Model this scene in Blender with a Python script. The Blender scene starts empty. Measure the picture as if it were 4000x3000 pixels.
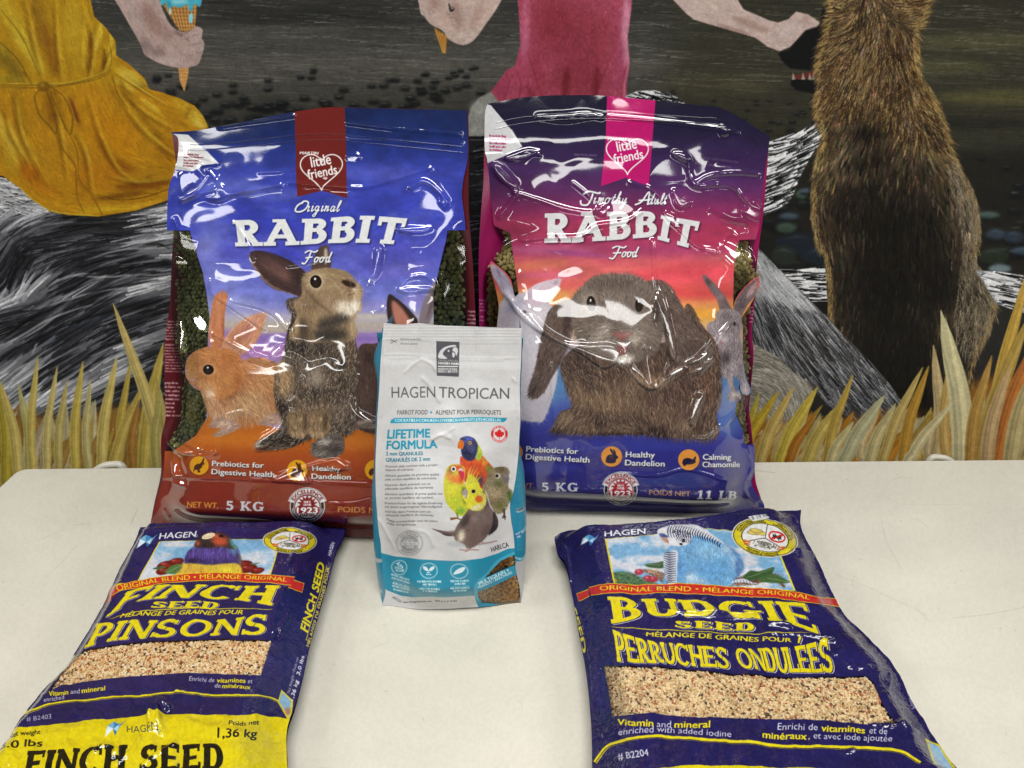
import bpy, math, random
import numpy as np
from mathutils import Vector, Matrix
random.seed(7); RNG = np.random.default_rng(11)

# ---------------------------------------------------------------- camera, world, lamps
TZ = 0.75                       # table top
CH = 0.54                       # camera above the table
PITCH, ROLL, FPX = math.radians(27.3), math.radians(-0.45), 2803.0
sc = bpy.context.scene
cam = bpy.data.objects.new('camera', bpy.data.cameras.new('camera'))
sc.collection.objects.link(cam); sc.camera = cam
cam.data.sensor_width = 36; cam.data.lens = 36 * FPX / 4000
cam.data.clip_start = .01; cam.data.clip_end = 60
RM = Matrix.Rotation(math.pi / 2 - PITCH, 3, 'X') @ Matrix.Rotation(ROLL, 3, 'Z')
cam.matrix_world = Matrix.Translation((0, 0, TZ + CH)) @ RM.to_4x4()
RN = np.array(RM); CP = np.array([0, 0, TZ + CH])
w = bpy.data.worlds.new('World'); sc.world = w; w.use_nodes = True
w.node_tree.nodes['Background'].inputs[0].default_value = (.93, .96, 1, 1)
w.node_tree.nodes['Background'].inputs[1].default_value = .08
sc.view_settings.view_transform = 'Standard'; sc.view_settings.look = 'None'
sc.view_settings.exposure = 0; sc.view_settings.gamma = 1
CEIL = 1.80
k_ = 0
for ly, pw in ((-.12, 34.5), (-2.1, 12), (-4.2, 17)):
    for lx in (-2.5, .1, 2.7):
        L = bpy.data.lights.new('ceiling_lamp', 'AREA'); L.shape = 'RECTANGLE'
        L.size = 1.2; L.size_y = .34; L.energy = pw; L.color = (1, .985, .955)
        o = bpy.data.objects.new('ceiling_lamp', L); sc.collection.objects.link(o)
        o.location = (lx, ly, TZ + CEIL); k_ += 1

def ray(p):                      # photograph pixel -> world direction(s)
    p = np.atleast_2d(np.asarray(p, float))
    d = np.stack([(p[:, 0] - 2000) / FPX, (1500 - p[:, 1]) / FPX, -np.ones(len(p))], 1)
    return d @ RN.T
def hit(p, P0, n):
    d = ray(p); t = ((P0 - CP) @ n) / (d @ n)
    return CP + d * t[:, None]
def proj(X):                     # world -> photograph pixel
    q = (X - CP) @ RN
    return np.stack([2000 - FPX * q[..., 0] / q[..., 2], 1500 + FPX * q[..., 1] / q[..., 2]], -1)

# ---------------------------------------------------------------- a small 2-D painter for the printed artwork
def catmull(P, n=7, closed=True):
    P = np.asarray(P, float)
    if len(P) < 3: return P
    if closed: Q = np.vstack([P[-1], P, P[0], P[1]])
    else: Q = np.vstack([2 * P[0] - P[1], P, 2 * P[-1] - P[-2]])
    a, b, c, d = Q[:-3], Q[1:-2], Q[2:-1], Q[3:]
    t = np.linspace(0, 1, n, endpoint=False)[None, :, None]
    a, b, c, d = (z[:, None, :] for z in (a, b, c, d))
    R = .5 * (2 * b + (c - a) * t + (2 * a - 5 * b + 4 * c - d) * t ** 2 + (3 * b - a - 3 * c + d) * t ** 3)
    R = R.reshape(-1, 2)
    return R if closed else np.vstack([R, P[-1]])
def fbm(h, w_, cell, seed=0, octv=3, ax=1., ay=1.):
    r = np.random.default_rng(seed); out = np.zeros((h, w_), 'f4'); amp = 1; tot = 0
    for o in range(octv):
        cx, cy = max(cell * ax / 2 ** o, 1.01), max(cell * ay / 2 ** o, 1.01)
        gh, gw = int(h / cy) + 3, int(w_ / cx) + 3
        g = r.random((gh, gw)).astype('f4') * 2 - 1
        yy = np.arange(h) / cy; xx = np.arange(w_) / cx
        iy = yy.astype(int); ix = xx.astype(int); fy = yy - iy; fx = xx - ix
        fy = (fy * fy * (3 - 2 * fy))[:, None]; fx = (fx * fx * (3 - 2 * fx))[None, :]
        A = g[iy]; B = g[iy + 1]
        out += amp * ((A[:, ix] * (1 - fx) + A[:, ix + 1] * fx) * (1 - fy) + (B[:, ix] * (1 - fx) + B[:, ix + 1] * fx) * fy)
        tot += amp; amp *= .55
    return out / tot * 1.4
def boxblur(m, r):
    r = int(round(r))
    if r < 1: return m
    for _ in range(2):
        for ax in (0, 1):
            p = [(0, 0)] * m.ndim; p[ax] = (r + 1, r)
            c = np.cumsum(np.pad(m, p, mode='edge'), axis=ax, dtype='f8')
            n = m.shape[ax]
            hi = np.take(c, np.arange(2 * r + 1, 2 * r + 1 + n), ax); lo = np.take(c, np.arange(0, n), ax)
            m = ((hi - lo) / (2 * r + 1)).astype('f4')
    return m
def rgb(c):
    if isinstance(c, str):
        c = c.lstrip('#'); return np.array([int(c[i:i + 2], 16) / 255 for i in (0, 2, 4)], 'f4')
    return np.asarray(c, 'f4')
_txt = {}
def glyphs(s, bold=0., space=1.):
    k = (s, bold, space)
    if k not in _txt:
        cu = bpy.data.curves.new('t', 'FONT'); cu.body = s; cu.space_character = space
        cu.resolution_u = 3
        o = bpy.data.objects.new('t', cu); sc.collection.objects.link(o)
        dg = bpy.context.evaluated_depsgraph_get(); me = o.evaluated_get(dg).to_mesh()
        me.calc_loop_triangles()
        v = np.empty(len(me.vertices) * 3); me.vertices.foreach_get('co', v)
        t = np.empty(len(me.loop_triangles) * 3, 'i4'); me.loop_triangles.foreach_get('vertices', t)
        T = v.reshape(-1, 3)[:, :2][t.reshape(-1, 3)]
        bpy.data.objects.remove(o); bpy.data.curves.remove(cu)
        if abs(bold) > .001:       # heavier weight: the outline thickened by shifted copies
            T = np.concatenate([T] + [T + [abs(bold) * math.cos(q), abs(bold) * math.sin(q)] for q in np.arange(0, 6.2, math.pi / 3)])
        T[..., 0] = (T[..., 0] - T[..., 0].min()) / np.ptp(T[..., 0]); T[..., 1] /= CAPH
        _txt[k] = T
    return _txt[k]
CAPH = 1.
CAPH = float(glyphs('H')[..., 1].max())
_txt.clear()

# stroke-built serif capitals: every letter is a set of convex quads in a box of height 1
def _bar(x0, y0, x1, y1, w0, w1=None):
    w1 = w0 if w1 is None else w1
    d = np.array([x1 - x0, y1 - y0]); d = d / np.hypot(*d); n = np.array([-d[1], d[0]])
    a, b = np.array([x0, y0]), np.array([x1, y1])
    return [np.array([a - n * w0 / 2, b - n * w1 / 2, b + n * w1 / 2, a + n * w0 / 2])]
def _box(x0, y0, x1, y1): return [np.array([[x0, y0], [x1, y0], [x1, y1], [x0, y1]], float)]
def _arc(cx, cy, rx, ry, a0, a1, wx, wy, n=18):
    t = np.radians(np.linspace(a0, a1, n)); q = []
    o = np.stack([cx + rx * np.cos(t), cy + ry * np.sin(t)], 1)
    i = np.stack([cx + (rx - wx) * np.cos(t), cy + (ry - wy) * np.sin(t)], 1)
    for k in range(n - 1): q.append(np.array([i[k], o[k], o[k + 1], i[k + 1]]))
    return q
def serif_glyph(ch, W=.26, T=.17, S=.1, sh=.15):
    """W stem, T thin stroke, S serif overhang, sh serif height"""
    g = []; st = lambda x: _box(x, 0, x + W, 1)
    def sf(x, y, w_=W, l=S, r=S): return _box(x - l, y, x + w_ + r, y + sh)
    x = S
    if ch == 'I': g += st(x) + sf(x, 0) + sf(x, 1 - sh); a = W + 2 * S
    elif ch == 'T':
        m = S + .3; g += st(m) + sf(m, 0) + _box(m - .3, 1 - T, m + W + .3, 1) + _box(m - .3, .66, m - .3 + .12, 1) + _box(m + W + .18, .66, m + W + .3, 1); a = W + .6 + 2 * S - .1
    elif ch == 'B':
        g += st(x) + sf(x, 0, r=0) + sf(x, 1 - sh, r=0)
        g += _box(x, 1 - T, x + W + .16, 1) + _box(x, .47, x + W + .18, .47 + T * .8) + _box(x, 0, x + W + .18, T)
        g += _arc(x + W + .12, .755, .29, .245, -90, 90, W * .9, T) + _arc(x + W + .14, .3, .33, .3, -90, 90, W, T); a = x + W + .47 + .04
    elif ch in 'RP':
        yb = .44 if ch == 'R' else .38
        g += st(x) + sf(x, 0) + sf(x, 1 - sh, r=0) + _box(x, 1 - T, x + W + .16, 1) + _box(x, yb, x + W + .16, yb + T * .8)
        ry = (1 - yb) / 2
        g += _arc(x + W + .12, yb + ry, .31, ry, -90, 90, W, T)
        a = x + W + .45
        if ch == 'R': g += _bar(x + W + .05, .5, x + W + .36, 0.02, W * .95) + _box(x + W + .2, 0, x + W + .56, sh); a = x + W + .55
    elif ch == 'A':
        g += _bar(x + .06, 0.02, x + .5, 1, T * 1.1) + _bar(x + .46, 1, x + .86, 0.02, W) + _box(x + .2, .27, x + .7, .27 + T * .75)
        g += _box(x - S, 0, x + .3, sh) + _box(x + .6, 0, x + 1.06, sh) + _box(x + .2, 1 - sh * .8, x + .6, 1); a = x + 1.06
    elif ch == 'E':
        g += st(x) + sf(x, 0, r=0) + sf(x, 1 - sh, r=0) + _box(x, 1 - T, x + .72, 1) + _box(x, .43, x + .6, .43 + T * .85) + _box(x, 0, x + .78, T)
        g += _box(x + .62, .72, x + .72, 1) + _box(x + .68, 0, x + .78, .3); a = x + .8
    elif ch == 'F':
        g += st(x) + sf(x, 0) + sf(x, 1 - sh, r=0) + _box(x, 1 - T, x + .74, 1) + _box(x, .42, x + .6, .42 + T) + _box(x + .64, .7, x + .74, 1); a = x + .76
    elif ch == 'L':
        g += st(x) + sf(x, 0, r=0) + sf(x, 1 - sh) + _box(x, 0, x + .72, T) + _box(x + .62, 0, x + .72, .32); a = x + .74
    elif ch == 'H':
        g += st(x) + st(x + .6) + sf(x, 0) + sf(x, 1 - sh) + sf(x + .6, 0) + sf(x + .6, 1 - sh) + _box(x, .42, x + .7, .42 + T); a = x + .6 + W + S
    elif ch == 'N':
        g += _box(x, 0, x + T * 1.1, 1) + _box(x + .68, 0, x + .68 + T * 1.1, 1) + _bar(x + .1, 1 - .02, x + .76, .02, W) + sf(x, 0, T * 1.1) + _box(x - S, 1 - sh, x + .2, 1) + sf(x + .68, 1 - sh, T * 1.1); a = x + .68 + T + S
    elif ch == 'D':
        g += st(x) + sf(x, 0, r=0) + sf(x, 1 - sh, r=0) + _box(x, 1 - T, x + W + .16, 1) + _box(x, 0, x + W + .16, T) + _arc(x + W + .12, .5, .42, .5, -90, 90, W, T); a = x + W + .57
    elif ch in 'OQ': g += _arc(.55, .5, .53, .52, 0, 360, W * 1.02, T, 34); a = 1.1
    elif ch == 'C':
        g += _arc(.52, .5, .5, .52, 42, 318, W * 1.02, T, 26) + _box(.84, .66, .96, .98); a = 1.0
    elif ch == 'G':
        g += _arc(.52, .5, .5, .52, 42, 325, W * 1.02, T, 26) + _box(.84, .68, .95, .98) + _box(.74, 0.04, .74 + W * .9, .46) + _box(.62, .38, 1.08, .48); a = 1.08
    elif ch == 'S':
        g += _arc(.4, .735, .36, .285, 20, 270, W * .95, T * 1.1, 20) + _arc(.42, .27, .4, .29, -165, 90, W * .95, T * 1.1, 20) + _box(.64, .7, .74, .96) + _box(.02, .04, .12, .32); a = .86
    elif ch == 'U':
        g += _box(x, .3, x + W, 1) + _box(x + .6, .3, x + .6 + T * 1.1, 1) + _arc(x + (.6 + T) / 2, .36, (.6 + T) / 2 + .01, .38, 180, 360, W, T, 16) + sf(x, 1 - sh) + sf(x + .6, 1 - sh, T * 1.1); a = x + .6 + T + S
    elif ch == 'K':
        g += st(x) + sf(x, 0) + sf(x, 1 - sh) + _bar(x + W, .42, x + .72, .95, T) + _bar(x + W + .08, .55, x + .78, .04, W * .9) + _box(x + .52, 1 - sh, x + .9, 1) + _box(x + .55, 0, x + .98, sh); a = x + .98
    elif ch == 'M':
        g += _box(x, 0, x + T, 1) + st(x + .86) + _bar(x + .1, 1, x + .56, .1, W * .85) + _bar(x + .52, .1, x + .95, 1, T) + sf(x, 0, T) + sf(x + .86, 0) + sf(x, 1 - sh, T, r=.05) + sf(x + .86, 1 - sh, l=.02); a = x + .86 + W + S
    elif ch == '5':
        g += _box(.12, .5, .12 + T, 1) + _box(.12, 1 - T * 1.2, .66, 1) + _arc(.38, .33, .36, .34, -160, 125, W * .95, T * 1.1, 20); a = .8
    elif ch == '1': g += _box(.24, 0, .24 + W, 1) + _box(.06, 0, .24 + W + .18, sh) + _box(.06, .76, .3, .9); a = .72
    elif ch == ' ': a = .42
    else: a = .5
    return g, a
def serif_text(s, gap=.06, **kw):
    x = 0; Q = []; SP = []
    for ch in s:
        acc = None
        if ch in 'ÉÈ': acc, ch = ch, 'E'
        g, a = serif_glyph(ch, **kw)
        if acc: g = g + _bar(.34, 1.1, .56, 1.32, .1, .16)
        g = [np.stack([q[:, 0], np.clip(q[:, 1], 0, 1)], 1) if q[:, 1].min() < .9 else q for q in g]
        Q += [q + [x, 0] for q in g]; x += a + gap
    w_ = x - gap
    return [q / [w_, 1] for q in Q]

class Cv:
    def __init__(s, x0, y0, x1, y1, k, col):
        s.x0, s.y0, s.k = x0, y0, k
        s.h, s.w = int((y1 - y0) * k), int((x1 - x0) * k)
        s.a = np.empty((s.h, s.w, 3), 'f4'); s.a[:] = rgb(col)
        s.alpha = np.ones((s.h, s.w), 'f4'); s.clip = None; s.view(0, 0, 2212)
    def view(s, x, y, w_): s.vx, s.vy, s.vk = x, y, w_ / 2212; return s
    def P(s, p): return (np.asarray(p, float) * s.vk + [s.vx - s.x0, s.vy - s.y0]) * s.k
    def U(s, d): return d * s.vk * s.k
    def cov(s, polys, ss=4):
        A, B = [], []
        for p in polys:
            p = np.asarray(p, float)
            ar = np.dot(p[:, 0], np.roll(p[:, 1], -1)) - np.dot(p[:, 1], np.roll(p[:, 0], -1))
            if ar < 0: p = p[::-1]
            A.append(p); B.append(np.roll(p, -1, 0))
        A = np.vstack(A); B = np.vstack(B)
        return s._cov(A, B, ss)
    def tri(s, T, ss=4):          # (n,3,2) triangles
        ar = (T[:, 1, 0] - T[:, 0, 0]) * (T[:, 2, 1] - T[:, 0, 1]) - (T[:, 1, 1] - T[:, 0, 1]) * (T[:, 2, 0] - T[:, 0, 0])
        T = np.where((ar < 0)[:, None, None], T[:, ::-1], T)
        return s._cov(T.reshape(-1, 2), np.roll(T, -1, 1).reshape(-1, 2), ss)
    def _cov(s, A, B, ss):
        x0 = max(int(min(A[:, 0].min(), s.w)) - 1, 0); x1 = min(int(max(A[:, 0].max(), 0)) + 3, s.w)
        y0 = max(int(min(A[:, 1].min(), s.h)) - 1, 0); y1 = min(int(max(A[:, 1].max(), 0)) + 3, s.h)
        if x1 <= x0 or y1 <= y0: return None
        H, W = (y1 - y0) * ss, x1 - x0
        ay, by = (A[:, 1] - y0) * ss, (B[:, 1] - y0) * ss
        sg = np.where(by > ay, 1., -1.); lo, hi = np.minimum(ay, by), np.maximum(ay, by)
        j0 = np.clip(np.ceil(lo - .5), 0, H).astype(int); j1 = np.clip(np.ceil(hi - .5), 0, H).astype(int)
        n = j1 - j0; m = n > 0
        if not m.any(): return None
        idx = np.repeat(np.nonzero(m)[0], n[m])
        off = np.arange(len(idx)) - np.repeat(np.cumsum(n[m]) - n[m], n[m])
        j = j0[idx] + off
        t = (j + .5 - ay[idx]) / (by[idx] - ay[idx])
        x = np.clip(A[idx, 0] + t * (B[idx, 0] - A[idx, 0]) - x0, 0, W - 1.001)
        ix = x.astype(int); f = x - ix; sg = sg[idx]
        acc = np.bincount(j * (W + 1) + ix, sg * (1 - f), H * (W + 1)) + np.bincount(j * (W + 1) + ix + 1, sg * f, H * (W + 1))
        m_ = np.clip(np.abs(np.cumsum(acc.reshape(H, W + 1), 1)), 0, 1)[:, :W]
        return y0, y1, x0, x1, m_.reshape(y1 - y0, ss, W).mean(1).astype('f4')
    def put(s, c, col, a=1., soft=0., mul=False, dx=0, dy=0):
        if c is None: return
        y0, y1, x0, x1, m = c
        r = s.U(soft)
        if r >= .7:
            p = int(2 * r) + 1; Y0, X0 = max(y0 - p, 0), max(x0 - p, 0); Y1, X1 = min(y1 + p, s.h), min(x1 + p, s.w)
            M = np.zeros((Y1 - Y0, X1 - X0), 'f4'); M[y0 - Y0:y1 - Y0, x0 - X0:x1 - X0] = m
            m = boxblur(M, max(1, r)); y0, y1, x0, x1 = Y0, Y1, X0, X1
        if s.clip is not None: m = m * s.clip[y0:y1, x0:x1]
        m = (m * a)[..., None]
        if callable(col):
            yy, xx = np.mgrid[y0:y1, x0:x1].astype('f4')
            X = (xx / s.k + s.x0 - s.vx) / s.vk; Y = (yy / s.k + s.y0 - s.vy) / s.vk
            col = col(X, Y)
        else: col = rgb(col)
        A = s.a[y0:y1, x0:x1]
        if mul: A *= 1 - m * (1 - col)
        else: A += (col - A) * m
    def fill(s, pts, col, a=1., soft=0., sm=True, mul=False):
        s.put(s.cov([s.P(catmull(pts) if sm else pts)]), col, a, soft, mul)
    def rect(s, x0, y0, x1, y1, col, a=1., soft=0.): s.fill([(x0, y0), (x1, y0), (x1, y1), (x0, y1)], col, a, soft, False)
    def ell(s, x, y, rx, ry, col, rot=0, a=1., soft=0., mul=False):
        t = np.linspace(0, 2 * np.pi, 40, endpoint=False); c, q = math.cos(math.radians(rot)), math.sin(math.radians(rot))
        X, Y = rx * np.cos(t), ry * np.sin(t)
        s.fill(np.stack([x + X * c - Y * q, y + X * q + Y * c], 1), col, a, soft, False, mul)
    def ring(s, x, y, r, w_, col, a=1., ry=None):
        t = np.linspace(0, 2 * np.pi, 49); ry = ry or r
        o = np.stack([x + r * np.cos(t), y + ry * np.sin(t)], 1); i = np.stack([x + (r - w_) * np.cos(t), y + (ry - w_) * np.sin(t)], 1)
        s.put(s.cov([s.P(np.array([o[k], o[k + 1], i[k + 1], i[k]])) for k in range(48)]), col, a)
    def blob(s, x, y, rx, ry, col, a=.5, rot=0, mul=False): s.ell(x, y, rx * .75, ry * .75, col, rot, a, min(rx, ry) * .33, mul)
    def ribbon(s, pts, w_, sm=True):
        P = catmull(pts, 6, False) if sm and len(pts) > 2 else np.asarray(pts, float)
        n = len(P); w_ = np.interp(np.linspace(0, 1, n), np.linspace(0, 1, np.size(w_)), np.atleast_1d(w_)) if np.size(w_) > 1 else np.full(n, float(np.ravel(w_)[0]))
        d = np.gradient(P, axis=0); d /= np.maximum(np.hypot(d[:, 0], d[:, 1]), 1e-6)[:, None]
        N = np.stack([-d[:, 1], d[:, 0]], 1) * w_[:, None] / 2
        L, R = s.P(P + N), s.P(P - N)
        return [np.array([L[i], L[i + 1], R[i + 1], R[i]]) for i in range(n - 1)]
    def line(s, pts, w_, col, a=1., soft=0., sm=True, mul=False): s.put(s.cov(s.ribbon(pts, w_, sm)), col, a, soft, mul)
    def lines(s, L, w_, col, a=1., soft=0., sm=True):
        Q = []
        for p in L: Q += s.ribbon(p, w_, sm)
        if Q: s.put(s.cov(Q), col, a, soft)
    def mask(s, pts, sm=True, soft=0):
        M = np.zeros((s.h, s.w), 'f4'); c = s.cov([s.P(catmull(pts) if sm else pts)])
        if c is not None: M[c[0]:c[1], c[2]:c[3]] = c[4]
        return boxblur(M, s.U(soft)) if soft else M
    def hair(s, reg, n, ang, L, jit=.12, w_=1, a=.8, curve=0., seed=1, spread=.25, col=None, tint=None, batches=5, sm=True):
        """strokes over a region that pick up the colour underneath them"""
        M = reg if isinstance(reg, np.ndarray) and reg.ndim == 2 and reg.shape == (s.h, s.w) else s.mask(reg, sm)
        yy, xx = np.nonzero(M > .5)
        if len(yy) == 0: return
        r = np.random.default_rng(seed); per = max(1, n // batches); Lp = s.U(L)
        for b in range(batches):
            k = r.integers(0, len(yy), per); x = xx[k].astype(float); y = yy[k].astype(float)
            vx = (x / s.k + s.x0 - s.vx) / s.vk; vy = (y / s.k + s.y0 - s.vy) / s.vk
            th = ang(vx, vy) if callable(ang) else np.full(per, float(ang))
            th = np.radians(th) + r.normal(0, spread, per)
            C = s.a[yy[k], xx[k]] if col is None else np.broadcast_to(rgb(col), (per, 3))
            C = C * (1 + r.normal(0, jit, (per, 1)).astype('f4'))
            if tint is not None: C = C * (1 + r.normal(0, tint, (per, 3)).astype('f4'))
            C = np.clip(C, 0, 1); ln = Lp * r.uniform(.5, 1.2, per); cv = r.normal(0, curve, per) if curve else np.zeros(per)
            N = max(3, int(Lp * 1.25))
            for i in range(N):
                t = i / N; al = a * (1 - t * t * .85)
                xi = x.astype(int); yi = y.astype(int)
                for ox in range(w_):
                    for oy in range(w_):
                        X = xi + ox; Y = yi + oy; ok = (X >= 0) & (Y >= 0) & (X < s.w) & (Y < s.h)
                        Xo, Yo = X[ok], Y[ok]; al_ = al if s.clip is None else al * s.clip[Yo, Xo][:, None]
                        s.a[Yo, Xo] += (C[ok] - s.a[Yo, Xo]) * al_
                x += np.cos(th) * ln / N; y += np.sin(th) * ln / N; th = th + cv / N
    def noise(s, cell, amp, seed=0, ax=1, ay=1, reg=None, octv=3, col=None):
        n = fbm(s.h, s.w, s.U(cell), seed, octv, ax, ay)
        m = np.ones_like(n) if reg is None else (reg if isinstance(reg, np.ndarray) and reg.shape == n.shape else s.mask(reg))
        if col is None: s.a *= (1 + n * amp * m)[..., None]
        else: s.a += (rgb(col) - s.a) * (np.clip(n, 0, 1) * amp * m)[..., None]
    # text: inked width runs from bot[0] to bot[-1]; top is where the capitals end
    def text(s, t, bot, top, col, bold=0., a=1., shear=0., space=1., kind=None, soft=0, sh=None, **kw):
        if not t.strip(): return
        bot, top = np.asarray(bot, float), np.asarray(top, float)
        if top.ndim == 0 or top.size == 1:
            d = bot[-1] - bot[0]; d = d / np.hypot(*d); top = bot + np.array([d[1], -d[0]]) * float(top)
        Tb = catmull(bot, 10, False) if len(bot) > 2 else bot; Tt = catmull(top, 10, False) if len(top) > 2 else top
        def ev(C, x):
            L = np.concatenate([[0], np.cumsum(np.hypot(*np.diff(C, axis=0).T))]); L /= L[-1]
            i = np.clip(np.searchsorted(L, x) - 1, 0, len(C) - 2); f = ((x - L[i]) / (L[i + 1] - L[i]))[..., None]
            return C[i] * (1 - f) + C[i + 1] * f
        def W(G):
            x = G[..., 0]; y = G[..., 1][..., None]; asp = np.hypot(*(top.mean(0) - bot.mean(0))) / np.hypot(*(bot[-1] - bot[0]))
            x = x + shear * G[..., 1] * asp
            return s.P(ev(Tb, x) * (1 - y) + ev(Tt, x) * y)
        if kind == 'serif':
            Q = serif_text(t, **kw); Q2 = []
            for q in Q:
                n = 6; e = np.vstack([np.linspace(q[i], q[(i + 1) % len(q)], n, endpoint=False) for i in range(len(q))])
                Q2.append(W(e))
            c = s.cov(Q2)
        else: c = s.tri(W(glyphs(t, bold, space)))
        if sh is not None:         # printed drop shadow: (dx, dy, colour, alpha, soft)
            dx, dy, sc_, sa, so = sh
            if c is not None:
                X, Y = int(round(s.U(dx))), int(round(s.U(dy)))
                c2 = (c[0] + Y, c[1] + Y, c[2] + X, c[3] + X, c[4])
                if c2[0] >= 0 and c2[2] >= 0 and c2[1] <= s.h and c2[3] <= s.w: s.put(c2, sc_, sa, so)
        s.put(c, col, a, soft)
    def arctext(s, t, cx, cy, r, a0, a1, h, col, bold=0., ry=None, flip=False):
        ry = ry or r; A = np.radians(np.linspace(a0, a1, 25)); h_ = h * (-1 if flip else 1)
        b = np.stack([cx + r * np.cos(A), cy + ry * np.sin(A)], 1); q = np.stack([cx + (r + h_) * np.cos(A), cy + (ry + h_) * np.sin(A)], 1)
        s.text(t, b, q, col, bold)
    def sample(s, p, arr=None):
        arr = s.a if arr is None else arr
        x = np.clip((p[..., 0] - s.x0) * s.k - .5, 0, s.w - 1.01); y = np.clip((p[..., 1] - s.y0) * s.k - .5, 0, s.h - 1.01)
        ix, iy = x.astype(int), y.astype(int); fx, fy = (x - ix), (y - iy)
        if arr.ndim == 3: fx, fy = fx[..., None], fy[..., None]
        return (arr[iy, ix] * (1 - fx) + arr[iy, ix + 1] * fx) * (1 - fy) + (arr[iy + 1, ix] * (1 - fx) + arr[iy + 1, ix + 1] * fx) * fy
def vstops(*st):
    ys = [q[0] for q in st]; cs = np.array([rgb(q[1]) for q in st])
    return lambda X, Y: np.stack([np.interp(Y, ys, cs[:, i]) for i in range(3)], -1).astype('f4')
def rings_angle(cx, cy, off=0): return lambda x, y: np.degrees(np.arctan2(y - cy, x - cx)) + off
def field(*pts):                 # direction field interpolated from (x, y, angle) samples
    P = np.array(pts, float)
    def f(x, y):
        w_ = 1 / ((x[:, None] - P[:, 0]) ** 2 + (y[:, None] - P[:, 1]) ** 2 + 400.) ** 1.5; r_ = np.radians(P[:, 2])
        return np.degrees(np.arctan2((w_ * np.sin(r_)).sum(1), (w_ * np.cos(r_)).sum(1)))
    return f
def make_image(name, A, alpha=None):
    h, w_ = A.shape[:2]; im = bpy.data.images.new(name, w_, h, alpha=True)
    px = np.ones((h, w_, 4), 'f4'); px[..., :3] = np.clip(A, 0, 1)
    if alpha is not None: px[..., 3] = alpha
    im.alpha_mode = 'CHANNEL_PACKED'
    im.pixels.foreach_set(np.ascontiguousarray(px[::-1]).ravel()); im.update(); im.pack()
    return im
# ---------------------------------------------------------------- the mural painted on the wall
c = CV_mural = Cv(-200, -200, 4200, 2300, .52, '#2f2f2e')
c.view(0, 0, 2212 * 1)            # photograph pixels
# water and wet sand in long flat strokes
full = np.ones((c.h, c.w), 'f4')
c.rect(-200, -200, 4200, 700, vstops((-100, '#2f2f2e'), (120, '#42423f'), (250, '#54534e'), (330, '#4c4b46'), (430, '#403f3b'), (600, '#2e2e2c')))
c.fill([(2600, -200), (4300, -200), (4300, 1300), (2600, 900)], '#38372c', .8, 60, False)
c.blob(3800, 160, 420, 45, '#5c5b44', .6); c.blob(3900, 380, 330, 40, '#62603f', .6); c.blob(3650, 260, 300, 40, '#56563e', .6)
c.blob(3850, 560, 300, 60, '#45453a', .7); c.blob(2800, 330, 300, 60, '#55533f', .4); c.blob(1000, 130, 500, 40, '#5a5a56', .4)
c.blob(1150, 60, 500, 40, '#242424', .5); c.blob(2600, 470, 300, 80, '#2c2d2a', .6); c.blob(3800, 700, 300, 50, '#4c4b3a', .5)
c.blob(3700, 480, 420, 30, '#2a2a26', .7)
c.hair(c.mask([(-200, -200), (4200, -200), (4200, 1200), (-200, 1200)], False), 16000, 2, 190, .16, 1, .45, spread=.05, seed=3)
c.hair(c.mask([(-200, -200), (4200, -200), (4200, 330), (-200, 330)], False), 900, 3, 240, .1, 1, .3, spread=.05, seed=4, col='#7a7a74')
# beach pebbles
r = np.random.default_rng(5)
def pebbles(n, bx, by, cols, smin, smax, seed):
    r = np.random.default_rng(seed)
    for i in range(n):
        x = r.uniform(*bx); y = by[0] + (by[1] - by[0]) * r.random() ** .8; t = (y - by[0]) / (by[1] - by[0] + 1)
        s_ = smin + (smax - smin) * t * r.uniform(.6, 1.1)
        c.blob(x, y + s_ * .25, s_ * 1.2, s_ * .5, '#161616', .75)
        c.ell(x, y, s_ * r.uniform(.8, 1.1), s_ * .42, cols[r.integers(len(cols))], r.uniform(-12, 12), .6, 5)
        c.blob(x - s_ * .1, y - s_ * .18, s_ * .6, s_ * .14, ['#5c686c', '#66706e', '#7c7d77'][r.integers(3)], r.uniform(.15, .55))
pebbles(150, (560, 1880), (262, 520), ['#1b2022', '#232624', '#272725', '#1e2224'], 14, 38, 1)
pebbles(60, (2560, 3200), (350, 640), ['#23282a', '#30302d', '#2a2d33'], 10, 26, 2)
c.fill([(2900, 620), (4300, 560), (4300, 1200), (2900, 1200)], '#262522', .85, 50, False)
pebbles(150, (2900, 4200), (600, 1150), ['#24282e', '#2b3036', '#2e302b', '#26292d', '#33362f', '#1e2225'], 20, 62, 3)
for (x, y, a, b, col) in ((3110, 950, 85, 45, '#28303a'), (3080, 845, 40, 14, '#4c5b68'), (3190, 1000, 60, 35, '#26313c'), (3060, 1000, 50, 40, '#363d36'), (3890, 915, 40, 22, '#434e5c'), (3960, 925, 40, 25, '#3a4450'),
                          (3880, 1000, 60, 34, '#353d31'), (3905, 1050, 44, 18, '#7e8f95'), (3860, 840, 45, 14, '#566763'), (3070, 890, 40, 22, '#4a5a4e'), (3130, 760, 24, 18, '#51645a'), (3150, 745, 28, 8, '#566472'), (3990, 980, 40, 16, '#4a5a66')):
    c.blob(x, y + 10, a * 1.2, b * 1.2, '#101214', .8); c.fill([(x - a, y), (x - a * .6, y - b * .8), (x + a * .2, y - b), (x + a * .9, y - b * .5), (x + a, y + b * .3), (x + a * .3, y + b), (x - a * .7, y + b * .7)], col, .8, 5); c.line([(x - a * .6, y - b * .35), (x, y - b * .6), (x + a * .6, y - b * .4)], [2, 7, 2], '#6c7a84', .4, 4)
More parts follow.
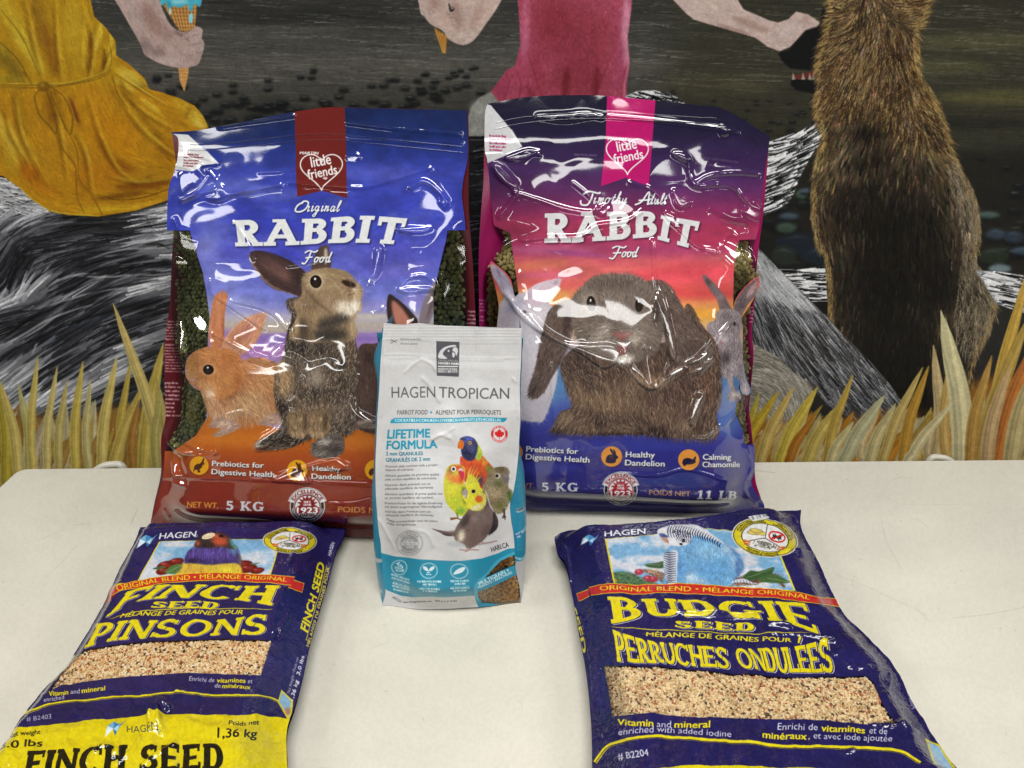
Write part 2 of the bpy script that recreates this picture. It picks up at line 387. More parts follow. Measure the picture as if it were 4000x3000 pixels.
# ---- driftwood log, left
lg = [(-200, 735), (60, 700), (130, 770), (260, 820), (420, 800), (680, 760), (1150, 690), (2000, 480), (2000, 1500), (600, 1600), (-200, 1600)]
c.fill([(-200, 690), (0, 700), (80, 740), (200, 830), (420, 860), (700, 780), (1100, 640), (2080, 500), (2080, 1750), (-200, 1750)], '#64656a', 1, 4, False)
M = c.mask([(-200, 690), (0, 700), (80, 740), (200, 830), (420, 860), (700, 780), (1100, 640), (2080, 500), (2080, 1750), (-200, 1750)], False)
c.view(0, 800, 1300)
F = field((100, 850, -35), (400, 700, -33), (700, 500, -20), (1000, 440, -4), (200, 300, -4), (600, 180, 0), (1000, 150, -8), (60, 560, -70), (30, 400, -60), (900, 800, -18), (500, 1000, -32), (100, 1150, -38),
          (900, 1100, -25), (1100, 650, -12), (300, 500, -30), (60, 760, -5), (1000, 950, -15), (700, 300, -10), (3000, 400, -5), (3000, 1000, -5))
for (x, y, a, b, ro, col, al) in ((700, 150, 600, 70, 0, '#2b2b2d', .8), (300, 60, 500, 60, 0, '#242527', .8), (900, 290, 330, 50, -5, '#77787c', .7), (400, 400, 350, 60, -10, '#54565b', .6), (850, 470, 300, 40, -6, '#808186', .55),
                                  (500, 620, 420, 35, -28, '#26272b', .8), (250, 800, 300, 40, -35, '#7c8088', .6), (550, 800, 420, 45, -24, '#4d525e', .8), (850, 680, 300, 30, -15, '#212226', .8), (450, 900, 350, 30, -28, '#1f2024', .8),
                                  (800, 860, 350, 40, -18, '#5e6068', .6), (500, 1080, 400, 60, -30, '#5a5c62', .55), (950, 1000, 250, 40, -15, '#27282c', .7), (100, 420, 120, 150, -60, '#232428', .7), (150, 1130, 220, 40, -38, '#6d7078', .6),
                                  (900, 1200, 200, 60, -20, '#26272c', .8), (60, 1000, 150, 40, -30, '#26272b', .7)):
    c.blob(x, y, a, b, col, al, ro)
c.clip = M
yy_, xx_ = np.mgrid[0:c.h, 0:c.w]; n1 = fbm(c.h, c.w, 70, 90, 3, 3.2, .8)
sh_ = (yy_ + .32 * np.clip(xx_ - 100, -100, 500) ** 1.0).astype(int) % c.h; n1 = n1[sh_, xx_]; Ml, Md = M * (n1 > .12), M * (n1 < -.05)
for i_, (m_, n_, col, w__, al) in enumerate(((Md, 420, '#2c2d31', 7, .25), (Ml, 300, '#9a9ca2', 7, .35), (Md, 500, '#26272b', 3, .35), (Ml, 420, '#b0b2b8', 3, .5), (Ml, 160, '#d4d5da', 3, .5))):
    c.hair(m_, n_, F, 260, .15, w__, al, seed=80 + i_, spread=.06, col=col)
c.hair(M, 2600, F, 220, .16, 3, .4, seed=6, spread=.05); c.hair(M, 5000, F, 200, .16, 1, .45, seed=66, spread=.06)
c.hair(Md, 500, F, 230, .25, 2, .6, seed=7, spread=.07, col='#141518')
c.hair(Ml, 420, F, 220, .22, 2, .5, seed=8, spread=.08, col='#c4c6cc')
c.hair(Ml, 200, F, 190, .12, 2, .7, seed=9, spread=.08, col='#e0e1e6')
for p in ([(0, 940), (180, 850), (330, 760), (520, 690), (620, 665)], [(480, 470), (700, 480), (1000, 455)], [(300, 540), (480, 470), (640, 455)], [(560, 370), (800, 300), (1100, 285)], [(0, 1190), (120, 1090), (260, 1020)],
          [(210, 1000), (235, 940), (250, 920)], [(600, 1010), (800, 930), (1050, 900)], [(250, 690), (420, 640), (560, 600), (760, 560), (1100, 545)], [(0, 960), (250, 830), (420, 700)]):
    c.line(p, [3, 11, 4], '#c9cace', .75, 3)
for p in ([(0, 900), (200, 760), (420, 660)], [(480, 640), (700, 560), (1050, 500)], [(250, 880), (500, 780), (800, 690), (1100, 640)], [(970, 268), (1060, 262), (1125, 290)], [(300, 600), (520, 500), (700, 420), (1100, 380)]):
    c.line(p, [4, 14, 3], '#141518', .8, 3)
c.clip = None
# ---- driftwood, upper left under the dress
c.view(0, 0, 1300)
M = c.mask([(-300, 1170), (30, 1180), (200, 1290), (330, 1400), (-300, 1420)], False)
c.hair(M, 260, 8, 110, .2, 2, .8, seed=10, spread=.12, col='#9c9da2'); c.hair(M, 200, 8, 90, .2, 1, .8, seed=11, spread=.12, col='#e0e0e2')
# ---- child in the yellow dress
dress = [(-350, -420), (600, -420), (600, 0), (625, 110), (700, 180), (765, 270), (772, 370), (850, 420), (960, 520), (990, 590), (1080, 615), (1200, 655), (1290, 700), (1350, 770), (1385, 845), (1320, 890), (1250, 960),
         (1210, 1100), (1180, 1250), (1120, 1330), (900, 1400), (650, 1440), (450, 1430), (330, 1405), (200, 1320), (130, 1250), (20, 1170), (-350, 1100)]
c.fill(dress, '#a8781e', 1, 2, False); D = c.mask(dress, False); c.clip = D
c.rect(-400, -400, 800, 560, '#a5811f', .6)
for (x, y, a, b, ro, col, al) in (
    (80, 130, 70, 330, -32, '#b49a34', .8), (180, 330, 45, 260, -35, '#b9a03a', .85), (60, 420, 60, 200, -40, '#6b5a22', .8), (250, 120, 60, 300, -10, '#7d5a1e', .75), (330, 330, 45, 260, -12, '#7a4f18', .7),
    (480, 200, 90, 330, 2, '#b0902c', .7), (440, 400, 60, 160, 0, '#9d741f', .6), (600, 330, 28, 210, 8, '#6e5018', .75), (560, 250, 18, 300, 3, '#c4aa40', .6), (660, 230, 22, 130, 10, '#d0bb4c', .7), (735, 300, 22, 140, 5, '#c8ae38', .8),
    (690, 390, 16, 90, 0, '#6b4a14', .8), (0, 300, 100, 30, 30, '#8c7a2a', .6), (60, 520, 120, 25, 4, '#8a7a2c', .8),
    (850, 500, 120, 50, 30, '#cdb950', .8), (930, 560, 70, 30, 20, '#7a7138', .6), (820, 560, 100, 22, 32, '#d9c65a', .7), (1000, 700, 120, 24, 38, '#d6bd4a', .6), (1200, 700, 90, 50, 20, '#c09a33', .8), (1300, 780, 70, 60, 40, '#ccb64e', .85), (1250, 740, 20, 60, 20, '#7d6020', .7),
    (1330, 830, 60, 20, 20, '#e0d070', .6), (120, 700, 60, 260, -12, '#8e6a1e', .6), (40, 900, 60, 260, -25, '#c0a544', .75), (150, 980, 60, 200, -30, '#b08a30', .7), (170, 1120, 60, 120, -25, '#a05c16', .8), (240, 1170, 30, 120, -10, '#7c4510', .7),
    (60, 1080, 60, 120, -30, '#a88a2e', .6), (350, 700, 70, 170, -8, '#755012', .75), (300, 560, 60, 30, 0, '#8a6a24', .7), (600, 700, 90, 260, -15, '#b57f1e', .6), (750, 900, 200, 260, -35, '#b57817', .7), (650, 1150, 260, 120, 0, '#a9681a', .6),
    (850, 650, 30, 200, -25, '#7a5414', .7), (900, 760, 25, 240, -40, '#c69a2c', .6), (1000, 850, 26, 190, -42, '#805a16', .6), (1050, 960, 30, 160, -50, '#c19428', .6), (1100, 1000, 80, 120, -20, '#8c5a14', .7), (700, 1000, 40, 200, -32, '#84540f', .5),
    (820, 1100, 120, 40, 30, '#7c4c12', .6), (950, 1230, 260, 40, -6, '#70450f', .85), (800, 1300, 240, 25, -8, '#5e3f12', .75), (700, 1390, 320, 30, -3, '#c09a2a', .8), (950, 1360, 180, 20, -12, '#cc9c30', .8), (400, 1370, 160, 40, 12, '#b98724', .7),
    (300, 1250, 120, 60, 30, '#b0701c', .7), (540, 1250, 60, 120, 0, '#9b681a', .6), (490, 730, 24, 130, -22, '#5d2f14', .7), (280, 1090, 60, 160, -20, '#a67a24', .5)):
    c.blob(x, y, a, b, col, al, ro)
Fd = field((100, 100, 60), (200, 350, 58), (480, 200, 88), (700, 300, 95), (850, 500, 35), (1200, 700, 25), (1000, 800, 50), (700, 700, 70), (400, 700, 85), (100, 800, 70), (200, 1100, 60), (600, 1100, 60), (900, 1250, -5), (700, 1400, -3), (400, 1380, 10))
c.hair(D, 4000, Fd, 90, .09, 2, .28, seed=12, spread=.15)
for p in ([(330, 640), (390, 900), (430, 1200)], [(560, 620), (650, 900), (760, 1120), (900, 1230)], [(720, 560), (900, 830), (1090, 1000), (1190, 1060)], [(500, 900), (560, 1050), (600, 1300)], [(150, 0), (200, 250), (270, 520)], [(350, 0), (365, 300), (395, 540)], [(560, 100), (605, 300), (580, 520)], [(80, 640), (130, 900), (240, 1120)],
          [(680, 1170), (900, 1215), (1170, 1180)], [(760, 300), (700, 400), (660, 500)], [(20, 740), (60, 900), (170, 1100)], [(800, 620), (960, 760), (1130, 860)]):
    c.line(p, [6, 22, 8], '#55390c', .6, 9); c.line([(x + 26, y - 8) for x, y in p], [4, 18, 6], '#d6b850', .5, 8)
for p, w_, col in (([(0, 560), (150, 565), (290, 560), (420, 560), (600, 520), (740, 460)], 26, '#8a6c22'), ([(0, 552), (150, 556), (290, 552), (420, 552), (600, 512), (740, 452)], 7, '#c3a53e'), ([(0, 578), (290, 582), (600, 536), (740, 478)], 4, '#4e3c10'),
                   ([(280, 580), (230, 640), (260, 760), (330, 840), (370, 885), (370, 800), (320, 640), (290, 590)], 13, '#6d5218'), ([(320, 570), (420, 640), (480, 760), (470, 885), (440, 860), (380, 720), (330, 600)], 15, '#77581a'),
                   ([(350, 560), (440, 650), (490, 770), (485, 840)], 5, '#b3913a'), ([(360, 880), (430, 1010), (500, 1110), (510, 1300), (560, 1420)], 12, '#7c5a1a'), ([(450, 880), (510, 1010), (520, 1180), (610, 1300), (680, 1430)], 16, '#8a5f18'),
                   ([(445, 880), (500, 1010), (512, 1180)], 5, '#bf9636'), ([(680, 480), (700, 410), (690, 330)], 5, '#4e3a10'), ([(720, 470), (740, 400), (735, 330), (720, 260)], 4, '#4e3a10'), ([(600, 560), (620, 640)], 4, '#5d4010'),
                   ([(740, 490), (780, 620), (850, 720)], 6, '#553c10'), ([(760, 490), (900, 580), (1010, 650)], 5, '#5a4818'), ([(780, 480), (950, 600), (1120, 700)], 4, '#e2cf6a'), ([(0, 280), (120, 400), (210, 560)], 8, '#54481c'), ([(0, 60), (140, 240), (260, 500)], 7, '#6b5518'),
                   ([(130, 1240), (200, 1310), (330, 1395), (500, 1425), (660, 1435)], 6, '#c8bc48'), ([(640, 1290), (800, 1330), (1000, 1300), (1180, 1230)], 6, '#4d3310')):
    c.line(p, [w_ * .5, w_, w_ * .6], col, .85, 2)
c.ell(290, 575, 42, 36, '#725519', 0, .9, 4); c.blob(280, 565, 20, 16, '#a48436', .7)
c.clip = None
# ---- forearm, ice cream, hand
cone = [(1060, 0), (1310, 20), (1295, 180), (1240, 210), (1190, 200)]
c.fill(cone, '#8a5d33', sm=False); K = c.mask(cone, False); c.clip = K
for i in range(12):
    c.line([(1060 + i * 26, -20), (1150 + i * 16, 220)], 6, '#c79a62', .9, 0, False); c.line([(1050, -10 + i * 26), (1330, -6 + i * 25)], 6, '#c2945c', .9, 0, False)
c.clip = None
c.fill([(1030, -420), (1060, 0), (1100, 20), (1120, 60), (1150, 40), (1200, 50), (1240, 30), (1260, 75), (1280, 60), (1290, 25), (1340, 10), (1345, -420)], '#4a9fb5')
c.blob(1190, 10, 80, 25, '#8fd0dc', .8); c.blob(1120, 30, 20, 30, '#2e7f98', .7); c.ell(1268, 120, 14, 34, '#7cc4d6', 5); c.ell(1130, 75, 8, 22, '#a9c8c4')
tip = [(1180, 430), (1255, 425), (1250, 500), (1225, 612), (1195, 540)]
c.fill(tip, '#a5733f', sm=False); c.clip = c.mask(tip, False)
for i in range(8): c.line([(1175 + i * 14, 420), (1195 + i * 8, 610)], 4, '#d6a870', .9, 0, False); c.line([(1170, 440 + i * 22), (1260, 436 + i * 22)], 5, '#d2a268', .9, 0, False)
c.clip = None
arm = [(540, -420), (900, -420), (1030, -80), (1080, 60), (1130, 160), (1190, 205), (1250, 210), (1300, 175), (1345, 195), (1340, 250), (1357, 290), (1345, 350), (1320, 420), (1280, 440), (1190, 452), (1060, 420), (960, 360), (940, 310), (880, 200), (800, 60)]
c.fill(arm, '#a8918b', 1, 2); A = c.mask(arm); c.clip = A
for (x, y, a, b, ro, col, al) in ((900, 60, 60, 200, -28, '#a08d88', .8), (1000, 120, 60, 160, -25, '#86685f', .7), (1080, 200, 50, 120, -40, '#8d6f68', .6), (960, 300, 60, 60, 0, '#71605e', .7), (1050, 340, 70, 40, -10, '#7c6864', .7), (1120, 400, 120, 30, 8, '#b3a09c', .6),
                                  (1200, 300, 60, 50, 0, '#a38b84', .7), (1290, 230, 50, 40, -40, '#a8938c', .8), (1310, 320, 40, 70, 0, '#a39490', .7), (1280, 400, 50, 40, 0, '#8f7d78', .6), (1180, 220, 60, 20, 20, '#6d554f', .6)): c.blob(x, y, a, b, col, al, ro)
for p in ([(1150, 180), (1200, 230), (1260, 210)], [(1230, 260), (1280, 235), (1340, 225)], [(1240, 300), (1300, 290), (1350, 280)], [(1250, 330), (1260, 280), (1220, 240)], [(1260, 370), (1310, 350), (1345, 345)]): c.line(p, [2, 5, 2], '#5b4540', .7, 1)
c.hair(A, 2200, 62, 50, .1, 1, .4, seed=13)
c.clip = None
# ---- child in the pink shirt
c.view(1400, 0, 1300)
cone = [(500, 180), (590, 240), (580, 355), (560, 355), (530, 270)]
c.fill(cone, '#9a6a34', sm=False)
for i in range(4): c.line([(515 + i * 20, 200 + i * 10), (560 + i * 6, 350)], 4, '#c79a58', .8, 0, False)
arm = [(380, -420), (1100, -420), (980, -80), (940, 20), (890, 100), (840, 170), (790, 240), (740, 285), (680, 298), (600, 260), (560, 205), (480, 160), (440, 110), (405, 40)]
c.fill(arm, '#b59f96', 1, 2); A = c.mask(arm); c.clip = A
for (x, y, a, b, ro, col, al) in ((860, 30, 60, 180, 28, '#b79f95', .8), (720, 240, 80, 50, -20, '#baa89f', .8), (650, 100, 40, 140, -10, '#8c7064', .7), (560, 110, 40, 90, -25, '#b09489', .7), (450, 60, 40, 90, -20, '#a8968f', .8), (780, 120, 40, 120, 25, '#a08378', .6), (500, 20, 60, 60, 0, '#87695e', .6)): c.blob(x, y, a, b, col, al, ro)
c.line([(600, 20), (615, 70), (640, 50)], [10, 20, 4], '#222222', .9, 2); c.line([(560, 30), (610, 120), (640, 200)], [2, 5, 2], '#5e463c', .7, 1)
c.hair(A, 2600, field((450, 60, 40), (850, 30, -60), (650, 250, 0)), 45, .1, 1, .4, seed=14); c.clip = None
arm = [(1700, -420), (2100, -420), (2400, -80), (2500, -40), (2560, 60), (2720, 130), (2790, 150), (2860, 125), (2910, 75), (2990, 95), (3070, 150), (3040, 190), (2960, 220), (2870, 310), (2800, 340), (2720, 310), (2640, 250), (2400, 180), (2230, 130), (2180, 90)]
c.fill(arm, '#b5a09a', 1, 2, False); A = c.mask(arm, False); c.clip = A
for (x, y, a, b, ro, col, al) in ((2300, 30, 160, 60, 20, '#b8a49c', .7), (2600, 160, 180, 30, 22, '#8d7268', .7), (2500, 200, 160, 20, 18, '#7d5f55', .6), (2850, 200, 90, 60, -35, '#b7a8a4', .7), (2780, 280, 60, 50, 0, '#a5938e', .6), (2980, 140, 70, 40, 15, '#a18a84', .7)): c.blob(x, y, a, b, col, al, ro)
c.hair(A, 2600, 25, 45, .09, 1, .4, seed=15); c.clip = None
shirt = [(1030, -420), (1850, -420), (1815, 60), (1790, 250), (1805, 420), (1785, 560), (1780, 700), (900, 720), (880, 610), (930, 540), (990, 460), (1040, 440), (1075, 300), (1070, 150)]
c.fill(shirt, '#9a4a5a', 1, 2, False); A = c.mask(shirt, False); c.clip = A
for (x, y, a, b, ro, col, al) in ((1300, 150, 200, 260, 0, '#7c3440', .85), (1500, 250, 220, 300, 0, '#823a46', .8), (1450, 520, 260, 160, 0, '#7a3640', .7), (1780, 200, 40, 330, 2, '#c07c96', .9), (1730, 450, 40, 240, 8, '#9a4a60', .7), (1110, 200, 35, 300, 2, '#b5647c', .8), (1080, 450, 60, 150, 20, '#a24b5e', .8),
                                  (960, 580, 70, 90, 30, '#8f4156', .9), (1200, 480, 40, 220, -10, '#8d3d4a', .6), (1620, 300, 30, 300, 8, '#8f4048', .5), (1380, 560, 30, 160, 5, '#5e2028', .6), (1580, 560, 25, 180, 6, '#5e2028', .6), (1150, 620, 30, 90, -30, '#6b2838', .6)): c.blob(x, y, a, b, col, al, ro)
c.hair(A, 7000, field((1100, 200, 88), (1400, 300, 85), (1780, 300, 92), (950, 580, 120)), 40, .12, 1, .5, seed=16, spread=.3)
for p in ([(985, 470), (1000, 560), (960, 680)], [(1040, 450), (1080, 560), (1060, 680)], [(1120, 330), (1180, 520), (1230, 680)], [(1700, 330), (1620, 520), (1560, 680)]): c.line(p, [2, 7, 2], '#5b2030', .6, 3)
c.line([(1795, 60), (1775, 260), (1795, 420), (1770, 560), (1770, 690)], 7, '#c993a4', .7, 3); c.clip = None
short = [(880, 610), (800, 650), (745, 720), (725, 780), (727, 910), (900, 900), (960, 720), (905, 640)]
c.fill(short, '#7e807a', 1, 3, False); A = c.mask(short, False); c.blob(800, 720, 70, 60, '#9fa09a', .8); c.blob(790, 860, 80, 40, '#9c9d97', .6); c.hair(A, 900, 60, 30, .1, 1, .5, seed=17)
c.fill([(720, 905), (1700, 905), (1700, 2600), (720, 2600)], '#26272a', 1, 2, False); A = c.mask([(720, 905), (1700, 905), (1700, 2600), (720, 2600)], False)
c.hair(A, 700, -6, 160, .2, 3, .5, seed=18, spread=.06, col='#3f4144'); c.hair(A, 500, -8, 160, .2, 3, .5, seed=118, spread=.06, col='#141416'); c.hair(A, 260, -8, 150, .2, 1, .6, seed=19, spread=.06, col='#808288')
# ---- driftwood root behind the dark bag
def wood(P, n, F, base, seed, light='#dcdde0'):
    c.fill(P, base, 1, 2, False); A = c.mask(P, False); c.clip = A
    c.hair(A, n // 3, F, 160, .2, 4, .4, seed=seed, spread=.07, col='#55575c'); c.hair(A, n // 3, F, 160, .1, 3, .55, seed=seed + 1, spread=.07, col=light); c.hair(A, n // 2, F, 130, .12, 1, .8, seed=seed + 5, spread=.07, col=light)
    c.hair(A, n // 9, F, 150, .2, 2, .8, seed=seed + 2, spread=.06, col='#17181a'); c.clip = None
wood([(1770, 640), (1850, 605), (1960, 600), (2060, 620), (2160, 670), (2180, 720), (1770, 700)], 500, 14, '#8b8c8c', 30)
c.view(2700, 0, 1300)
wood([(300, 960), (520, 940), (700, 880), (850, 805), (910, 795), (895, 880), (850, 960), (800, 1030), (720, 1180), (680, 1290), (640, 1350), (560, 1400), (440, 1450), (300, 1480)], 1500, field((400, 980, -8), (850, 850, -32), (600, 1150, -25), (450, 1400, -20)), '#96979a', 33)
for p in ([(520, 1010), (700, 960), (880, 880)], [(520, 1130), (640, 1080), (790, 1030)], [(480, 1290), (600, 1190), (740, 1060)], [(480, 1350), (620, 1290), (700, 1200)]): c.line(p, [3, 9, 2], '#1b1c1f', .8, 2)
# ---- german shepherd seen from behind
c.fill([(580, 350), (650, 330), (760, 200), (855, 170), (870, 60), (960, 0), (1000, 620), (860, 630), (700, 600), (660, 560), (670, 520), (830, 530), (840, 470), (660, 455), (600, 400)], '#151617', 1, 3, False)
c.fill([(665, 490), (690, 500), (760, 482), (840, 478), (835, 520), (760, 525), (700, 528), (672, 530)], '#5e332e', 1, 2)
for x in (680, 745, 790, 815): c.fill([(x - 12, 530), (x + 14, 530), (x - 2, 480)], '#8f8a7c', 1, 1, False)
dog = [(900, -420), (925, 60), (895, 130), (900, 200), (860, 300), (835, 420), (845, 560), (820, 680), (840, 800), (880, 900), (840, 1000), (812, 1150), (800, 1300), (795, 1450), (830, 1620), (880, 1700), (900, 1850), (905, 2100), (930, 2180), (1000, 2300), (1200, 2560), (1500, 2800), (1850, 2800),
       (1890, 2430), (1990, 2200), (2030, 2000), (1990, 1850), (1900, 1740), (1925, 1600), (1915, 1400), (1870, 1250), (1790, 1100), (1740, 980), (1710, 870), (1660, 720), (1600, 600), (1530, 480), (1520, 320), (1510, 200), (1560, 100), (1600, -420)]
c.fill(dog, '#5a4a33', 1, 4, True); A = c.mask(dog); c.clip = A
for (x, y, a, b, ro, col, al) in ((1000, 80, 90, 130, 0, '#7d6038', .8), (1140, 100, 60, 160, 10, '#3d2c1e', .9), (1190, 60, 30, 90, 0, '#9b8a78', .7), (1420, 60, 140, 110, 0, '#8a6d3f', .8), (1500, 100, 60, 120, 0, '#9a7840', .7), (1350, 140, 60, 80, 0, '#5a3f28', .7), (1000, 280, 110, 90, -30, '#86693c', .8), (960, 440, 100, 90, 0, '#6d4c28', .8), (1220, 260, 60, 160, 15, '#8f7a58', .6),
                                  (1350, 300, 80, 150, 0, '#4f3620', .8), (1480, 400, 60, 200, 5, '#8a672f', .8), (1150, 480, 120, 150, 20, '#8b6c3c', .7), (900, 680, 80, 110, 10, '#7c5128', .8), (1050, 700, 120, 100, 0, '#48351f', .8), (1300, 700, 150, 200, 0, '#5e4a2c', .7), (1560, 700, 90, 180, -15, '#8d6b34', .8), (1200, 850, 200, 90, -10, '#372b1b', .8), (1600, 830, 90, 70, 0, '#201c16', .6),
                                  (930, 900, 90, 120, 0, '#4b3820', .8), (1350, 920, 120, 60, -30, '#80693a', .5), (890, 1080, 80, 90, 0, '#6e5a30', .8), (1200, 1080, 200, 60, -10, '#2a231a', .9), (1450, 1000, 120, 70, 0, '#5d4a2d', .8), (1700, 1030, 120, 110, -30, '#6b5532', .8), (1500, 1140, 220, 50, 0, '#30281d', .8), (1450, 1180, 90, 50, -10, '#5c4526', .7), (1650, 1180, 60, 50, 0, '#79502a', .7),
                                  (1300, 1450, 260, 260, 0, '#1c1914', .8), (1150, 1250, 160, 90, -20, '#2a241a', .8), (1000, 1350, 120, 200, 0, '#29221a', .8), (1800, 1400, 110, 260, -5, '#5f5542', .8), (1880, 1500, 60, 260, 0, '#7a6d56', .7), (880, 1500, 60, 150, 0, '#4d3d26', .8), (850, 1350, 50, 150, 0, '#5a4c34', .7), (900, 1640, 60, 100, -20, '#7d5f36', .7), (1600, 1500, 140, 300, 0, '#2c281f', .7),
                                  (1300, 1900, 330, 420, 0, '#1c1914', .85), (1350, 2400, 500, 400, 0, '#1a1815', .9), (1000, 1850, 70, 260, 0, '#3d3424', .8), (930, 2000, 40, 160, 0, '#7a6138', .7), (1650, 1850, 160, 260, 0, '#1d1b17', .9), (1850, 2000, 170, 260, 0, '#3a342a', .8), (1950, 2060, 70, 200, 0, '#5b5142', .8), (1800, 2300, 120, 200, 0, '#26231d', .9), (1850, 1700, 80, 120, 0, '#5d523f', .6)): c.blob(x, y, a, b, col, al, ro)
c.fill([(1120, 1260), (1300, 1150), (1480, 1170), (1620, 1320), (1760, 1520), (1760, 1800), (1700, 2200), (1700, 2900), (1000, 2900), (1010, 2100), (960, 1750), (1000, 1480)], '#191611', .7, 150)
c.blob(1180, 880, 150, 70, '#2a2016', .8); c.blob(1380, 600, 60, 160, '#4a3724', .7); c.blob(1250, 1000, 260, 60, '#2a2218', .7, -15)
Fg = field((960, 60, 170), (1000, 220, 150), (900, 350, 140), (1150, 400, 110), (1200, 150, 95), (1400, 50, 10), (1530, 100, -20), (1400, 300, 80), (1500, 450, 70), (900, 700, 120), (1100, 700, 105), (1300, 700, 95), (1600, 700, 45), (1000, 950, 115), (1400, 1000, 110), (1700, 1000, 50), (850, 1200, 110), (1200, 1300, 95), (1850, 1300, 75), (1900, 1600, 85), (850, 1500, 80), (1300, 1800, 90), (950, 2000, 95), (1990, 1950, 60), (1900, 2150, 100), (1500, 2200, 95))
Mg = A.copy(); c.clip = None
g_ = c.a.mean(2, keepdims=True); c.a += (g_ * np.array([1.07, 1.0, .90], 'f4') - c.a) * (.55 * Mg)[..., None]
c.hair(Mg, 16000, Fg, 62, .25, 1, .75, seed=40, spread=.16, tint=.05)
c.hair(Mg, 6000, Fg, 70, .3, 2, .8, seed=41, spread=.16, tint=.05)
top = c.mask([(900, -60), (1600, -60), (1560, 500), (1750, 950), (1500, 1000), (1200, 800), (850, 800), (830, 450)], True) * A
c.hair(top, 1500, Fg, 78, .15, 1, .75, seed=42, spread=.16, col='#a08458'); c.hair(top, 2000, Fg, 74, .2, 1, .8, seed=43, spread=.16, col='#3a2a1a')
rim = np.clip(A - boxblur(A, 14), 0, 1) * 2; rim = (rim > .35).astype('f4') * A
c.hair(rim, 2000, Fg, 58, .2, 1, .8, seed=44, spread=.2, col='#8f7850')
lo = c.mask([(1700, 1100), (1900, 1150), (1950, 1700), (2050, 2000), (1900, 2400), (1750, 2200), (1800, 1600)], True) * A
c.hair(lo, 1500, Fg, 60, .2, 1, .7, seed=45, spread=.16, col='#7b7161')
# ---- fallen log, right, and cut end
c.view(2700, 900, 1300)
wood([(560, 255), (700, 262), (890, 235), (905, 470), (700, 475), (560, 430)], 500, 2, '#85878a', 50)
wood([(1890, 265), (2050, 275), (2400, 330), (2400, 560), (2200, 545), (2030, 490)], 500, 12, '#8b8d90', 53)
c.fill([(780, 475), (910, 475), (900, 580), (820, 510)], '#1c1a18', 1, 2, False)
c.ell(480, 1060, 330, 330, '#86837a', 20, 1, 4); E = c.mask(np.stack([480 + 330 * np.cos(np.linspace(0, 6.28, 30)), 1060 + 330 * np.sin(np.linspace(0, 6.28, 30))], 1))
c.clip = E; c.hair(E, 2600, rings_angle(330, 1240, 90), 110, .18, 1, .7, seed=56, spread=.1); c.hair(E, 800, rings_angle(330, 1240, 90), 110, .12, 1, .7, seed=57, spread=.1, col='#bdb7aa')
c.hair(E, 500, rings_angle(330, 1240, 90), 110, .12, 1, .7, seed=58, spread=.1, col='#5f5a50'); c.clip = None
log = [(380, 80), (440, 110), (560, 230), (700, 370), (860, 530), (1000, 680), (1180, 860), (1320, 1020), (1420, 1170), (1400, 1300), (1100, 1280), (900, 1160), (780, 1010), (680, 940), (560, 830), (430, 760), (330, 700), (330, 120)]
c.fill(log, '#4a4a4c', 1, 2, False); A = c.mask(log, False); c.clip = A
c.blob(430, 200, 120, 160, '#8c8e92', .9, -40); c.blob(600, 400, 200, 90, '#84868b', .8, 45); c.blob(420, 600, 90, 160, '#6b6d70', .8, 0); c.blob(750, 700, 200, 120, '#3c3a39', .9, 45); c.blob(900, 900, 300, 90, '#3f4044', .8, 48); c.blob(1200, 1100, 200, 90, '#55585c', .6, 50)
F2 = field((400, 200, 60), (600, 400, 48), (900, 800, 52), (1200, 1100, 50), (400, 600, 70))
c.hair(A, 900, F2, 190, .2, 3, .4, seed=160, spread=.05); c.hair(A, 2600, F2, 150, .25, 1, .5, seed=60, spread=.07); c.hair(A, 900, F2, 150, .3, 1, .7, seed=61, spread=.07, col='#1b1b1d'); c.hair(A, 650, F2, 150, .15, 1, .75, seed=62, spread=.07, col='#a9abb0')
up = c.mask([(380, 80), (440, 110), (800, 480), (620, 460), (400, 400), (330, 200)], False); c.hair(up, 700, F2, 140, .15, 1, .8, seed=63, spread=.07, col='#b4b6ba')
c.clip = None
for x in (860, 900, 1000): c.line([(x - 300, 260 + (x - 860) * .9), (x, 560 + (x - 860) * .9)], 3, '#cfd0d2', .4, 1)
# ---- tall grass along the foot of the wall
def blade(x, y0, tx, ty, w_, col, a=.95, bend=0):
    mx, my = (x + tx) / 2 + bend, (y0 + ty) / 2
    P = [(x - (tx - x) * .5, y0 + 700), (x, y0), ((x + mx) / 2 + bend * .6, (y0 + my) / 2), (mx + bend * .6, my), ((tx + mx) / 2 + bend * .3, (ty + my) / 2), (tx, ty)]
    c.line(P, [w_, w_, w_, w_ * 1.05, w_ * 1.08, w_, w_ * .84, w_ * .55, 5], col, a, 1.2)
    cc = rgb(col); c.line([(p[0] + w_ * .16, p[1]) for p in P], [w_ * .3, w_ * .3, w_ * .25, 1], np.clip(cc * 1.2, 0, 1), .55, 1.5)
    c.line([(p[0] - w_ * .3, p[1]) for p in P], [w_ * .18, w_ * .18, w_ * .1, 1], cc * .7, .5, 1.5)
    c.line([(p[0] - w_ * .06, p[1]) for p in P], [w_ * .1, w_ * .12, w_ * .1, 1], cc * .88, .5, 1)
c.view(0, 800, 1300)
c.fill([(-400, 1500), (0, 1420), (250, 1400), (500, 1450), (700, 1350), (1100, 1320), (1300, 1400), (2300, 1500), (2300, 2600), (-400, 2600)], '#8a6738', .95, 30, False)
c.blob(650, 1560, 300, 90, '#9a5c1d', .8); c.blob(300, 1640, 250, 80, '#9b6a2c', .7); c.blob(1000, 1480, 150, 100, '#86663a', .8); c.blob(80, 1500, 120, 100, '#6e6030', .8); c.blob(900, 1330, 120, 40, '#4d5658', .7)
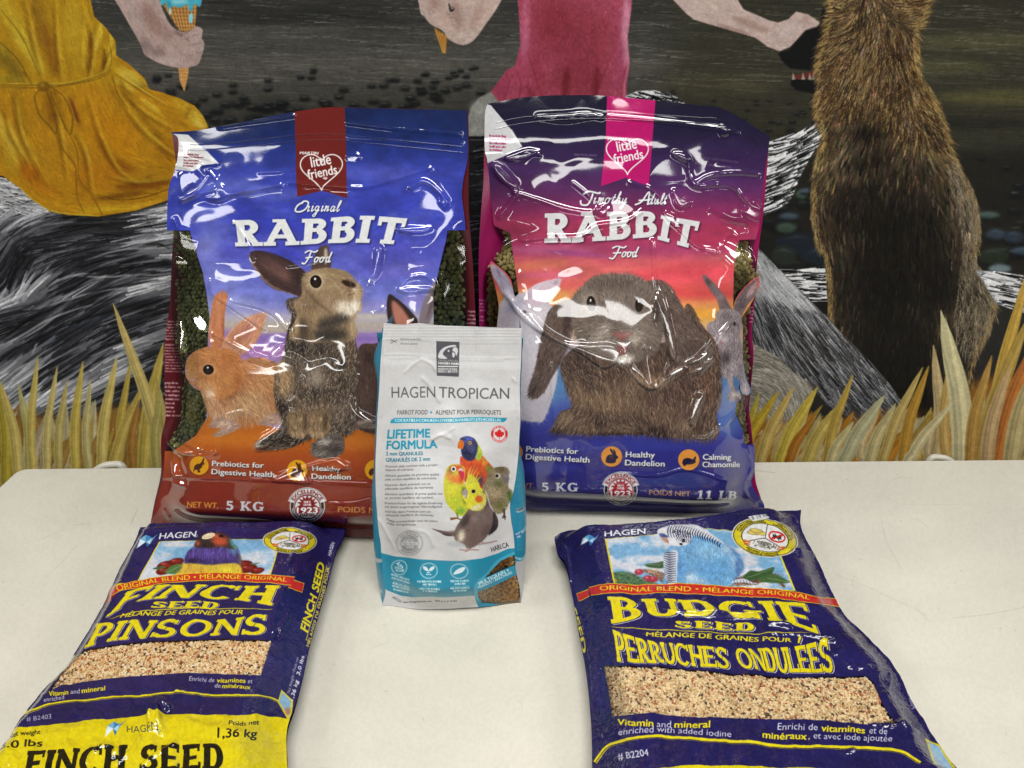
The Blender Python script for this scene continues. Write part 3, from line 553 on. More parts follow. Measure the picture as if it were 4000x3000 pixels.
r = np.random.default_rng(21); tan = ['#a39872', '#aea47c', '#988c68', '#b0a684', '#92803c', '#9c8440', '#a0967c', '#84602e', '#8c6c3c', '#7c5a30']
for i in range(210):
    x = r.uniform(-350, 2400); blade(x, 1790, x + r.normal(20, 60), r.uniform(1290, 1640), r.uniform(36, 62), tan[r.integers(len(tan))], .85, r.normal(0, 12))
for (x, tx, ty, w_, col) in ((40, -20, 1160, 60, '#a08f3c'), (120, 0, 1180, 60, '#b4a25c'), (190, 120, 1190, 44, '#a5a066'), (215, 250, 1010, 46, '#b4a25a'), (310, 380, 1075, 42, '#b9a968'), (390, 445, 1170, 44, '#aa9c5e'), (500, 550, 1040, 50, '#b5a153'), (590, 600, 1160, 44, '#aea36c'),
                             (670, 775, 1010, 58, '#bba962'), (790, 870, 1030, 44, '#ab964c'), (740, 960, 1180, 56, '#b09a54'), (950, 1085, 920, 74, '#b49f52'), (1080, 1040, 1150, 60, '#a8955a'), (1110, 750, 655, 62, '#b7a464'), (1040, 1070, 1240, 50, '#a59a5c'), (880, 920, 1300, 44, '#98703c'), (-60, -150, 1200, 60, '#ac9a50')):
    blade(x, 1790, tx, ty, w_ * 1.25, col, .97, 16 if tx < x else -16)
c.view(2700, 900, 1300)
c.fill([(-700, 1150), (380, 1250), (700, 1290), (1100, 1250), (1400, 1200), (1700, 1250), (1900, 1000), (2400, 900), (2400, 2500), (-700, 2500)], '#8a5c2c', .92, 30, False)
c.blob(500, 1400, 200, 120, '#a0621c', .8); c.blob(1200, 1450, 200, 100, '#9c5a1c', .8); c.blob(1560, 1420, 120, 80, '#7d3f1a', .7); c.blob(2000, 1500, 250, 200, '#a08455', .8); c.blob(1550, 1250, 60, 80, '#2b2014', .8)
cols = ['#b5a880', '#a9a384', '#b3a37a', '#a39768', '#b7a05a', '#9c7c3a', '#a8702c', '#b0a06e', '#8f5a28', '#9f8a5a', '#b49a66', '#a56a30', '#8d7440']
for i in range(230):
    x = r.uniform(-600, 2300); blade(x - 60, 1600, x + r.normal(90, 50), r.uniform(1150, 1480) - max(0, (x - 1700) * .5), r.uniform(44, 80), cols[r.integers(len(cols))], .85, r.normal(-20, 12))
for (x, tx, ty, w_, col) in ((380, 450, 1080, 44, '#a89a44'), (300, 580, 1070, 56, '#ad9338'), (450, 680, 1040, 56, '#b39a5a'), (580, 840, 1040, 66, '#b5a04a'), (640, 820, 1230, 46, '#99652c'), (760, 980, 1160, 66, '#b09c56'), (900, 1075, 960, 50, '#a88e4a'), (920, 1080, 1270, 50, '#b5ab7c'), (1000, 1290, 1090, 70, '#a8a580'),
                             (1180, 1360, 1150, 60, '#b2a676'), (1260, 1540, 910, 50, '#b09a5e'), (1400, 1580, 900, 54, '#a8813e'), (1620, 1610, 760, 64, '#b09c72'), (1700, 1730, 840, 56, '#b0935a'), (1420, 1750, 1130, 50, '#c0b58a'), (1810, 1660, 530, 104, '#c0b88e'), (1960, 2260, 200, 66, '#b5934a'), (1900, 2250, 560, 80, '#a58a4c'),
                             (2020, 2300, 700, 80, '#a8683a'), (2120, 2330, 820, 90, '#b0a070'), (1850, 2000, 830, 60, '#a5814a'), (1960, 2120, 900, 70, '#b0946a')):
    blade(x, 1600, tx, ty, w_ * 1.35, col, .97, 26 if tx < x else -22)
c.view(0, 0, 2212)
c.noise(26, .04, 70, octv=2); c.noise(7, .05, 71, octv=2)
c.a = np.clip(c.a, 0, 1); CV_mural.a = c.a = c.a * (.5 + .5 * np.clip(c.a / .40, 0, 1) ** .8)
# ---------------------------------------------------------------- artwork of the two big rabbit food bags
def eye(c, x, y, rx, ry, ringc='#c9b08e', rot=0):
    c.blob(x, y, rx * 1.7, ry * 1.6, ringc, .8, rot); c.ell(x, y, rx, ry, '#17100d', rot, 1, 1.5); c.blob(x, y + ry * .3, rx * .6, ry * .5, '#3b2a20', .7)
    c.ell(x - rx * .12, y - ry * .42, rx * .2, ry * .2, '#dfe3e6', 0, .95, 1)
def painted(c, P, base, blobs, sm=True, soft=3):
    c.fill(P, base, 1, soft, sm); A = c.mask(P, sm); c.clip = A
    for (x, y, a, b, ro, col, al) in blobs: c.blob(x, y, a, b, col, al, ro)
    c.clip = None; return A
def whisk(c, x, y, angs, L, col='#e8e2da', w_=1.6, a=.6, seed=0):
    r = np.random.default_rng(seed)
    for t in angs:
        t = math.radians(t + r.normal(0, 4)); l = L * r.uniform(.7, 1.1); b = r.normal(0, .12) * l
        c.line([(x, y), (x + .5 * l * math.cos(t) - b * math.sin(t), y + .5 * l * math.sin(t) + b * math.cos(t)), (x + l * math.cos(t), y + l * math.sin(t))], [w_, w_ * .7, .4], col, a)
def heart(c, cx, cy, R, col, w_=7, rot=0):
    t = np.linspace(0, 2 * np.pi, 60, endpoint=False)
    x = 16 * np.sin(t) ** 3; y = -(13 * np.cos(t) - 5 * np.cos(2 * t) - 2 * np.cos(3 * t) - np.cos(4 * t))
    P = np.stack([cx + x * R / 16 * 1.06, cy + y * R / 16], 1); P = np.vstack([P, P[:1]])
    c.line(P, w_, col, 1, 0, False)
def seal(c, x, y, R, red):
    """round EXCELLENCE / 1923 badge"""
    c.ell(x, y + R * .08, R * 1.0, R * .93, '#d9dcdd'); c.ell(x, y + R * .08, R * .95, R * .88, '#1b1a1c')
    c.ell(x, y + R * .08, R * .76, R * .7, red); c.ring(x, y + R * .08, R * .78, R * .03, '#d9dcdd')
    A = np.radians(np.linspace(198, 342, 24)); o = [(x + R * 1.16 * math.cos(t), y + R * .12 + R * 1.14 * math.sin(t)) for t in A]; i = [(x + R * .76 * math.cos(t), y + R * .12 + R * .74 * math.sin(t)) for t in A[::-1]]
    c.fill(o + i, '#d9dcdd', sm=False); A2 = np.radians(np.linspace(201, 339, 24))
    L = [(x + R * 1.11 * math.cos(t), y + R * .12 + R * 1.09 * math.sin(t)) for t in A2]; I = [(x + R * .8 * math.cos(t), y + R * .12 + R * .78 * math.sin(t)) for t in A2]
    c.line(L, R * .02, '#2a2a2c', 1, 0, False); c.line(I, R * .02, '#2a2a2c', 1, 0, False)
    c.arctext('EXCELLENCE', x, y + R * .12, R * .84, 207, 333, R * .2, red, .022, R * .82)
    # leaf burst
    P = []; angs = [-90, -72, -58, -40, -22, -5, 15, 35, 145, 165, 185, 202, 220, 238, 252]
    for k, t in enumerate([-90, -62, -38, -14, 12, 40, 90, 140, 168, 194, 218, 242]):
        t2 = math.radians(t); rr = R * (.62 if k % 1 == 0 else .4); P.append((x + rr * math.cos(t2), y - R * .02 + rr * math.sin(t2) * .95)); t3 = math.radians(t + 13); P.append((x + R * .38 * math.cos(t3), y - R * .02 + R * .36 * math.sin(t3)))
    c.ell(x, y + R * .1, R * .7, R * .64, '#d9dcdd'); c.fill(P, red, sm=False); c.blob(x, y + .1 * R, R * .5, R * .4, red, .9)
    c.text('SINCE', [(x - R * .2, y - R * .12), (x + R * .2, y - R * .12)], R * .12, '#e8e8e8', .01); c.text('DEPUIS', [(x - R * .22, y + R * .04), (x + R * .22, y + R * .04)], R * .12, '#e8e8e8', .01)
    c.rect(x - R * .66, y + R * .12, x + R * .66, y + R * .48, red)
    c.text('1923', [(x - R * .6, y + R * .45), (x + R * .6, y + R * .45)], R * .31, '#e9eaea', .03); c.text('MARTIN', [(x - R * .4, y + R * .64), (x + R * .4, y + R * .64)], R * .13, '#2a1214', .02)
    c.arctext('PRODUCT OF CANADA • PRODUIT DU CANADA', x, y + R * .08, R * .9, 172, 8, R * .1, '#d9dcdd', .008, R * .84, True)
SL = dict(sh=(4, 5, '#120608', .75, 3))
def slab(c, t, x0, x1, y, h, col='#d8dadc', dy=0, bold=.026):
    c.text(t, [(x0, y), (x1, y + dy)], h, col, bold, sh=(3, 4, '#140a0a', .8, 2))
def script(c, paths, w_, col='#dcdedf', off=True):
    """brush lettering: every stroke a polyline"""
    if off: c.lines([[(x + 4, y + 5) for x, y in p] for p in paths], w_, '#0e1030', .7, 2)
    c.lines(paths, w_, col)
def letters(ox, oy, s, sl, spec):
    out = []
    for dx, P in spec: out += [[(ox + (dx + x + sl * (1 - y)) * s, oy + y * s) for x, y in p] for p in P]
    return out
# lower case loops in a unit x-height box, y down, 0 = x-height line, 1 = baseline
g_o = [[(.55, .05), (.2, .1), (.05, .55), (.25, 1), (.6, .85), (.68, .4), (.55, .05), (.75, .2), (1, .1)]]
g_r = [[(0, .3), (.2, 0), (.3, .1), (.5, .08), (.42, .5), (.5, 1), (.8, .7)]]
g_i = [[(.1, .2), (.25, 0), (.2, .6), (.3, 1), (.6, .6)], [(.3, -.45), (.36, -.4)]]
g_g = [[(.6, .1), (.25, .05), (.08, .5), (.3, .9), (.6, .6), (.68, .05), (.62, 1.1), (.4, 1.9), (.05, 1.75), (.4, 1.3), (.95, .7)]]
g_n = [[(.05, .2), (.2, 0), (.15, 1), (.3, .3), (.6, .05), (.62, .5), (.62, .95), (.95, .6)]]
g_a = [[(.6, .1), (.25, .05), (.08, .5), (.25, 1), (.55, .7), (.7, .05), (.62, .8), (.75, 1), (1, .6)]]
g_l = [[(.1, .6), (.4, -.5), (.35, -1), (.15, -.6), (.12, .6), (.3, 1), (.6, .6)]]
g_d = [[(.6, .1), (.25, .05), (.08, .5), (.25, 1), (.55, .7), (.8, -1.0), (.62, .6), (.78, 1), (1, .7)]]
g_m = [[(.05, .2), (.2, 0), (.15, 1), (.3, .3), (.5, .05), (.52, 1), (.65, .3), (.88, .05), (.9, .9), (1.1, .8)]]
g_t = [[(.35, -.6), (.2, .3), (.2, .85), (.35, 1), (.6, .7)], [(0, 0), (.55, -.05)]]
g_h = [[(.1, .6), (.45, -.6), (.3, -.95), (.15, 1), (.3, .3), (.6, .05), (.62, .9), (.9, .7)]]
g_y = [[(.05, .1), (.15, .8), (.35, .9), (.6, .05), (.55, 1.2), (.3, 1.9), (.05, 1.7), (.4, 1.2), (.9, .7)]]
g_u = [[(.05, .1), (.12, .8), (.35, .95), (.6, .05), (.6, .8), (.75, 1), (.95, .7)]]
def hare_icon(c, x, y, R, col, dark, kind):
    c.ell(x, y, R, R * .98, '#1c0f0c', 0, .5, 4); c.ell(x - 2, y - 3, R, R * .98, col)
    q = lambda P: c.fill([(x + a * R, y + b * R) for a, b in P], dark)
    if kind == 0:
        q([(-.55, .1), (-.3, -.2), (.05, -.25), (.25, -.45), (.45, -.35), (.55, -.2), (.35, -.1), (.2, .2), (-.1, .4), (-.5, .35)]); q([(.25, -.4), (.4, -.8), (.52, -.8), (.42, -.35)]); q([(-.5, .2), (-.65, .5), (-.6, .55), (-.4, .3)]); q([(-.1, .3), (.1, .6), (-.15, .68), (-.2, .35)])
    elif kind == 1:
        q([(-.6, .35), (-.45, -.1), (-.1, -.25), (.2, -.15), (.5, -.1), (.6, .1), (.4, .25), (.35, .5), (0, .62), (-.5, .55)]); q([(.15, -.1), (-.2, -.7), (-.05, -.75), (.35, -.15)]); q([(.3, -.1), (.1, -.65), (.25, -.65), (.45, -.1)])
    else:
        q([(-.65, .25), (-.5, -.1), (-.1, -.22), (.3, -.1), (.6, .02), (.55, .25), (.2, .38), (-.5, .4)]); q([(.3, .05), (.55, -.35), (.65, -.3), (.5, .1)]); q([(-.5, .3), (-.55, .5), (-.3, .5)])
def ribbon_logo(c, P, col, cx, cy, R, mx0, mx1, my):
    c.fill(P, col, 1, 0, False)
    heart(c, cx, cy, R, '#e0dedd', 8)
    c.text('MARTIN', [(mx0, my), (mx1, my + 2)], 18, '#e0dedd', .03, shear=.15)
    c.text('little', [(cx - R * .5, cy - R * .1), (cx + R * .5, cy - R * .28)], R * .52, '#e6e4e3', .015)
    c.text('friends', [(cx - R * .66, cy + R * .5), (cx + R * .82, cy + R * .22)], R * .46, '#e6e4e3', .015)

# ===== blue bag
c = CV_blue = Cv(480, 360, 2000, 2220, .72, '#3a4296')
c.view(600, 350, 1300)                          # sky
c.rect(-300, -300, 2600, 3400, vstops((100, '#132048'), (300, '#16265c'), (420, '#22317c'), (560, '#343f9c'), (900, '#323ca4'), (1050, '#4a4cae'), (1250, '#5d63bb'), (1400, '#6a70b8'), (1480, '#8a86bd'), (1560, '#9c94b4'), (1620, '#8e78b8'), (1660, '#a99ab8')))
full_ = None
for (x, y, a, b, ro, col, al) in ((500, 200, 500, 90, 0, '#1a2752', .5), (1700, 200, 400, 90, 0, '#15275c', .6), (500, 640, 300, 80, 0, '#5560b4', .6), (800, 700, 260, 60, 0, '#6670bd', .4), (1500, 560, 350, 70, 0, '#5058b4', .6), (400, 900, 200, 120, 30, '#6068bc', .7), (350, 1050, 120, 140, 0, '#8a90cc', .6), (450, 1250, 200, 120, 20, '#7f86c8', .6),
                                  (1000, 950, 500, 70, 0, '#3238a0', .6), (1700, 900, 300, 80, 0, '#4a50b0', .5), (1500, 1150, 300, 100, 0, '#4d4cae', .6), (900, 1100, 200, 100, 0, '#3034a0', .6), (1650, 1200, 300, 60, -10, '#6a62b8', .6), (500, 1430, 260, 80, 0, '#9aa0c8', .6), (1500, 1450, 300, 60, 0, '#8f80b8', .6), (1800, 1400, 200, 60, 0, '#8a7ab8', .6)): c.blob(x, y, a, b, col, al, ro)
c.noise(90, .3, 3, 2, 1, octv=4, col='#7a84cc', reg=c.mask([(-400, 560), (2700, 560), (2700, 1500), (-400, 1500)], False, 60)); c.noise(60, .14, 4, 1.5, 1, octv=4)
c.view(550, 1200, 1300)
c.rect(-200, 0, 2600, 900, vstops((0, '#7d7fba'), (60, '#a7a0b4'), (120, '#aaa08e'), (170, '#8a6fae'), (230, '#8b6cb0'), (300, '#a06ca8'), (360, '#9a7fb8'), (420, '#9a88b6')), .9, 30)
c.blob(850, 150, 300, 30, '#b4aa96', .8); c.blob(850, 210, 300, 30, '#7e64aa', .8); c.blob(1500, 60, 200, 25, '#b8ae9c', .7); c.blob(1500, 150, 200, 25, '#b0a894', .6); c.blob(1480, 210, 160, 20, '#7c62a8', .7)
hill = [(100, 960), (290, 905), (420, 800), (470, 700), (600, 700), (760, 760), (900, 790), (1200, 820), (1600, 790), (2200, 800), (2700, 860), (2700, 1150), (0, 1150)]
c.fill([(-200, 960), (290, 905), (370, 830), (430, 760), (480, 690), (620, 690), (760, 770), (1200, 830), (1600, 795), (2200, 800), (2700, 860), (2700, 1400), (-200, 1400)], '#b0611f', 1, 3)
c.rect(-200, 850, 2700, 1750, vstops((850, '#b5641f'), (950, '#a8521d'), (1030, '#9c4420'), (1110, '#8c3a20'), (1150, '#802c1e'), (1300, '#7c281c'), (1460, '#5c1c18'), (1500, '#6a201c'), (1560, '#5a1a18')), .95, 25)
c.blob(700, 880, 500, 60, '#c06f24', .7); c.blob(1400, 900, 300, 60, '#c47028', .7); c.blob(600, 1420, 500, 40, '#3d1210', .6)
# brown rabbit, right (mostly hidden)
A = painted(c, [(1440, 300), (1560, 240), (1700, 230), (2000, 300), (2100, 500), (2000, 800), (1440, 800)], '#463430', [(1520, 330, 60, 60, 0, '#2a201e', .7), (1500, 600, 80, 200, 0, '#5d4a42', .6)])
c.hair(A, 2500, 80, 40, .3, 1, .7, seed=2)
c.fill([(1450, 800), (1440, 760), (1500, 740), (1800, 740), (1800, 800)], '#8f7d76', .9, 4); c.fill([(1646, -80), (1700, -60), (1790, 20), (1840, 110), (1700, 200), (1640, 60)], '#2e2220', 1, 3); c.fill([(1670, -40), (1740, 10), (1800, 120), (1700, 120)], '#a86d5c', 1, 6)
c.fill([(1950, -160), (1975, -150), (1960, 0), (1900, 130), (1850, 110), (1880, -40)], '#7d6f74', 1, 3); c.fill([(1945, -120), (1960, -100), (1940, 0), (1900, 80)], '#55464c', .8, 6)
# tan rabbit
TAN = [(470, 830)]
A = painted(c, [(690, 350), (800, 335), (900, 380), (960, 520), (960, 740), (800, 770), (640, 790), (500, 770), (420, 640), (410, 520), (560, 460), (640, 420)], '#a5714c',
            [(760, 380, 160, 60, 0, '#b57c54', .8), (820, 500, 100, 120, 0, '#b08258', .7), (700, 620, 180, 110, 0, '#b5936c', .8), (560, 560, 90, 70, 30, '#6d4530', .7), (600, 520, 70, 50, 30, '#7a4c30', .8), (480, 640, 80, 120, 0, '#b98f6c', .8), (560, 720, 120, 60, 0, '#b79a80', .8), (840, 700, 100, 50, 0, '#b59672', .7), (450, 560, 60, 40, 20, '#c9b098', .7)])
c.hair(A, 6000, field((800, 380, 10), (850, 600, 60), (600, 560, 40), (480, 650, 70), (600, 740, 90)), 46, .16, 1, .7, seed=5)
for P in ([(470, 770), (520, 730), (640, 770), (660, 800), (560, 850), (500, 860), (490, 840), (540, 800), (470, 800)], [(800, 750), (900, 700), (960, 710), (960, 760), (820, 780)]):
    A = painted(c, P, '#a08274', [(560, 770, 60, 30, 0, '#c0a590', .7), (520, 840, 40, 20, 0, '#9b7c5c', .8), (880, 740, 60, 20, 0, '#b39880', .6)]); c.hair(A, 500, 160, 24, .14, 1, .7, seed=6)
A = painted(c, [(575, -30), (560, 80), (555, 270), (480, 280), (460, 180), (470, 60), (490, -60), (540, -95), (580, -80)], '#b06f4c', [(520, 60, 20, 140, 0, '#bd8260', .7), (560, 160, 14, 120, 0, '#8f5238', .7), (475, 200, 10, 120, 0, '#c59478', .6)]); c.hair(A, 1500, -88, 30, .1, 1, .6, seed=7)
A = painted(c, [(540, 290), (570, 200), (640, 120), (740, 60), (830, 40), (832, 80), (790, 200), (720, 290), (640, 320)], '#b98468', [(700, 170, 90, 50, -45, '#a26a5e', .8), (760, 100, 50, 30, -50, '#b08072', .7), (640, 220, 50, 60, -40, '#8f5a40', .6)]); c.hair(A, 1600, -50, 34, .12, 1, .6, seed=8)
c.line([(545, 290), (575, 200), (645, 118), (740, 62), (828, 42)], [3, 6, 4], '#cf9c7c', .7, 2)
A = painted(c, [(310, 430), (315, 370), (350, 310), (430, 265), (520, 270), (620, 290), (680, 360), (690, 450), (640, 540), (560, 600), (480, 600), (420, 560), (350, 520), (300, 490)], '#b07547',
            [(430, 330, 90, 50, -10, '#bd8350', .8), (580, 350, 90, 80, 0, '#a8693c', .8), (360, 420, 50, 60, 0, '#b98a62', .7), (340, 480, 40, 30, 0, '#b58478', .8), (320, 440, 14, 16, 0, '#c9a28c', .6), (450, 520, 90, 40, 20, '#c9a070', .7), (560, 480, 80, 70, 0, '#b27a48', .7), (450, 570, 60, 30, 10, '#e0cdb6', .8), (640, 480, 40, 80, 0, '#8f5530', .6)])
c.hair(A, 4200, field((330, 450, 150), (420, 320, -160), (560, 320, 15), (620, 450, 40), (480, 560, 50), (420, 420, 120)), 30, .12, 1, .65, seed=9)
eye(c, 452, 414, 36, 33, '#c99c74'); c.line([(312, 490), (330, 494), (345, 484)], 4, '#6a3a34', .8, 1); c.ell(322, 488, 9, 5, '#8c4a48', 20)
whisk(c, 345, 480, (200, 170, 150, 130, 100, 30, 10, -10), 90, '#f0e4d8', seed=3)
# standing grey-brown rabbit
A = painted(c, [(990, -60), (1010, 60), (970, 200), (950, 330), (900, 400), (890, 600), (950, 760), (930, 810), (800, 880), (770, 920), (850, 945), (1000, 930), (1130, 870), (1290, 860), (1420, 820), (1450, 700), (1440, 560), (1460, 400), (1430, 220), (1380, 100), (1380, -60)], '#453b35',
            [(1030, 150, 70, 200, 0, '#2f2a2a', .8), (1180, 60, 150, 70, 0, '#262424', .8), (1180, 250, 120, 120, 0, '#3b3532', .8), (1350, 250, 80, 200, 0, '#5c4a38', .8), (960, 480, 70, 160, 0, '#a58560', .85), (920, 380, 30, 80, 0, '#c9a77a', .7), (1150, 430, 140, 140, 0, '#6e6054', .8), (1380, 450, 70, 160, 0, '#4a4036', .8), (1150, 560, 160, 60, 0, '#3a332d', .7),
             (1060, 700, 90, 130, 10, '#75604c', .8), (1200, 690, 80, 130, -5, '#7a6550', .8), (1350, 680, 90, 120, 0, '#66584e', .8), (950, 660, 40, 100, 0, '#2b2422', .8), (900, 870, 120, 50, -20, '#262120', .9), (1050, 870, 120, 50, 0, '#1f1b1a', .9), (1080, 820, 90, 30, 0, '#a58e70', .7), (1190, 820, 50, 30, 0, '#a58e70', .7), (1130, 750, 20, 80, 0, '#2a2422', .8), (800, 900, 40, 30, 0, '#c9c0b6', .8)])
c.hair(A, 12000, field((1050, 100, 80), (1300, 100, 100), (950, 450, 75), (1150, 400, 90), (1400, 450, 95), (1060, 700, 88), (1350, 750, 110), (900, 880, 160)), 44, .26, 1, .7, seed=10, spread=.3)
c.blob(1170, 470, 60, 90, '#a89c90', .5); c.blob(1330, 330, 60, 140, '#1f1c1c', .5); c.blob(1060, 250, 60, 120, '#1f1c1c', .5); c.hair(A, 1800, field((1050, 100, 80), (1300, 100, 100), (950, 450, 75), (1150, 400, 90), (1400, 450, 95), (1060, 700, 88), (1350, 750, 110), (900, 880, 160)), 30, .15, 1, .7, seed=11, spread=.5, col='#b09c82')
A = painted(c, [(1150, 900), (1230, 850), (1340, 850), (1360, 920), (1330, 980), (1240, 1000), (1160, 990), (1135, 950)], '#5d5450', [(1230, 890, 60, 30, -20, '#b9b0a6', .6), (1300, 940, 60, 40, 0, '#3a3432', .8), (1200, 970, 50, 20, 0, '#9d948c', .6)]); c.hair(A, 900, 150, 24, .3, 1, .7, seed=12)
for x in (1060, 1190):
    A = painted(c, [(x - 70, 700), (x + 50, 700), (x + 70, 800), (x + 20, 860), (x - 50, 850), (x - 80, 790)], '#7a644c', [(x, 760, 50, 80, 0, '#8f785a', .7), (x - 10, 840, 60, 20, 0, '#c0a684', .8), (x + 40, 760, 20, 80, 0, '#3b2f26', .7)]); c.hair(A, 900, 90, 30, .25, 1, .7, seed=13)
c.fill([(1035, 60), (1200, 40), (1290, 80), (1240, 140), (1230, 280), (1120, 190), (1040, 170)], '#2a2828', .55, 14)
c.view(600, 350, 1300)
A = painted(c, [(650, 1090), (680, 1070), (760, 1080), (900, 1130), (1010, 1210), (1030, 1280), (1000, 1370), (900, 1350), (780, 1310), (690, 1210), (645, 1120)], '#3c2b2c', [(800, 1180, 140, 60, 28, '#5f4340', .9), (740, 1130, 60, 30, 28, '#4d3836', .8), (880, 1240, 90, 40, 28, '#6a4c44', .7), (960, 1250, 60, 80, 0, '#2b2220', .8)])
c.line([(650, 1090), (650, 1130), (700, 1215), (790, 1305), (960, 1370)], [4, 9, 5], '#a98c72', .8, 2); c.line([(655, 1085), (700, 1072), (820, 1095), (1000, 1200)], [3, 5, 3], '#191414', .7, 2); c.hair(A, 1500, 30, 40, .14, 1, .5, seed=14)
A = painted(c, [(1060, 1200), (1075, 1110), (1110, 1050), (1150, 1035), (1170, 1060), (1180, 1190)], '#4b3a34', [(1150, 1110, 16, 70, 0, '#cdbdb0', .8), (1090, 1130, 16, 60, 0, '#2e2320', .8)]); c.hair(A, 300, -85, 30, .14, 1, .5, seed=15)
A = painted(c, [(960, 1500), (940, 1420), (990, 1360), (1000, 1250), (1060, 1200), (1180, 1185), (1290, 1210), (1350, 1270), (1395, 1330), (1385, 1400), (1390, 1450), (1340, 1520), (1330, 1660), (930, 1660)], '#8a7358',
            [(1150, 1230, 120, 40, 8, '#94805f', .8), (1050, 1420, 90, 80, 0, '#75604a', .8), (1150, 1430, 80, 80, 0, '#8e7860', .8), (1270, 1440, 80, 60, 0, '#ddd2c0', .9), (1350, 1350, 40, 60, 0, '#b9a181', .8), (1345, 1430, 44, 54, 0, '#ece2d2', .9), (1300, 1290, 60, 30, 20, '#a88b68', .7), (1000, 1600, 60, 120, 0, '#3d332c', .8), (1200, 1530, 160, 50, -15, '#34302e', .9), (1180, 1620, 160, 60, 0, '#2c2928', .9), (1330, 1580, 30, 80, 0, '#b39c7c', .7), (960, 1560, 20, 80, 0, '#a98f6c', .8), (1310, 1480, 50, 30, 0, '#e4dacb', .7)])
c.hair(A, 6500, field((1100, 1220, -175), (1050, 1400, 100), (1200, 1400, 60), (1330, 1400, 90), (1250, 1280, -160), (1150, 1560, 70), (1300, 1600, 90)), 30, .15, 1, .6, seed=16, spread=.3); c.line([(1000, 1300), (1060, 1380), (1130, 1440), (1200, 1490)], [8, 22, 8], '#4a3a2e', .5, 8); c.line([(1130, 1330), (1200, 1300), (1250, 1330), (1260, 1380)], [4, 14, 5], '#cbb796', .5, 6)
eye(c, 1085, 1275, 38, 43, '#dac9ae', -8); c.ell(1302, 1290, 52, 20, '#2a1a15', 22, .95, 4); c.line([(1255, 1275), (1300, 1300), (1345, 1290)], [3, 8, 3], '#1a0f0c', .9, 2); c.line([(1290, 1365), (1320, 1360), (1340, 1350)], [2, 6, 2], '#3a211c', .8, 2); c.blob(1300, 1330, 20, 30, '#5f4a3c', .5)
whisk(c, 1330, 1330, (-70, -55, -40, -30, -20, -10, 10, 30, 50, -80), 130, '#ece4da', 1.6, .6, 4)
# clear windows at both sides
c.view(600, 350, 1300)
WL = [(-200, 935), (250, 935), (330, 1210), (385, 1560), (360, 1660), (340, 1800), (-200, 1800)]
WR = [(1955, 935), (2400, 930), (2400, 1800), (1840, 1800), (1862, 1560), (1862, 1350), (1905, 1160), (1950, 985)]
c.view(550, 1200, 1300)
WL2 = [(-200, 20), (440, 20), (470, 150), (460, 260), (330, 320), (300, 430), (400, 560), (440, 680), (440, 740), (370, 850), (290, 905), (230, 955), (-200, 957)]
WR2 = [(1950, -100), (2500, -100), (2500, 960), (2400, 958), (2250, 880), (2140, 780), (2060, 500), (1990, 100)]
c.view(600, 350, 1300); W = np.maximum(c.mask(WL, False), c.mask(WR, False)); c.view(550, 1200, 1300); W = np.maximum(W, np.maximum(c.mask(WL2, False), c.mask(WR2, False)))
keep = c.mask([(300, 430), (330, 320), (440, 262), (540, 270), (600, 300), (560, 560), (420, 560), (340, 520)], True)
keep = np.maximum(keep, c.mask([(490, -60), (580, -60), (560, 280), (460, 280), (465, 60)], True)); keep = np.maximum(keep, c.mask([(440, 800), (470, 740), (520, 720), (640, 770), (600, 860), (480, 860)]))
c.alpha = 1 - W * (1 - keep)
c.view(600, 350, 1300)
ribbon_logo(c, [(930, -60), (1265, -60), (1292, 722), (1122, 672), (957, 712)], '#681e1c', 1118, 530, 132, 972, 1095, 430)
c.text('Tm', [(1228, 530), (1245, 528)], 10, '#e0dedd', 0)
for p in ((930, '#1a1230'),): pass
script(c, [[(1000, 745), (960, 770), (945, 805), (975, 812), (1015, 790), (1030, 750), (1000, 742), (985, 760)]], 11)
script(c, letters(1008, 774, 36, .35, [(0, g_r), (.92, g_i), (1.62, g_g), (2.75, g_i), (3.4, g_n), (4.55, g_a), (5.7, g_l)]), 8)
RB = [(548, 1042), (900, 1035), (1150, 1022), (1400, 1018), (1640, 1030)]; RT = [(528, 868), (800, 862), (1100, 856), (1400, 838), (1690, 856)]
c.text('RABBIT', RB, RT, '#d5d7d8', kind='serif', gap=.03, T=.2, sh=(7, 8, '#0c0c30', .8, 6))
script(c, [[(1010, 1085), (1040, 1070), (1075, 1080), (1098, 1068)], [(1052, 1078), (1035, 1120), (1012, 1155), (990, 1150)], [(1015, 1118), (1062, 1112)]], 10)
script(c, letters(1070, 1112, 34, .3, [(0, g_o), (1.05, g_o), (2.2, g_d)]), 9)
c.fill([(60, 290), (230, 300), (330, 390), (440, 490), (330, 505), (270, 545), (120, 530), (60, 500)], '#cfd0d2', 1, 1, False); c.fill([(330, 385), (350, 400), (435, 488), (400, 480)], '#e8e8ea', .8, 2, False)
for i, (t, x1) in enumerate((('Resealable Bag!', 306), ('Sealed for Freshness', 338), ('Sac refermable!', 306), ('Scellé pour plus', 300), ('de fraîcheur', 270))): y = 436 + i * 18 + (4 if i > 1 else 0); c.text(t, [(203, y), (x1, y + 3)], 12, '#7d3038', .008)
c.view(550, 1200, 1300)
for (x, k) in ((392, 0), (1048, 1), (1562, 2)): hare_icon(c, x, 1054 if k == 0 else (1080 if k else 0), 64 if k == 0 else 68, '#d99a1c', '#4d2a16', k)
slab(c, 'Prebiotics for', 475, 824, 1052, 34, dy=12); slab(c, 'Digestive Health', 470, 896, 1108, 34, dy=16)
slab(c, 'Healthy', 1145, 1335, 1082, 34, dy=4); slab(c, 'Dandelion', 1138, 1400, 1136, 34, dy=6); slab(c, 'Calming', 1640, 1830, 1082, 34, dy=4); slab(c, 'Chamomile', 1640, 1900, 1136, 34, dy=6)
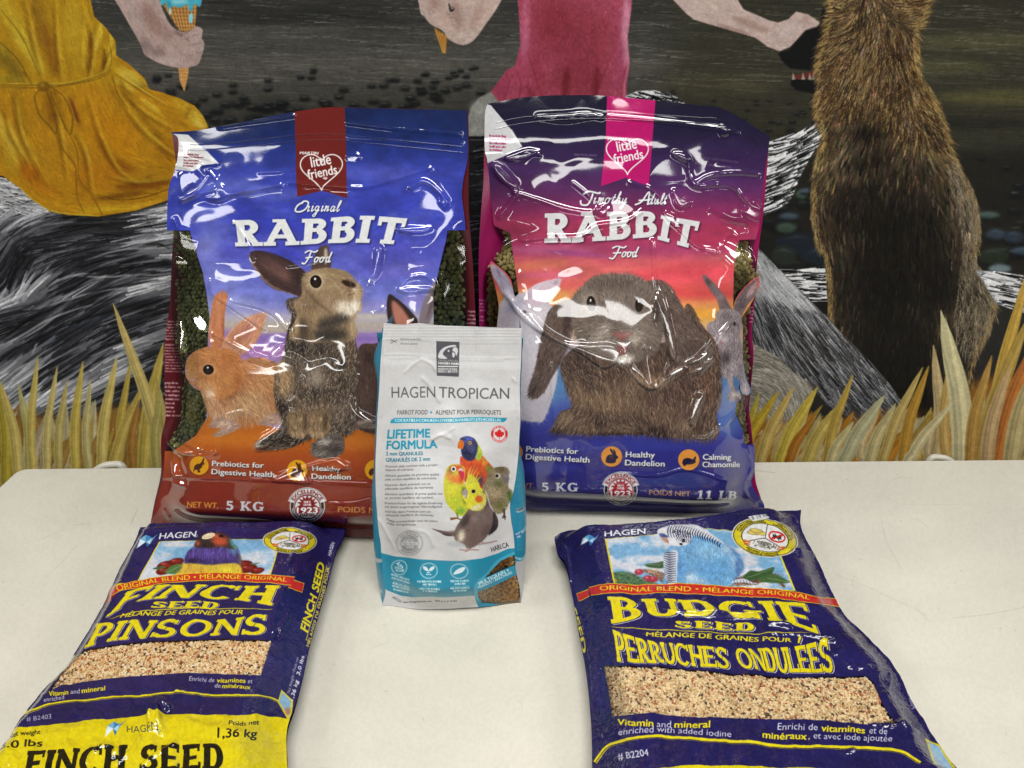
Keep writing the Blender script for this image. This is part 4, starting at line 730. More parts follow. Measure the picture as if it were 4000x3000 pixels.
c.text('NET WT.', [(310, 1326), (518, 1334)], 36, '#c98a35', .012); c.text('5 KG', [(566, 1346), (822, 1354)], 62, '#c9ccd2', kind='serif', gap=.08)
c.text('POIDS NET', [(1312, 1358), (1640, 1368)], 36, '#b9803a', .012); c.text('11 LB', [(1680, 1372), (1960, 1380)], 62, '#c9ccd2', kind='serif', gap=.08)
seal(c, 1110, 1312, 116, '#7d1d22')
c.view(0, 0, 2212); c.noise(10, .03, 6, octv=2)

# ===== pink and purple bag
c = CV_pink = Cv(1800, 300, 3100, 2120, .72, '#4a2148')
c.view(1800, 300, 1300)
c.rect(-200, -200, 2500, 1700, vstops((100, '#131226'), (330, '#1a1634'), (480, '#2b1c44'), (620, '#3c2452'), (760, '#58285a'), (880, '#7c2a58'), (1000, '#9a3050'), (1150, '#9c3b62'), (1250, '#c05a5c'), (1380, '#cc5a5a'), (1460, '#d28a54'), (1560, '#cf8a50'), (1660, '#c09a70')))
for (x, y, a, b, ro, col, al) in ((400, 600, 400, 60, 5, '#52306a', .5), (1500, 700, 500, 50, -4, '#4a2a62', .6), (500, 1000, 300, 80, 0, '#a03a58', .6), (1400, 950, 400, 70, 0, '#8a2e58', .6), (600, 1150, 400, 40, 0, '#a85a7c', .6), (1700, 1100, 300, 70, 0, '#a83050', .7), (1500, 1300, 500, 90, 0, '#d84a58', .9), (1600, 1430, 500, 70, 0, '#d2464c', .9), (1650, 1580, 300, 50, 0, '#d89a3c', .9),
                                  (500, 1250, 300, 40, -6, '#cc7258', .7), (600, 1320, 300, 30, 0, '#c05880', .6), (500, 1450, 300, 50, 0, '#d0904c', .8), (1100, 1230, 300, 40, 0, '#c04a60', .7), (800, 1180, 300, 24, 5, '#8a3c78', .6), (1900, 900, 200, 120, 0, '#6f2450', .6)): c.blob(x, y, a, b, col, al, ro)
c.noise(120, .3, 13, 3.2, .8, octv=4, col='#e08a6a', reg=c.mask([(-100, 1120), (2400, 1120), (2400, 1700), (-100, 1700)], False)); c.noise(80, .12, 14, 2.5, 1, octv=4)
c.view(1800, 1150, 1300)
c.rect(-200, 140, 2500, 560, vstops((140, '#cf9438'), (200, '#c8a070'), (300, '#b5a098'), (420, '#8a90a8'), (560, '#5c7aa8')), .95, 24)
c.rect(-200, 480, 2500, 1750, vstops((480, '#5a6f9c'), (540, '#4f78a8'), (640, '#5a78b0'), (760, '#4a58a4'), (900, '#3a3f94'), (1100, '#2c2c80'), (1250, '#2a2a74'), (1370, '#343060'), (1400, '#23206c'), (1450, '#2a2660')), .97, 16)
c.blob(600, 620, 160, 130, '#5482b2', .7); c.blob(1780, 800, 120, 200, '#5878b0', .7); c.blob(1000, 1010, 700, 40, '#343a94', .7); c.blob(500, 1150, 400, 50, '#3c44a0', .5)
# white rabbit
c.view(1800, 300, 1300)
A = painted(c, [(200, 1250), (240, 1260), (310, 1330), (360, 1440), (380, 1500), (300, 1480), (260, 1400), (210, 1310)], '#a9a0b4', [(250, 1300, 16, 40, -25, '#77687c', .7), (320, 1420, 30, 60, -20, '#c2bccb', .7)]); c.hair(A, 700, 60, 30, .08, 1, .6, seed=21)
A = painted(c, [(250, 1560), (270, 1490), (340, 1440), (430, 1430), (500, 1400), (520, 1450), (620, 1540), (640, 1660), (640, 2000), (560, 2260), (500, 2290), (380, 2270), (240, 2200), (240, 1700)], '#bdb7c0',
            [(380, 1500, 70, 40, 0, '#a59fb4', .8), (320, 1600, 70, 80, 0, '#b2a6b2', .8), (520, 1560, 90, 80, 0, '#d0c8ce', .8), (400, 1800, 160, 200, 0, '#c5c0c8', .8), (560, 1950, 120, 160, 0, '#cdc4c8', .7), (330, 1540, 50, 40, 0, '#8e88a4', .7)]); c.hair(A, 3600, 80, 40, .05, 1, .5, seed=22, spread=.5)
A = painted(c, [(410, 1470), (440, 1420), (520, 1370), (655, 1340), (660, 1370), (620, 1460), (520, 1520), (440, 1520)], '#c9b6c2', [(540, 1440, 70, 24, -25, '#d6a8b0', .7), (630, 1370, 30, 14, -30, '#8d7d86', .7), (450, 1460, 30, 30, 0, '#aba0b2', .7)]); c.hair(A, 600, -30, 30, .05, 1, .6, seed=23)
c.ell(424, 1562, 12, 9, '#4c4450', 20, .9, 2); c.line([(400, 1555), (424, 1550), (446, 1566)], [2, 4, 2], '#665c6a', .8, 1)
# small grey rabbit, right
A = painted(c, [(1605, 1330), (1625, 1318), (1680, 1370), (1740, 1440), (1780, 1510), (1800, 1560), (1730, 1570), (1700, 1480), (1640, 1400)], '#6a5a5c', [(1640, 1360, 30, 20, 45, '#3e3436', .8), (1720, 1460, 30, 40, 40, '#8a7878', .7)]); c.hair(A, 700, 55, 24, .15, 1, .6, seed=24)
A = painted(c, [(1975, 1330), (1960, 1370), (1960, 1440), (1900, 1520), (1850, 1600), (1810, 1590), (1820, 1500), (1880, 1410), (1950, 1350)], '#6b5c60', [(1930, 1420, 24, 80, 35, '#b59898', .8), (1860, 1520, 30, 50, 30, '#584b50', .7)]); c.hair(A, 700, -50, 24, .15, 1, .6, seed=25)
A = painted(c, [(1700, 1560), (1760, 1540), (1840, 1560), (1870, 1640), (1850, 1720), (1870, 1800), (1880, 1960), (1900, 2030), (1920, 2080), (1900, 2110), (1870, 2095), (1850, 2010), (1810, 1990), (1820, 2060), (1860, 2120), (1855, 2145), (1780, 2145), (1775, 2110), (1790, 2070), (1760, 2000), (1720, 1960), (1710, 1860), (1690, 1740), (1640, 1700), (1640, 1640), (1690, 1610)], '#8b7f84',
            [(1760, 1600, 60, 50, 0, '#6d6266', .7), (1740, 1730, 50, 40, 0, '#c2b4b8', .8), (1760, 1860, 60, 60, 0, '#43393e', .9), (1820, 1900, 40, 90, 0, '#a89ca2', .7), (1740, 1790, 60, 20, 0, '#8d7f84', .6), (1820, 2110, 40, 20, 0, '#c4b4b4', .8), (1890, 2080, 30, 20, 0, '#b4a4a6', .8), (1820, 1620, 40, 60, 0, '#7a6e72', .7)]); c.hair(A, 3000, 85, 26, .2, 1, .7, seed=26, spread=.4)
c.ell(1815, 1640, 9, 14, '#1c1416', 0, .9, 2); c.ell(1730, 1765, 12, 6, '#9b5a5e', 0, .9, 2); c.line([(1730, 1770), (1730, 1795)], 3, '#7d4248', .8)
# lop-eared rabbit
c.view(1800, 1150, 1300)
A = painted(c, [(620, 860), (660, 780), (740, 740), (690, 600), (660, 480), (700, 400), (800, 330), (900, 360), (1400, 300), (1500, 60), (1600, 200), (1690, 320), (1725, 480), (1730, 700), (1700, 800), (1715, 920), (1640, 960), (1400, 950), (1200, 930), (900, 930), (700, 920), (600, 900)], '#4f3f38',
            [(800, 480, 120, 90, 0, '#3f3330', .8), (1000, 700, 300, 90, 5, '#7e6650', .8), (1100, 620, 200, 70, 0, '#6d584a', .8), (1500, 550, 200, 200, 0, '#483631', .85), (1600, 300, 90, 160, -20, '#43332f', .8), (1250, 560, 200, 60, 0, '#8a7058', .7), (760, 640, 60, 120, 0, '#6e5844', .7), (720, 820, 80, 60, 0, '#8a7660', .8), (830, 870, 100, 40, 0, '#6b5848', .8), (1050, 880, 150, 40, 0, '#6a584a', .8),
             (900, 840, 20, 60, 0, '#2a2120', .8), (1480, 850, 80, 60, 0, '#8d7660', .8), (1600, 880, 90, 60, 0, '#4e3c34', .8), (1300, 900, 90, 50, 0, '#231b1b', .9), (650, 900, 60, 30, 0, '#231c1c', .8), (1100, 930, 400, 20, 0, '#241d1e', .9), (1640, 600, 60, 160, 0, '#5b4236', .7), (1350, 780, 160, 90, 0, '#6a5344', .7)])
c.hair(A, 15000, field((800, 500, 60), (1100, 700, 85), (1500, 500, 70), (1650, 300, 60), (1600, 800, 100), (720, 830, 120), (1050, 880, 20), (1250, 600, 90)), 52, .24, 1, .65, seed=27, spread=.3)
c.hair(A, 1500, field((800, 500, 60), (1100, 700, 85), (1500, 500, 70), (1600, 800, 100), (720, 830, 120)), 46, .1, 1, .6, seed=28, spread=.3, col='#a38a70')
for P, bl, sd in (([(760, 20), (820, -60), (900, -120), (880, 60), (790, 120), (740, 260), (700, 380), (650, 480), (600, 560), (560, 640), (500, 690), (450, 670), (460, 600), (500, 470), (530, 300), (560, 180), (600, 90), (680, 40)], ((640, 200, 60, 160, 20, '#5f4d45', .8), (560, 420, 50, 140, 18, '#54443e', .8), (720, 160, 40, 140, 15, '#3a2e2b', .8), (490, 620, 40, 60, 0, '#473a38', .8)), 30),
                  ([(1200, -60), (1300, -100), (1390, -60), (1450, 40), (1540, 180), (1620, 280), (1680, 380), (1640, 480), (1500, 460), (1400, 440), (1380, 380), (1330, 200), (1260, 60)], ((1400, 120, 60, 200, -30, '#5a4a44', .8), (1320, 150, 40, 160, -15, '#352a28', .8), (1560, 330, 70, 90, -30, '#4d3d38', .8), (1400, 330, 40, 100, -10, '#64544c', .7)), 31)):
    A = painted(c, P, '#5c4e48', bl); c.hair(A, 4200, field((600, 300, 105), (500, 600, 120), (800, 0, 130), (1300, 0, 60), (1500, 250, 55), (1400, 400, 80)), 34, .22, 1, .7, seed=sd, spread=.25)
A = painted(c, [(740, 30), (820, -60), (900, -120), (1000, -135), (1120, -130), (1220, -90), (1290, 0), (1330, 120), (1340, 260), (1290, 380), (1180, 440), (1060, 450), (940, 420), (840, 370), (770, 290), (740, 170)], '#6e625a',
            [(1000, -60, 200, 60, 0, '#5c4f48', .9), (1020, 60, 70, 130, 0, '#77695f', .8), (850, 60, 50, 90, 10, '#9a8d80', .7), (1240, 40, 50, 90, -10, '#6a5c54', .8), (830, 180, 60, 80, 0, '#6d5e54', .8), (1230, 200, 70, 120, 0, '#776a62', .7), (940, 260, 80, 70, 0, '#988c82', .8), (1150, 270, 80, 70, 0, '#988c82', .8), (1070, 170, 60, 60, 0, '#6e5f56', .8),
             (970, 220, 30, 30, 0, '#b0a498', .8), (1150, 300, 40, 30, 0, '#b5a99c', .8), (1080, 420, 90, 40, 0, '#dcd6ce', .9), (800, 330, 50, 60, 0, '#4a3e38', .7), (1240, 370, 60, 60, 0, '#5e5048', .7), (1290, 120, 30, 120, 0, '#3c302c', .7)])
c.hair(A, 8500, field((1050, 100, -90), (1000, -80, -95), (850, 0, -120), (1230, 0, -60), (850, 300, 150), (1230, 300, 40), (950, 300, 160), (1150, 300, 20), (1070, 420, 90)), 26, .2, 1, .7, seed=32, spread=.3)
eye(c, 866, 60, 30, 50, '#9c8f82', -6); eye(c, 1184, 66, 26, 50, '#6a5c52', 4)
c.line([(1000, 245), (1040, 268), (1070, 296), (1105, 272), (1140, 252)], [3, 9, 13, 9, 3], '#6e3a38', .9, 2); c.fill([(1015, 252), (1130, 254), (1095, 290), (1068, 300), (1042, 288)], '#8f5a58', .85, 4); c.line([(1068, 296), (1068, 355)], [4, 6], '#7a3e40', .8, 2); c.fill([(1030, 350), (1068, 330), (1112, 350), (1100, 390), (1070, 400), (1040, 390)], '#7d4a48', .75, 5)
whisk(c, 940, 290, (200, 185, 170, 160, 150, 140), 230, '#d8cfc6', 1.6, .45, 8); whisk(c, 1180, 290, (-20, 0, 12, 25, 40, 55), 230, '#d8cfc6', 1.6, .45, 9)
c.view(1800, 300, 1300)
WL = [(-200, 990), (225, 990), (330, 1040), (350, 1200), (365, 1300), (385, 1440), (250, 1560), (240, 2000), (-200, 2000)]
WR = [(1950, 1080), (1850, 1085), (1830, 1130), (1812, 1300), (1806, 1560), (1870, 1640), (1870, 1990), (1830, 2120), (1820, 2230), (1870, 2340), (1880, 2440), (2300, 2445), (2300, 1080)]
earl = c.mask([(195, 1245), (245, 1255), (330, 1340), (390, 1500), (640, 1540), (640, 2300), (240, 2260), (240, 1700), (250, 1500)], True)
earr = np.maximum(c.mask([(1975, 1325), (1960, 1440), (1850, 1610), (1800, 1600), (1820, 1490), (1880, 1400)]), c.mask([(1800, 1560), (1860, 1600), (1860, 1720), (1885, 1960), (1925, 2080), (1900, 2115), (1860, 2090), (1850, 2010), (1810, 1990), (1860, 2110), (1850, 2150), (1780, 2150), (1700, 1900), (1700, 1600)]))
c.alpha = 1 - np.maximum(c.mask(WL, False) * (1 - earl), c.mask(WR, False) * (1 - earr))
ribbon_logo(c, [(978, -40), (1310, -40), (1262, 560), (1248, 725), (1092, 672), (930, 728), (962, 420)], '#b21266', 1106, 512, 132, 975, 1096, 424)
script(c, [[(812, 782), (850, 762), (915, 775), (925, 765)], [(878, 775), (862, 820), (838, 852), (800, 848), (796, 820)]], 12)
script(c, letters(872, 804, 39, .35, [(0, g_i), (.75, g_m), (2.0, g_o), (3.1, g_t), (3.8, g_h), (4.9, g_y)]), 8)
script(c, [[(1155, 852), (1200, 830), (1252, 765), (1240, 852)], [(1180, 822), (1262, 818)]], 11); script(c, letters(1240, 810, 36, .3, [(0, g_d), (1.15, g_u), (2.2, g_l), (2.8, g_t)]), 8)
c.text('RABB', [(555, 1104), (900, 1092), (1310, 1062)], [(558, 908), (900, 898), (1310, 893)], '#cfcfd1', kind='serif', gap=.03, T=.2, sh=(7, 8, '#220a26', .8, 6)); c.text('IT', [(1305, 1080), (1545, 1146)], [(1330, 920), (1588, 962)], '#cfcfd1', kind='serif', gap=.0, T=.2, sh=(7, 8, '#220a26', .8, 6))
script(c, [[(1005, 1140), (1040, 1126), (1080, 1136), (1100, 1124)], [(1055, 1132), (1035, 1175), (1010, 1208), (985, 1202)], [(1010, 1172), (1066, 1168)]], 10)
script(c, letters(1066, 1162, 34, .3, [(0, g_o), (1.0, g_o), (2.0, g_d)]), 9)
c.fill([(60, 150), (200, 190), (330, 345), (410, 465), (320, 515), (180, 575), (60, 590)], '#c9cacc', 1, 1, False); c.fill([(325, 345), (340, 350), (405, 462), (370, 440)], '#e6e6e8', .8, 2, False)
for i, (t, x1) in enumerate((('Resealable Bag!', 302), ('Sealed for Freshness', 335), ('Sac refermable!', 300), ('Scellé pour plus', 300), ('de fraîcheur', 278))): y = 398 + i * 22 + (6 if i > 1 else 0); c.text(t, [(190, y), (x1, y + 4)], 14, '#a0245c', .008)
c.text('BB/MA:JAN', [(755, 525), (900, 530)], 14, '#7a6a86', 0); c.text('PRODUC LOT1402022226', [(1555, 540), (1840, 575)], 14, '#6a5a76', 0); c.text('BB/MA JAN.02/2026', [(1555, 580), (1795, 610)], 14, '#7a6a86', 0)
c.view(1800, 1150, 1300)
for (x, y, k) in ((345, 1050, 0), (1004, 1078, 1), (1516, 1100, 2)): hare_icon(c, x, y, 70, '#d98f3c', '#1c1838', k)
slab(c, 'Prebiotics for', 434, 780, 1040, 36, dy=18); slab(c, 'Digestive Health', 430, 855, 1092, 36, dy=24); slab(c, 'Healthy', 1095, 1290, 1080, 36, dy=4); slab(c, 'Dandelion', 1090, 1355, 1134, 36, dy=8); slab(c, 'Calming', 1606, 1795, 1096, 36, dy=0); slab(c, 'Chamomile', 1604, 1854, 1146, 36, dy=0)
c.text('NET WT.', [(280, 1282), (488, 1286)], 34, '#a87850', .01); c.text('5 KG', [(534, 1306), (780, 1310)], 58, '#c2c4c8', kind='serif', gap=.1)
c.text('POIDS NET', [(1250, 1330), (1526, 1340)], 32, '#b08458', .01); c.text('11 LB', [(1564, 1358), (1832, 1364)], 58, '#c2c4c8', kind='serif', gap=.1, shear=.12)
seal(c, 1062, 1290, 112, '#a0242c')
c.view(0, 0, 2212); c.noise(10, .03, 6, octv=2)
# ---------------------------------------------------------------- artwork of the parrot food bag
c = CV_parrot = Cv(1400, 1200, 2120, 2440, 1.05, '#c9c9cb')
c.view(1420, 1230, 680)
c.noise(300, .04, 31, octv=3)
G = '#57575b'; B = '#2390ae'
c.line([(230, 328), (720, 334), (920, 354)], 3, '#77777b', .0)
for x in range(240, 920, 36): c.line([(x, 328 + max(0, x - 720) * .12), (x + 20, 329 + max(0, x - 720) * .12)], 4, '#58585c', .85, 0, False)
for x in range(1238, 2000, 36): c.line([(x, 368), (x + 20, 369)], 4, '#58585c', .85, 0, False)
c.text('FRESHNESS GUARANTEED', [(468, 318), (730, 320)], 22, G, .0); c.text('FRAÎCHEUR GARANTIE', [(470, 376), (690, 378)], 22, G, .0)
c.ring(355, 315, 12, 4, G); c.ring(355, 354, 12, 4, G); c.line([(364, 322), (424, 352)], 7, G, 1, 0, False); c.line([(364, 348), (424, 318)], 7, G, 1, 0, False)
c.fill([(924, 330), (1220, 342), (1212, 782), (932, 772)], '#55545a', 1, 0, False)
c.fill([(955, 545), (965, 470), (1010, 420), (1080, 390), (1160, 380), (1180, 400), (1130, 405), (1080, 412), (1030, 450), (1010, 500), (1065, 550)], '#cfcfd2', 1, 0)
c.fill([(1130, 450), (1150, 410), (1190, 420), (1200, 460), (1180, 515), (1160, 470)], '#cfcfd2'); c.fill([(1130, 472), (1160, 490), (1150, 536), (1132, 520)], '#cfcfd2'); c.ell(1082, 454, 12, 13, '#cfcfd2')
c.line([(1012, 540), (1005, 490), (1040, 430), (1130, 405)], 4, '#cfcfd2')
c.text('DEVELOPED BY', [(952, 588), (1205, 594)], 26, '#c9c9cc', 0); c.text('HAGEN HARI', [(950, 624), (1208, 632)], 28, '#e6e6e8', .035); c.rect(946, 645, 1200, 658, '#e6e6e8')
c.text('HAGEN AVICULTURAL', [(946, 698), (1196, 700)], 28, '#d8d8da', .012); c.text('RESEARCH INSTITUTE', [(946, 730), (1196, 732)], 28, '#d8d8da', .012)
c.text('HAGEN', [(358, 1052), (915, 1040)], 136, '#5c5b60', .0); c.text('TROPICAN', [(958, 1044), (1400, 1056), (1850, 1058)], [(960, 912), (1400, 924), (1850, 926)], '#5c5b60', .004); c.rect(1848, 928, 1862, 934, G)
c.text('PARROT FOOD', [(430, 1262), (816, 1254)], 56, '#2f2f33', 0, shear=.1); c.ell(863, 1227, 14, 14, B); c.text('ALIMENT POUR PERROQUETS', [(918, 1254), (1748, 1256)], 56, '#2f2f33', 0)
c.fill([(340, 1368), (352, 1330), (400, 1302), (1824, 1294), (1812, 1328), (1780, 1350)], B, 1, 0, False)
c.text('COCKATIELS•CONURES•LOVEBIRDS•PARROTLETS•ROSELLAS', [(402, 1350), (1746, 1342)], 36, '#dfeef2', .006)
c.view(1420, 1640, 680)
c.text('LIFETIME', [(302, 228), (850, 212)], [(312, 118), (850, 106)], B, .035); c.text('FORMULA', [(292, 366), (942, 354)], [(300, 262), (936, 248)], B, .035)
c.text('2 mm GRANULES', [(288, 444), (758, 440)], 44, '#22708a', .02); c.text('GRANULÉS DE 2 mm', [(288, 524), (848, 512)], 46, '#22708a', .02)
for t, x0, y0, x1, y1 in (('Premium daily nutrition with a proper', 286, 596, 944, 580), ('balance of nutrients', 286, 638, 636, 634), ('Aliment quotidien de première qualité', 282, 710, 962, 698), ('avec un bon équilibre de nutriments', 280, 756, 928, 746),
                          ('Nutrición diaria premium con un', 280, 826, 852, 816), ('adecuado equilibrio de nutrientes', 280, 872, 888, 860), ('Alimento quotidiano di prima qualità con', 276, 942, 1006, 934), ('un corretto equilibrio del nutrienti', 276, 990, 888, 982),
                          ('Premium-Futter für die tägliche Ernährung', 276, 1060, 1002, 1054), ('mit einem ausgewogenen Nährstoffgehalt', 276, 1106, 1004, 1100), ('Nutrição diária Premium com um', 280, 1168, 852, 1168), ('adequado equilíbrio de nutrientes', 286, 1210, 890, 1216)):
    c.text(t, [(x0, y0), (x1, y1)], 29, '#3c3b40', .0)
c.text('Dagligt premiumfoder med rätt balans', [(294, 1258), (400, 1288), (560, 1294), (942, 1288)], [(300, 1230), (406, 1262), (560, 1266), (942, 1260)], '#3c3b40'); c.text('mellan näringsämnena', [(300, 1302), (400, 1330), (664, 1340)], [(306, 1276), (404, 1302), (664, 1312)], '#3c3b40')
c.ell(1726, 172, 102, 107, '#c0242c'); c.ell(1726, 172, 76, 80, '#d6d3d4'); c.ring(1726, 172, 106, 5, '#c0242c')
leaf = [(0, -1), (.18, -.62), (.42, -.72), (.36, -.3), (.62, -.5), (.7, -.32), (1, -.36), (.86, -.05), (.98, .08), (.5, .42), (.56, .58), (.08, .5), (.04, 1), (-.04, 1), (-.08, .5), (-.56, .58), (-.5, .42), (-.98, .08), (-.86, -.05), (-1, -.36), (-.7, -.32), (-.62, -.5), (-.36, -.3), (-.42, -.72), (-.18, -.62)]
c.fill([(1726 + a * 64, 170 + b * 70) for a, b in leaf], '#cc2229', sm=False)
c.arctext('MADE IN CANADA', 1726, 172, 80, 205, 335, 19, '#f0e0e0', .01, 84); c.arctext('FABRIQUE AU CANADA', 1726, 172, 98, 160, 20, 18, '#f0e0e0', .01, 103, True)
# lorikeet
A = painted(c, [(1230, 480), (1270, 460), (1400, 470), (1500, 440), (1560, 500), (1640, 590), (1660, 640), (1600, 760), (1540, 880), (1480, 850), (1300, 780), (1240, 640)], '#c2482a', [(1300, 600, 90, 90, 0, '#c44a26', .8), (1540, 520, 60, 70, 30, '#d9982e', .8), (1500, 620, 80, 80, 0, '#c85a2a', .7), (1600, 620, 50, 80, -30, '#5c8a30', .9), (1640, 640, 30, 60, 0, '#3c6a2c', .8), (1480, 760, 80, 80, 0, '#3a3656', .9), (1300, 720, 60, 60, 0, '#b03c2e', .7), (1440, 500, 60, 30, 0, '#cf7a30', .7)]); c.hair(A, 2400, 85, 36, .2, 1, .7, seed=1, spread=.4)
A = painted(c, [(1420, 270), (1480, 330), (1510, 420), (1480, 490), (1430, 480), (1440, 380)], '#a8b83c', [(1460, 440, 30, 40, 0, '#7a9a34', .7)]); c.hair(A, 300, 70, 30, .15, 1, .7, seed=2)
A = painted(c, [(1224, 240), (1260, 208), (1330, 202), (1400, 228), (1442, 290), (1450, 340), (1430, 440), (1380, 500), (1300, 490), (1252, 440), (1240, 360), (1270, 300)], '#2a2c54', [(1330, 230, 90, 30, 0, '#3a48a0', .9), (1340, 420, 90, 60, 0, '#20223c', .8), (1280, 260, 30, 30, 0, '#35509a', .6), (1400, 380, 30, 60, 0, '#2c3a80', .6)]); c.hair(A, 1500, field((1330, 220, 20), (1340, 420, 80)), 26, .35, 1, .7, seed=3)
c.fill([(1240, 240), (1268, 262), (1278, 300), (1262, 358), (1232, 362), (1196, 350), (1200, 300), (1216, 262)], '#c8661f', 1, 1); c.blob(1222, 300, 16, 30, '#d98a4c', .6); c.ell(1352, 284, 28, 27, '#6a4a32'); c.ell(1354, 284, 19, 19, '#c79a6a'); c.ell(1354, 284, 11, 11, '#17110f')
# conure
A = painted(c, [(1560, 760), (1580, 680), (1620, 620), (1720, 590), (1810, 592), (1855, 640), (1850, 720), (1840, 840), (1890, 890), (1890, 980), (1840, 1060), (1800, 1140), (1700, 1180), (1620, 1080), (1560, 900), (1510, 860)], '#85795c', [(1740, 620, 100, 50, 10, '#5f5040', .9), (1640, 780, 80, 70, 0, '#7f7864', .8), (1720, 800, 80, 60, 0, '#545a30', .8), (1680, 930, 120, 90, 0, '#b3a080', .8), (1740, 1080, 80, 70, 0, '#5c6430', .8), (1860, 960, 40, 100, -15, '#3d5c2c', .9), (1620, 900, 60, 80, 0, '#a8977a', .7), (1600, 700, 30, 60, 20, '#6a5c48', .7)]); c.hair(A, 2600, 85, 22, .25, 1, .7, seed=4, spread=.5)
for k in range(9): c.line([(1580 + k * 4, 860 + k * 26), (1680, 890 + k * 26), (1800 - k * 3, 860 + k * 26)], 5, '#5a4c38', .5, 2)
c.ell(1702, 706, 34, 34, '#cfc8bc'); c.ell(1696, 706, 23, 24, '#3a3230'); c.ell(1692, 706, 12, 13, '#120e0e'); c.fill([(1760, 690), (1820, 668), (1846, 720), (1830, 780), (1790, 796), (1770, 750)], '#6b6266', 1, 1); c.blob(1800, 700, 30, 24, '#8d8488', .7)
c.line([(1780, 1120), (1790, 1200), (1780, 1240)], [34, 22, 12], '#4a4038'); c.lines([[(1785, 1190), (1760, 1240)], [(1790, 1200), (1800, 1262)], [(1790, 1200), (1812, 1230)]], 12, '#3c3236')
# lovebird
A = painted(c, [(1022, 760), (1040, 680), (1070, 600), (1130, 562), (1220, 565), (1280, 590), (1290, 640), (1280, 780), (1300, 830), (1320, 1000), (1335, 1130), (1290, 1200), (1200, 1190), (1120, 1120), (1050, 1020), (1022, 880)], '#b9b830', [(1180, 600, 110, 40, 0, '#b83a24', .9), (1110, 640, 50, 70, 20, '#6a2c20', .6), (1170, 740, 110, 70, 0, '#cf6a24', .9), (1240, 760, 40, 60, 0, '#c8401f', .8), (1080, 700, 60, 60, 0, '#cf7a2a', .7), (1130, 880, 90, 80, 0, '#c9c42c', .8), (1160, 1030, 100, 80, 0, '#a8b832', .8), (1240, 1140, 80, 60, 0, '#6a9a30', .9), (1290, 950, 50, 150, -8, '#3f5c30', .9), (1200, 860, 60, 40, 0, '#c4b82e', .6)]); c.hair(A, 2600, 80, 24, .14, 1, .7, seed=5, spread=.5)
c.ell(1144, 620, 33, 34, '#dcd8d0'); c.ell(1144, 622, 20, 20, '#2b2020'); c.fill([(1200, 640), (1225, 610), (1262, 608), (1280, 660), (1278, 720), (1262, 760), (1240, 740), (1215, 690)], '#b8263c', 1, 1); c.fill([(1200, 645), (1225, 610), (1255, 612), (1275, 650), (1240, 640)], '#d8c4bc', .9, 3)
c.line([(1190, 1160), (1200, 1230)], [30, 20], '#7a8a30'); c.lines([[(1200, 1230), (1100, 1236)], [(1200, 1230), (1106, 1256)], [(1200, 1235), (1250, 1258)]], 16, '#7a4e30')
# cockatiel
c.blob(1200, 1560, 190, 50, '#a5abae', .7); c.blob(1500, 1560, 200, 30, '#adb2b5', .6)
A = painted(c, [(868, 1376), (960, 1392), (1060, 1400), (1160, 1392), (1180, 1440), (1120, 1462), (1040, 1458), (980, 1430)], '#5e504e', [(1080, 1400, 120, 14, 4, '#a59694', .8), (1050, 1450, 100, 16, 4, '#2f2728', .8)])
A = painted(c, [(1520, 880), (1560, 950), (1600, 1080), (1650, 1160), (1640, 1300), (1590, 1430), (1520, 1520), (1400, 1600), (1320, 1620), (1280, 1560), (1170, 1500), (1155, 1420), (1190, 1330), (1260, 1220), (1330, 1130), (1340, 1080), (1400, 1000)], '#6c5a56', [(1480, 1220, 110, 120, 0, '#756462', .8), (1300, 1260, 60, 120, 35, '#3a3030', .9), (1250, 1450, 60, 100, 10, '#cfc8b0', .95), (1420, 1400, 110, 140, 0, '#6a5854', .8), (1570, 1000, 40, 100, -15, '#5c4c4a', .8), (1560, 1380, 60, 120, 20, '#5a4a48', .7), (1400, 1240, 70, 50, 0, '#8a7a76', .5)]); c.hair(A, 2600, field((1480, 1200, 80), (1250, 1300, 120), (1250, 1450, 110), (1560, 1000, 60)), 36, .14, 1, .6, seed=6, spread=.3)
A = painted(c, [(1650, 1150), (1690, 1200), (1712, 1290), (1690, 1380), (1590, 1450), (1640, 1300)], '#2c2426', [(1680, 1280, 20, 60, 0, '#463a3c', .6)]); c.hair(A, 300, 110, 30, .2, 1, .6, seed=7)
A = painted(c, [(1310, 900), (1300, 820), (1320, 720), (1360, 680), (1420, 730), (1470, 800), (1480, 850), (1540, 890), (1560, 960), (1550, 1060), (1500, 1130), (1420, 1145), (1340, 1120), (1310, 1060), (1260, 980), (1256, 930), (1290, 870)], '#cfc736', [(1390, 790, 90, 80, 0, '#cfcf3c', .9), (1390, 1000, 90, 80, 0, '#d0c93a', .8), (1500, 960, 60, 60, 0, '#c9bb7a', .8), (1440, 1100, 110, 40, -15, '#d8d4bc', .9), (1530, 900, 30, 40, 0, '#6a5c54', .8), (1540, 1040, 20, 60, 0, '#d4ceb4', .7)]); c.hair(A, 1500, 70, 30, .1, 1, .7, seed=8, spread=.4)
c.lines([[(1330, 800), (1340, 680), (1380, 560)], [(1350, 800), (1370, 680), (1420, 560)], [(1380, 790), (1400, 690), (1450, 590)], [(1410, 790), (1440, 710), (1480, 640)], [(1330, 760), (1330, 680), (1350, 600)], [(1430, 790), (1460, 740), (1500, 710)]], [26, 14, 2], '#bcb43c', .85, 1)
c.ell(1466, 1000, 46, 46, '#cc5a20', 0, .95, 6); c.ell(1398, 902, 34, 34, '#b8b070', 0, .8, 4); c.ell(1398, 902, 24, 24, '#16110f'); c.fill([(1256, 930), (1270, 890), (1300, 866), (1325, 900), (1320, 960), (1300, 995), (1282, 970)], '#958a88', 1, 1); c.blob(1290, 960, 24, 14, '#cfc6c0', .7)
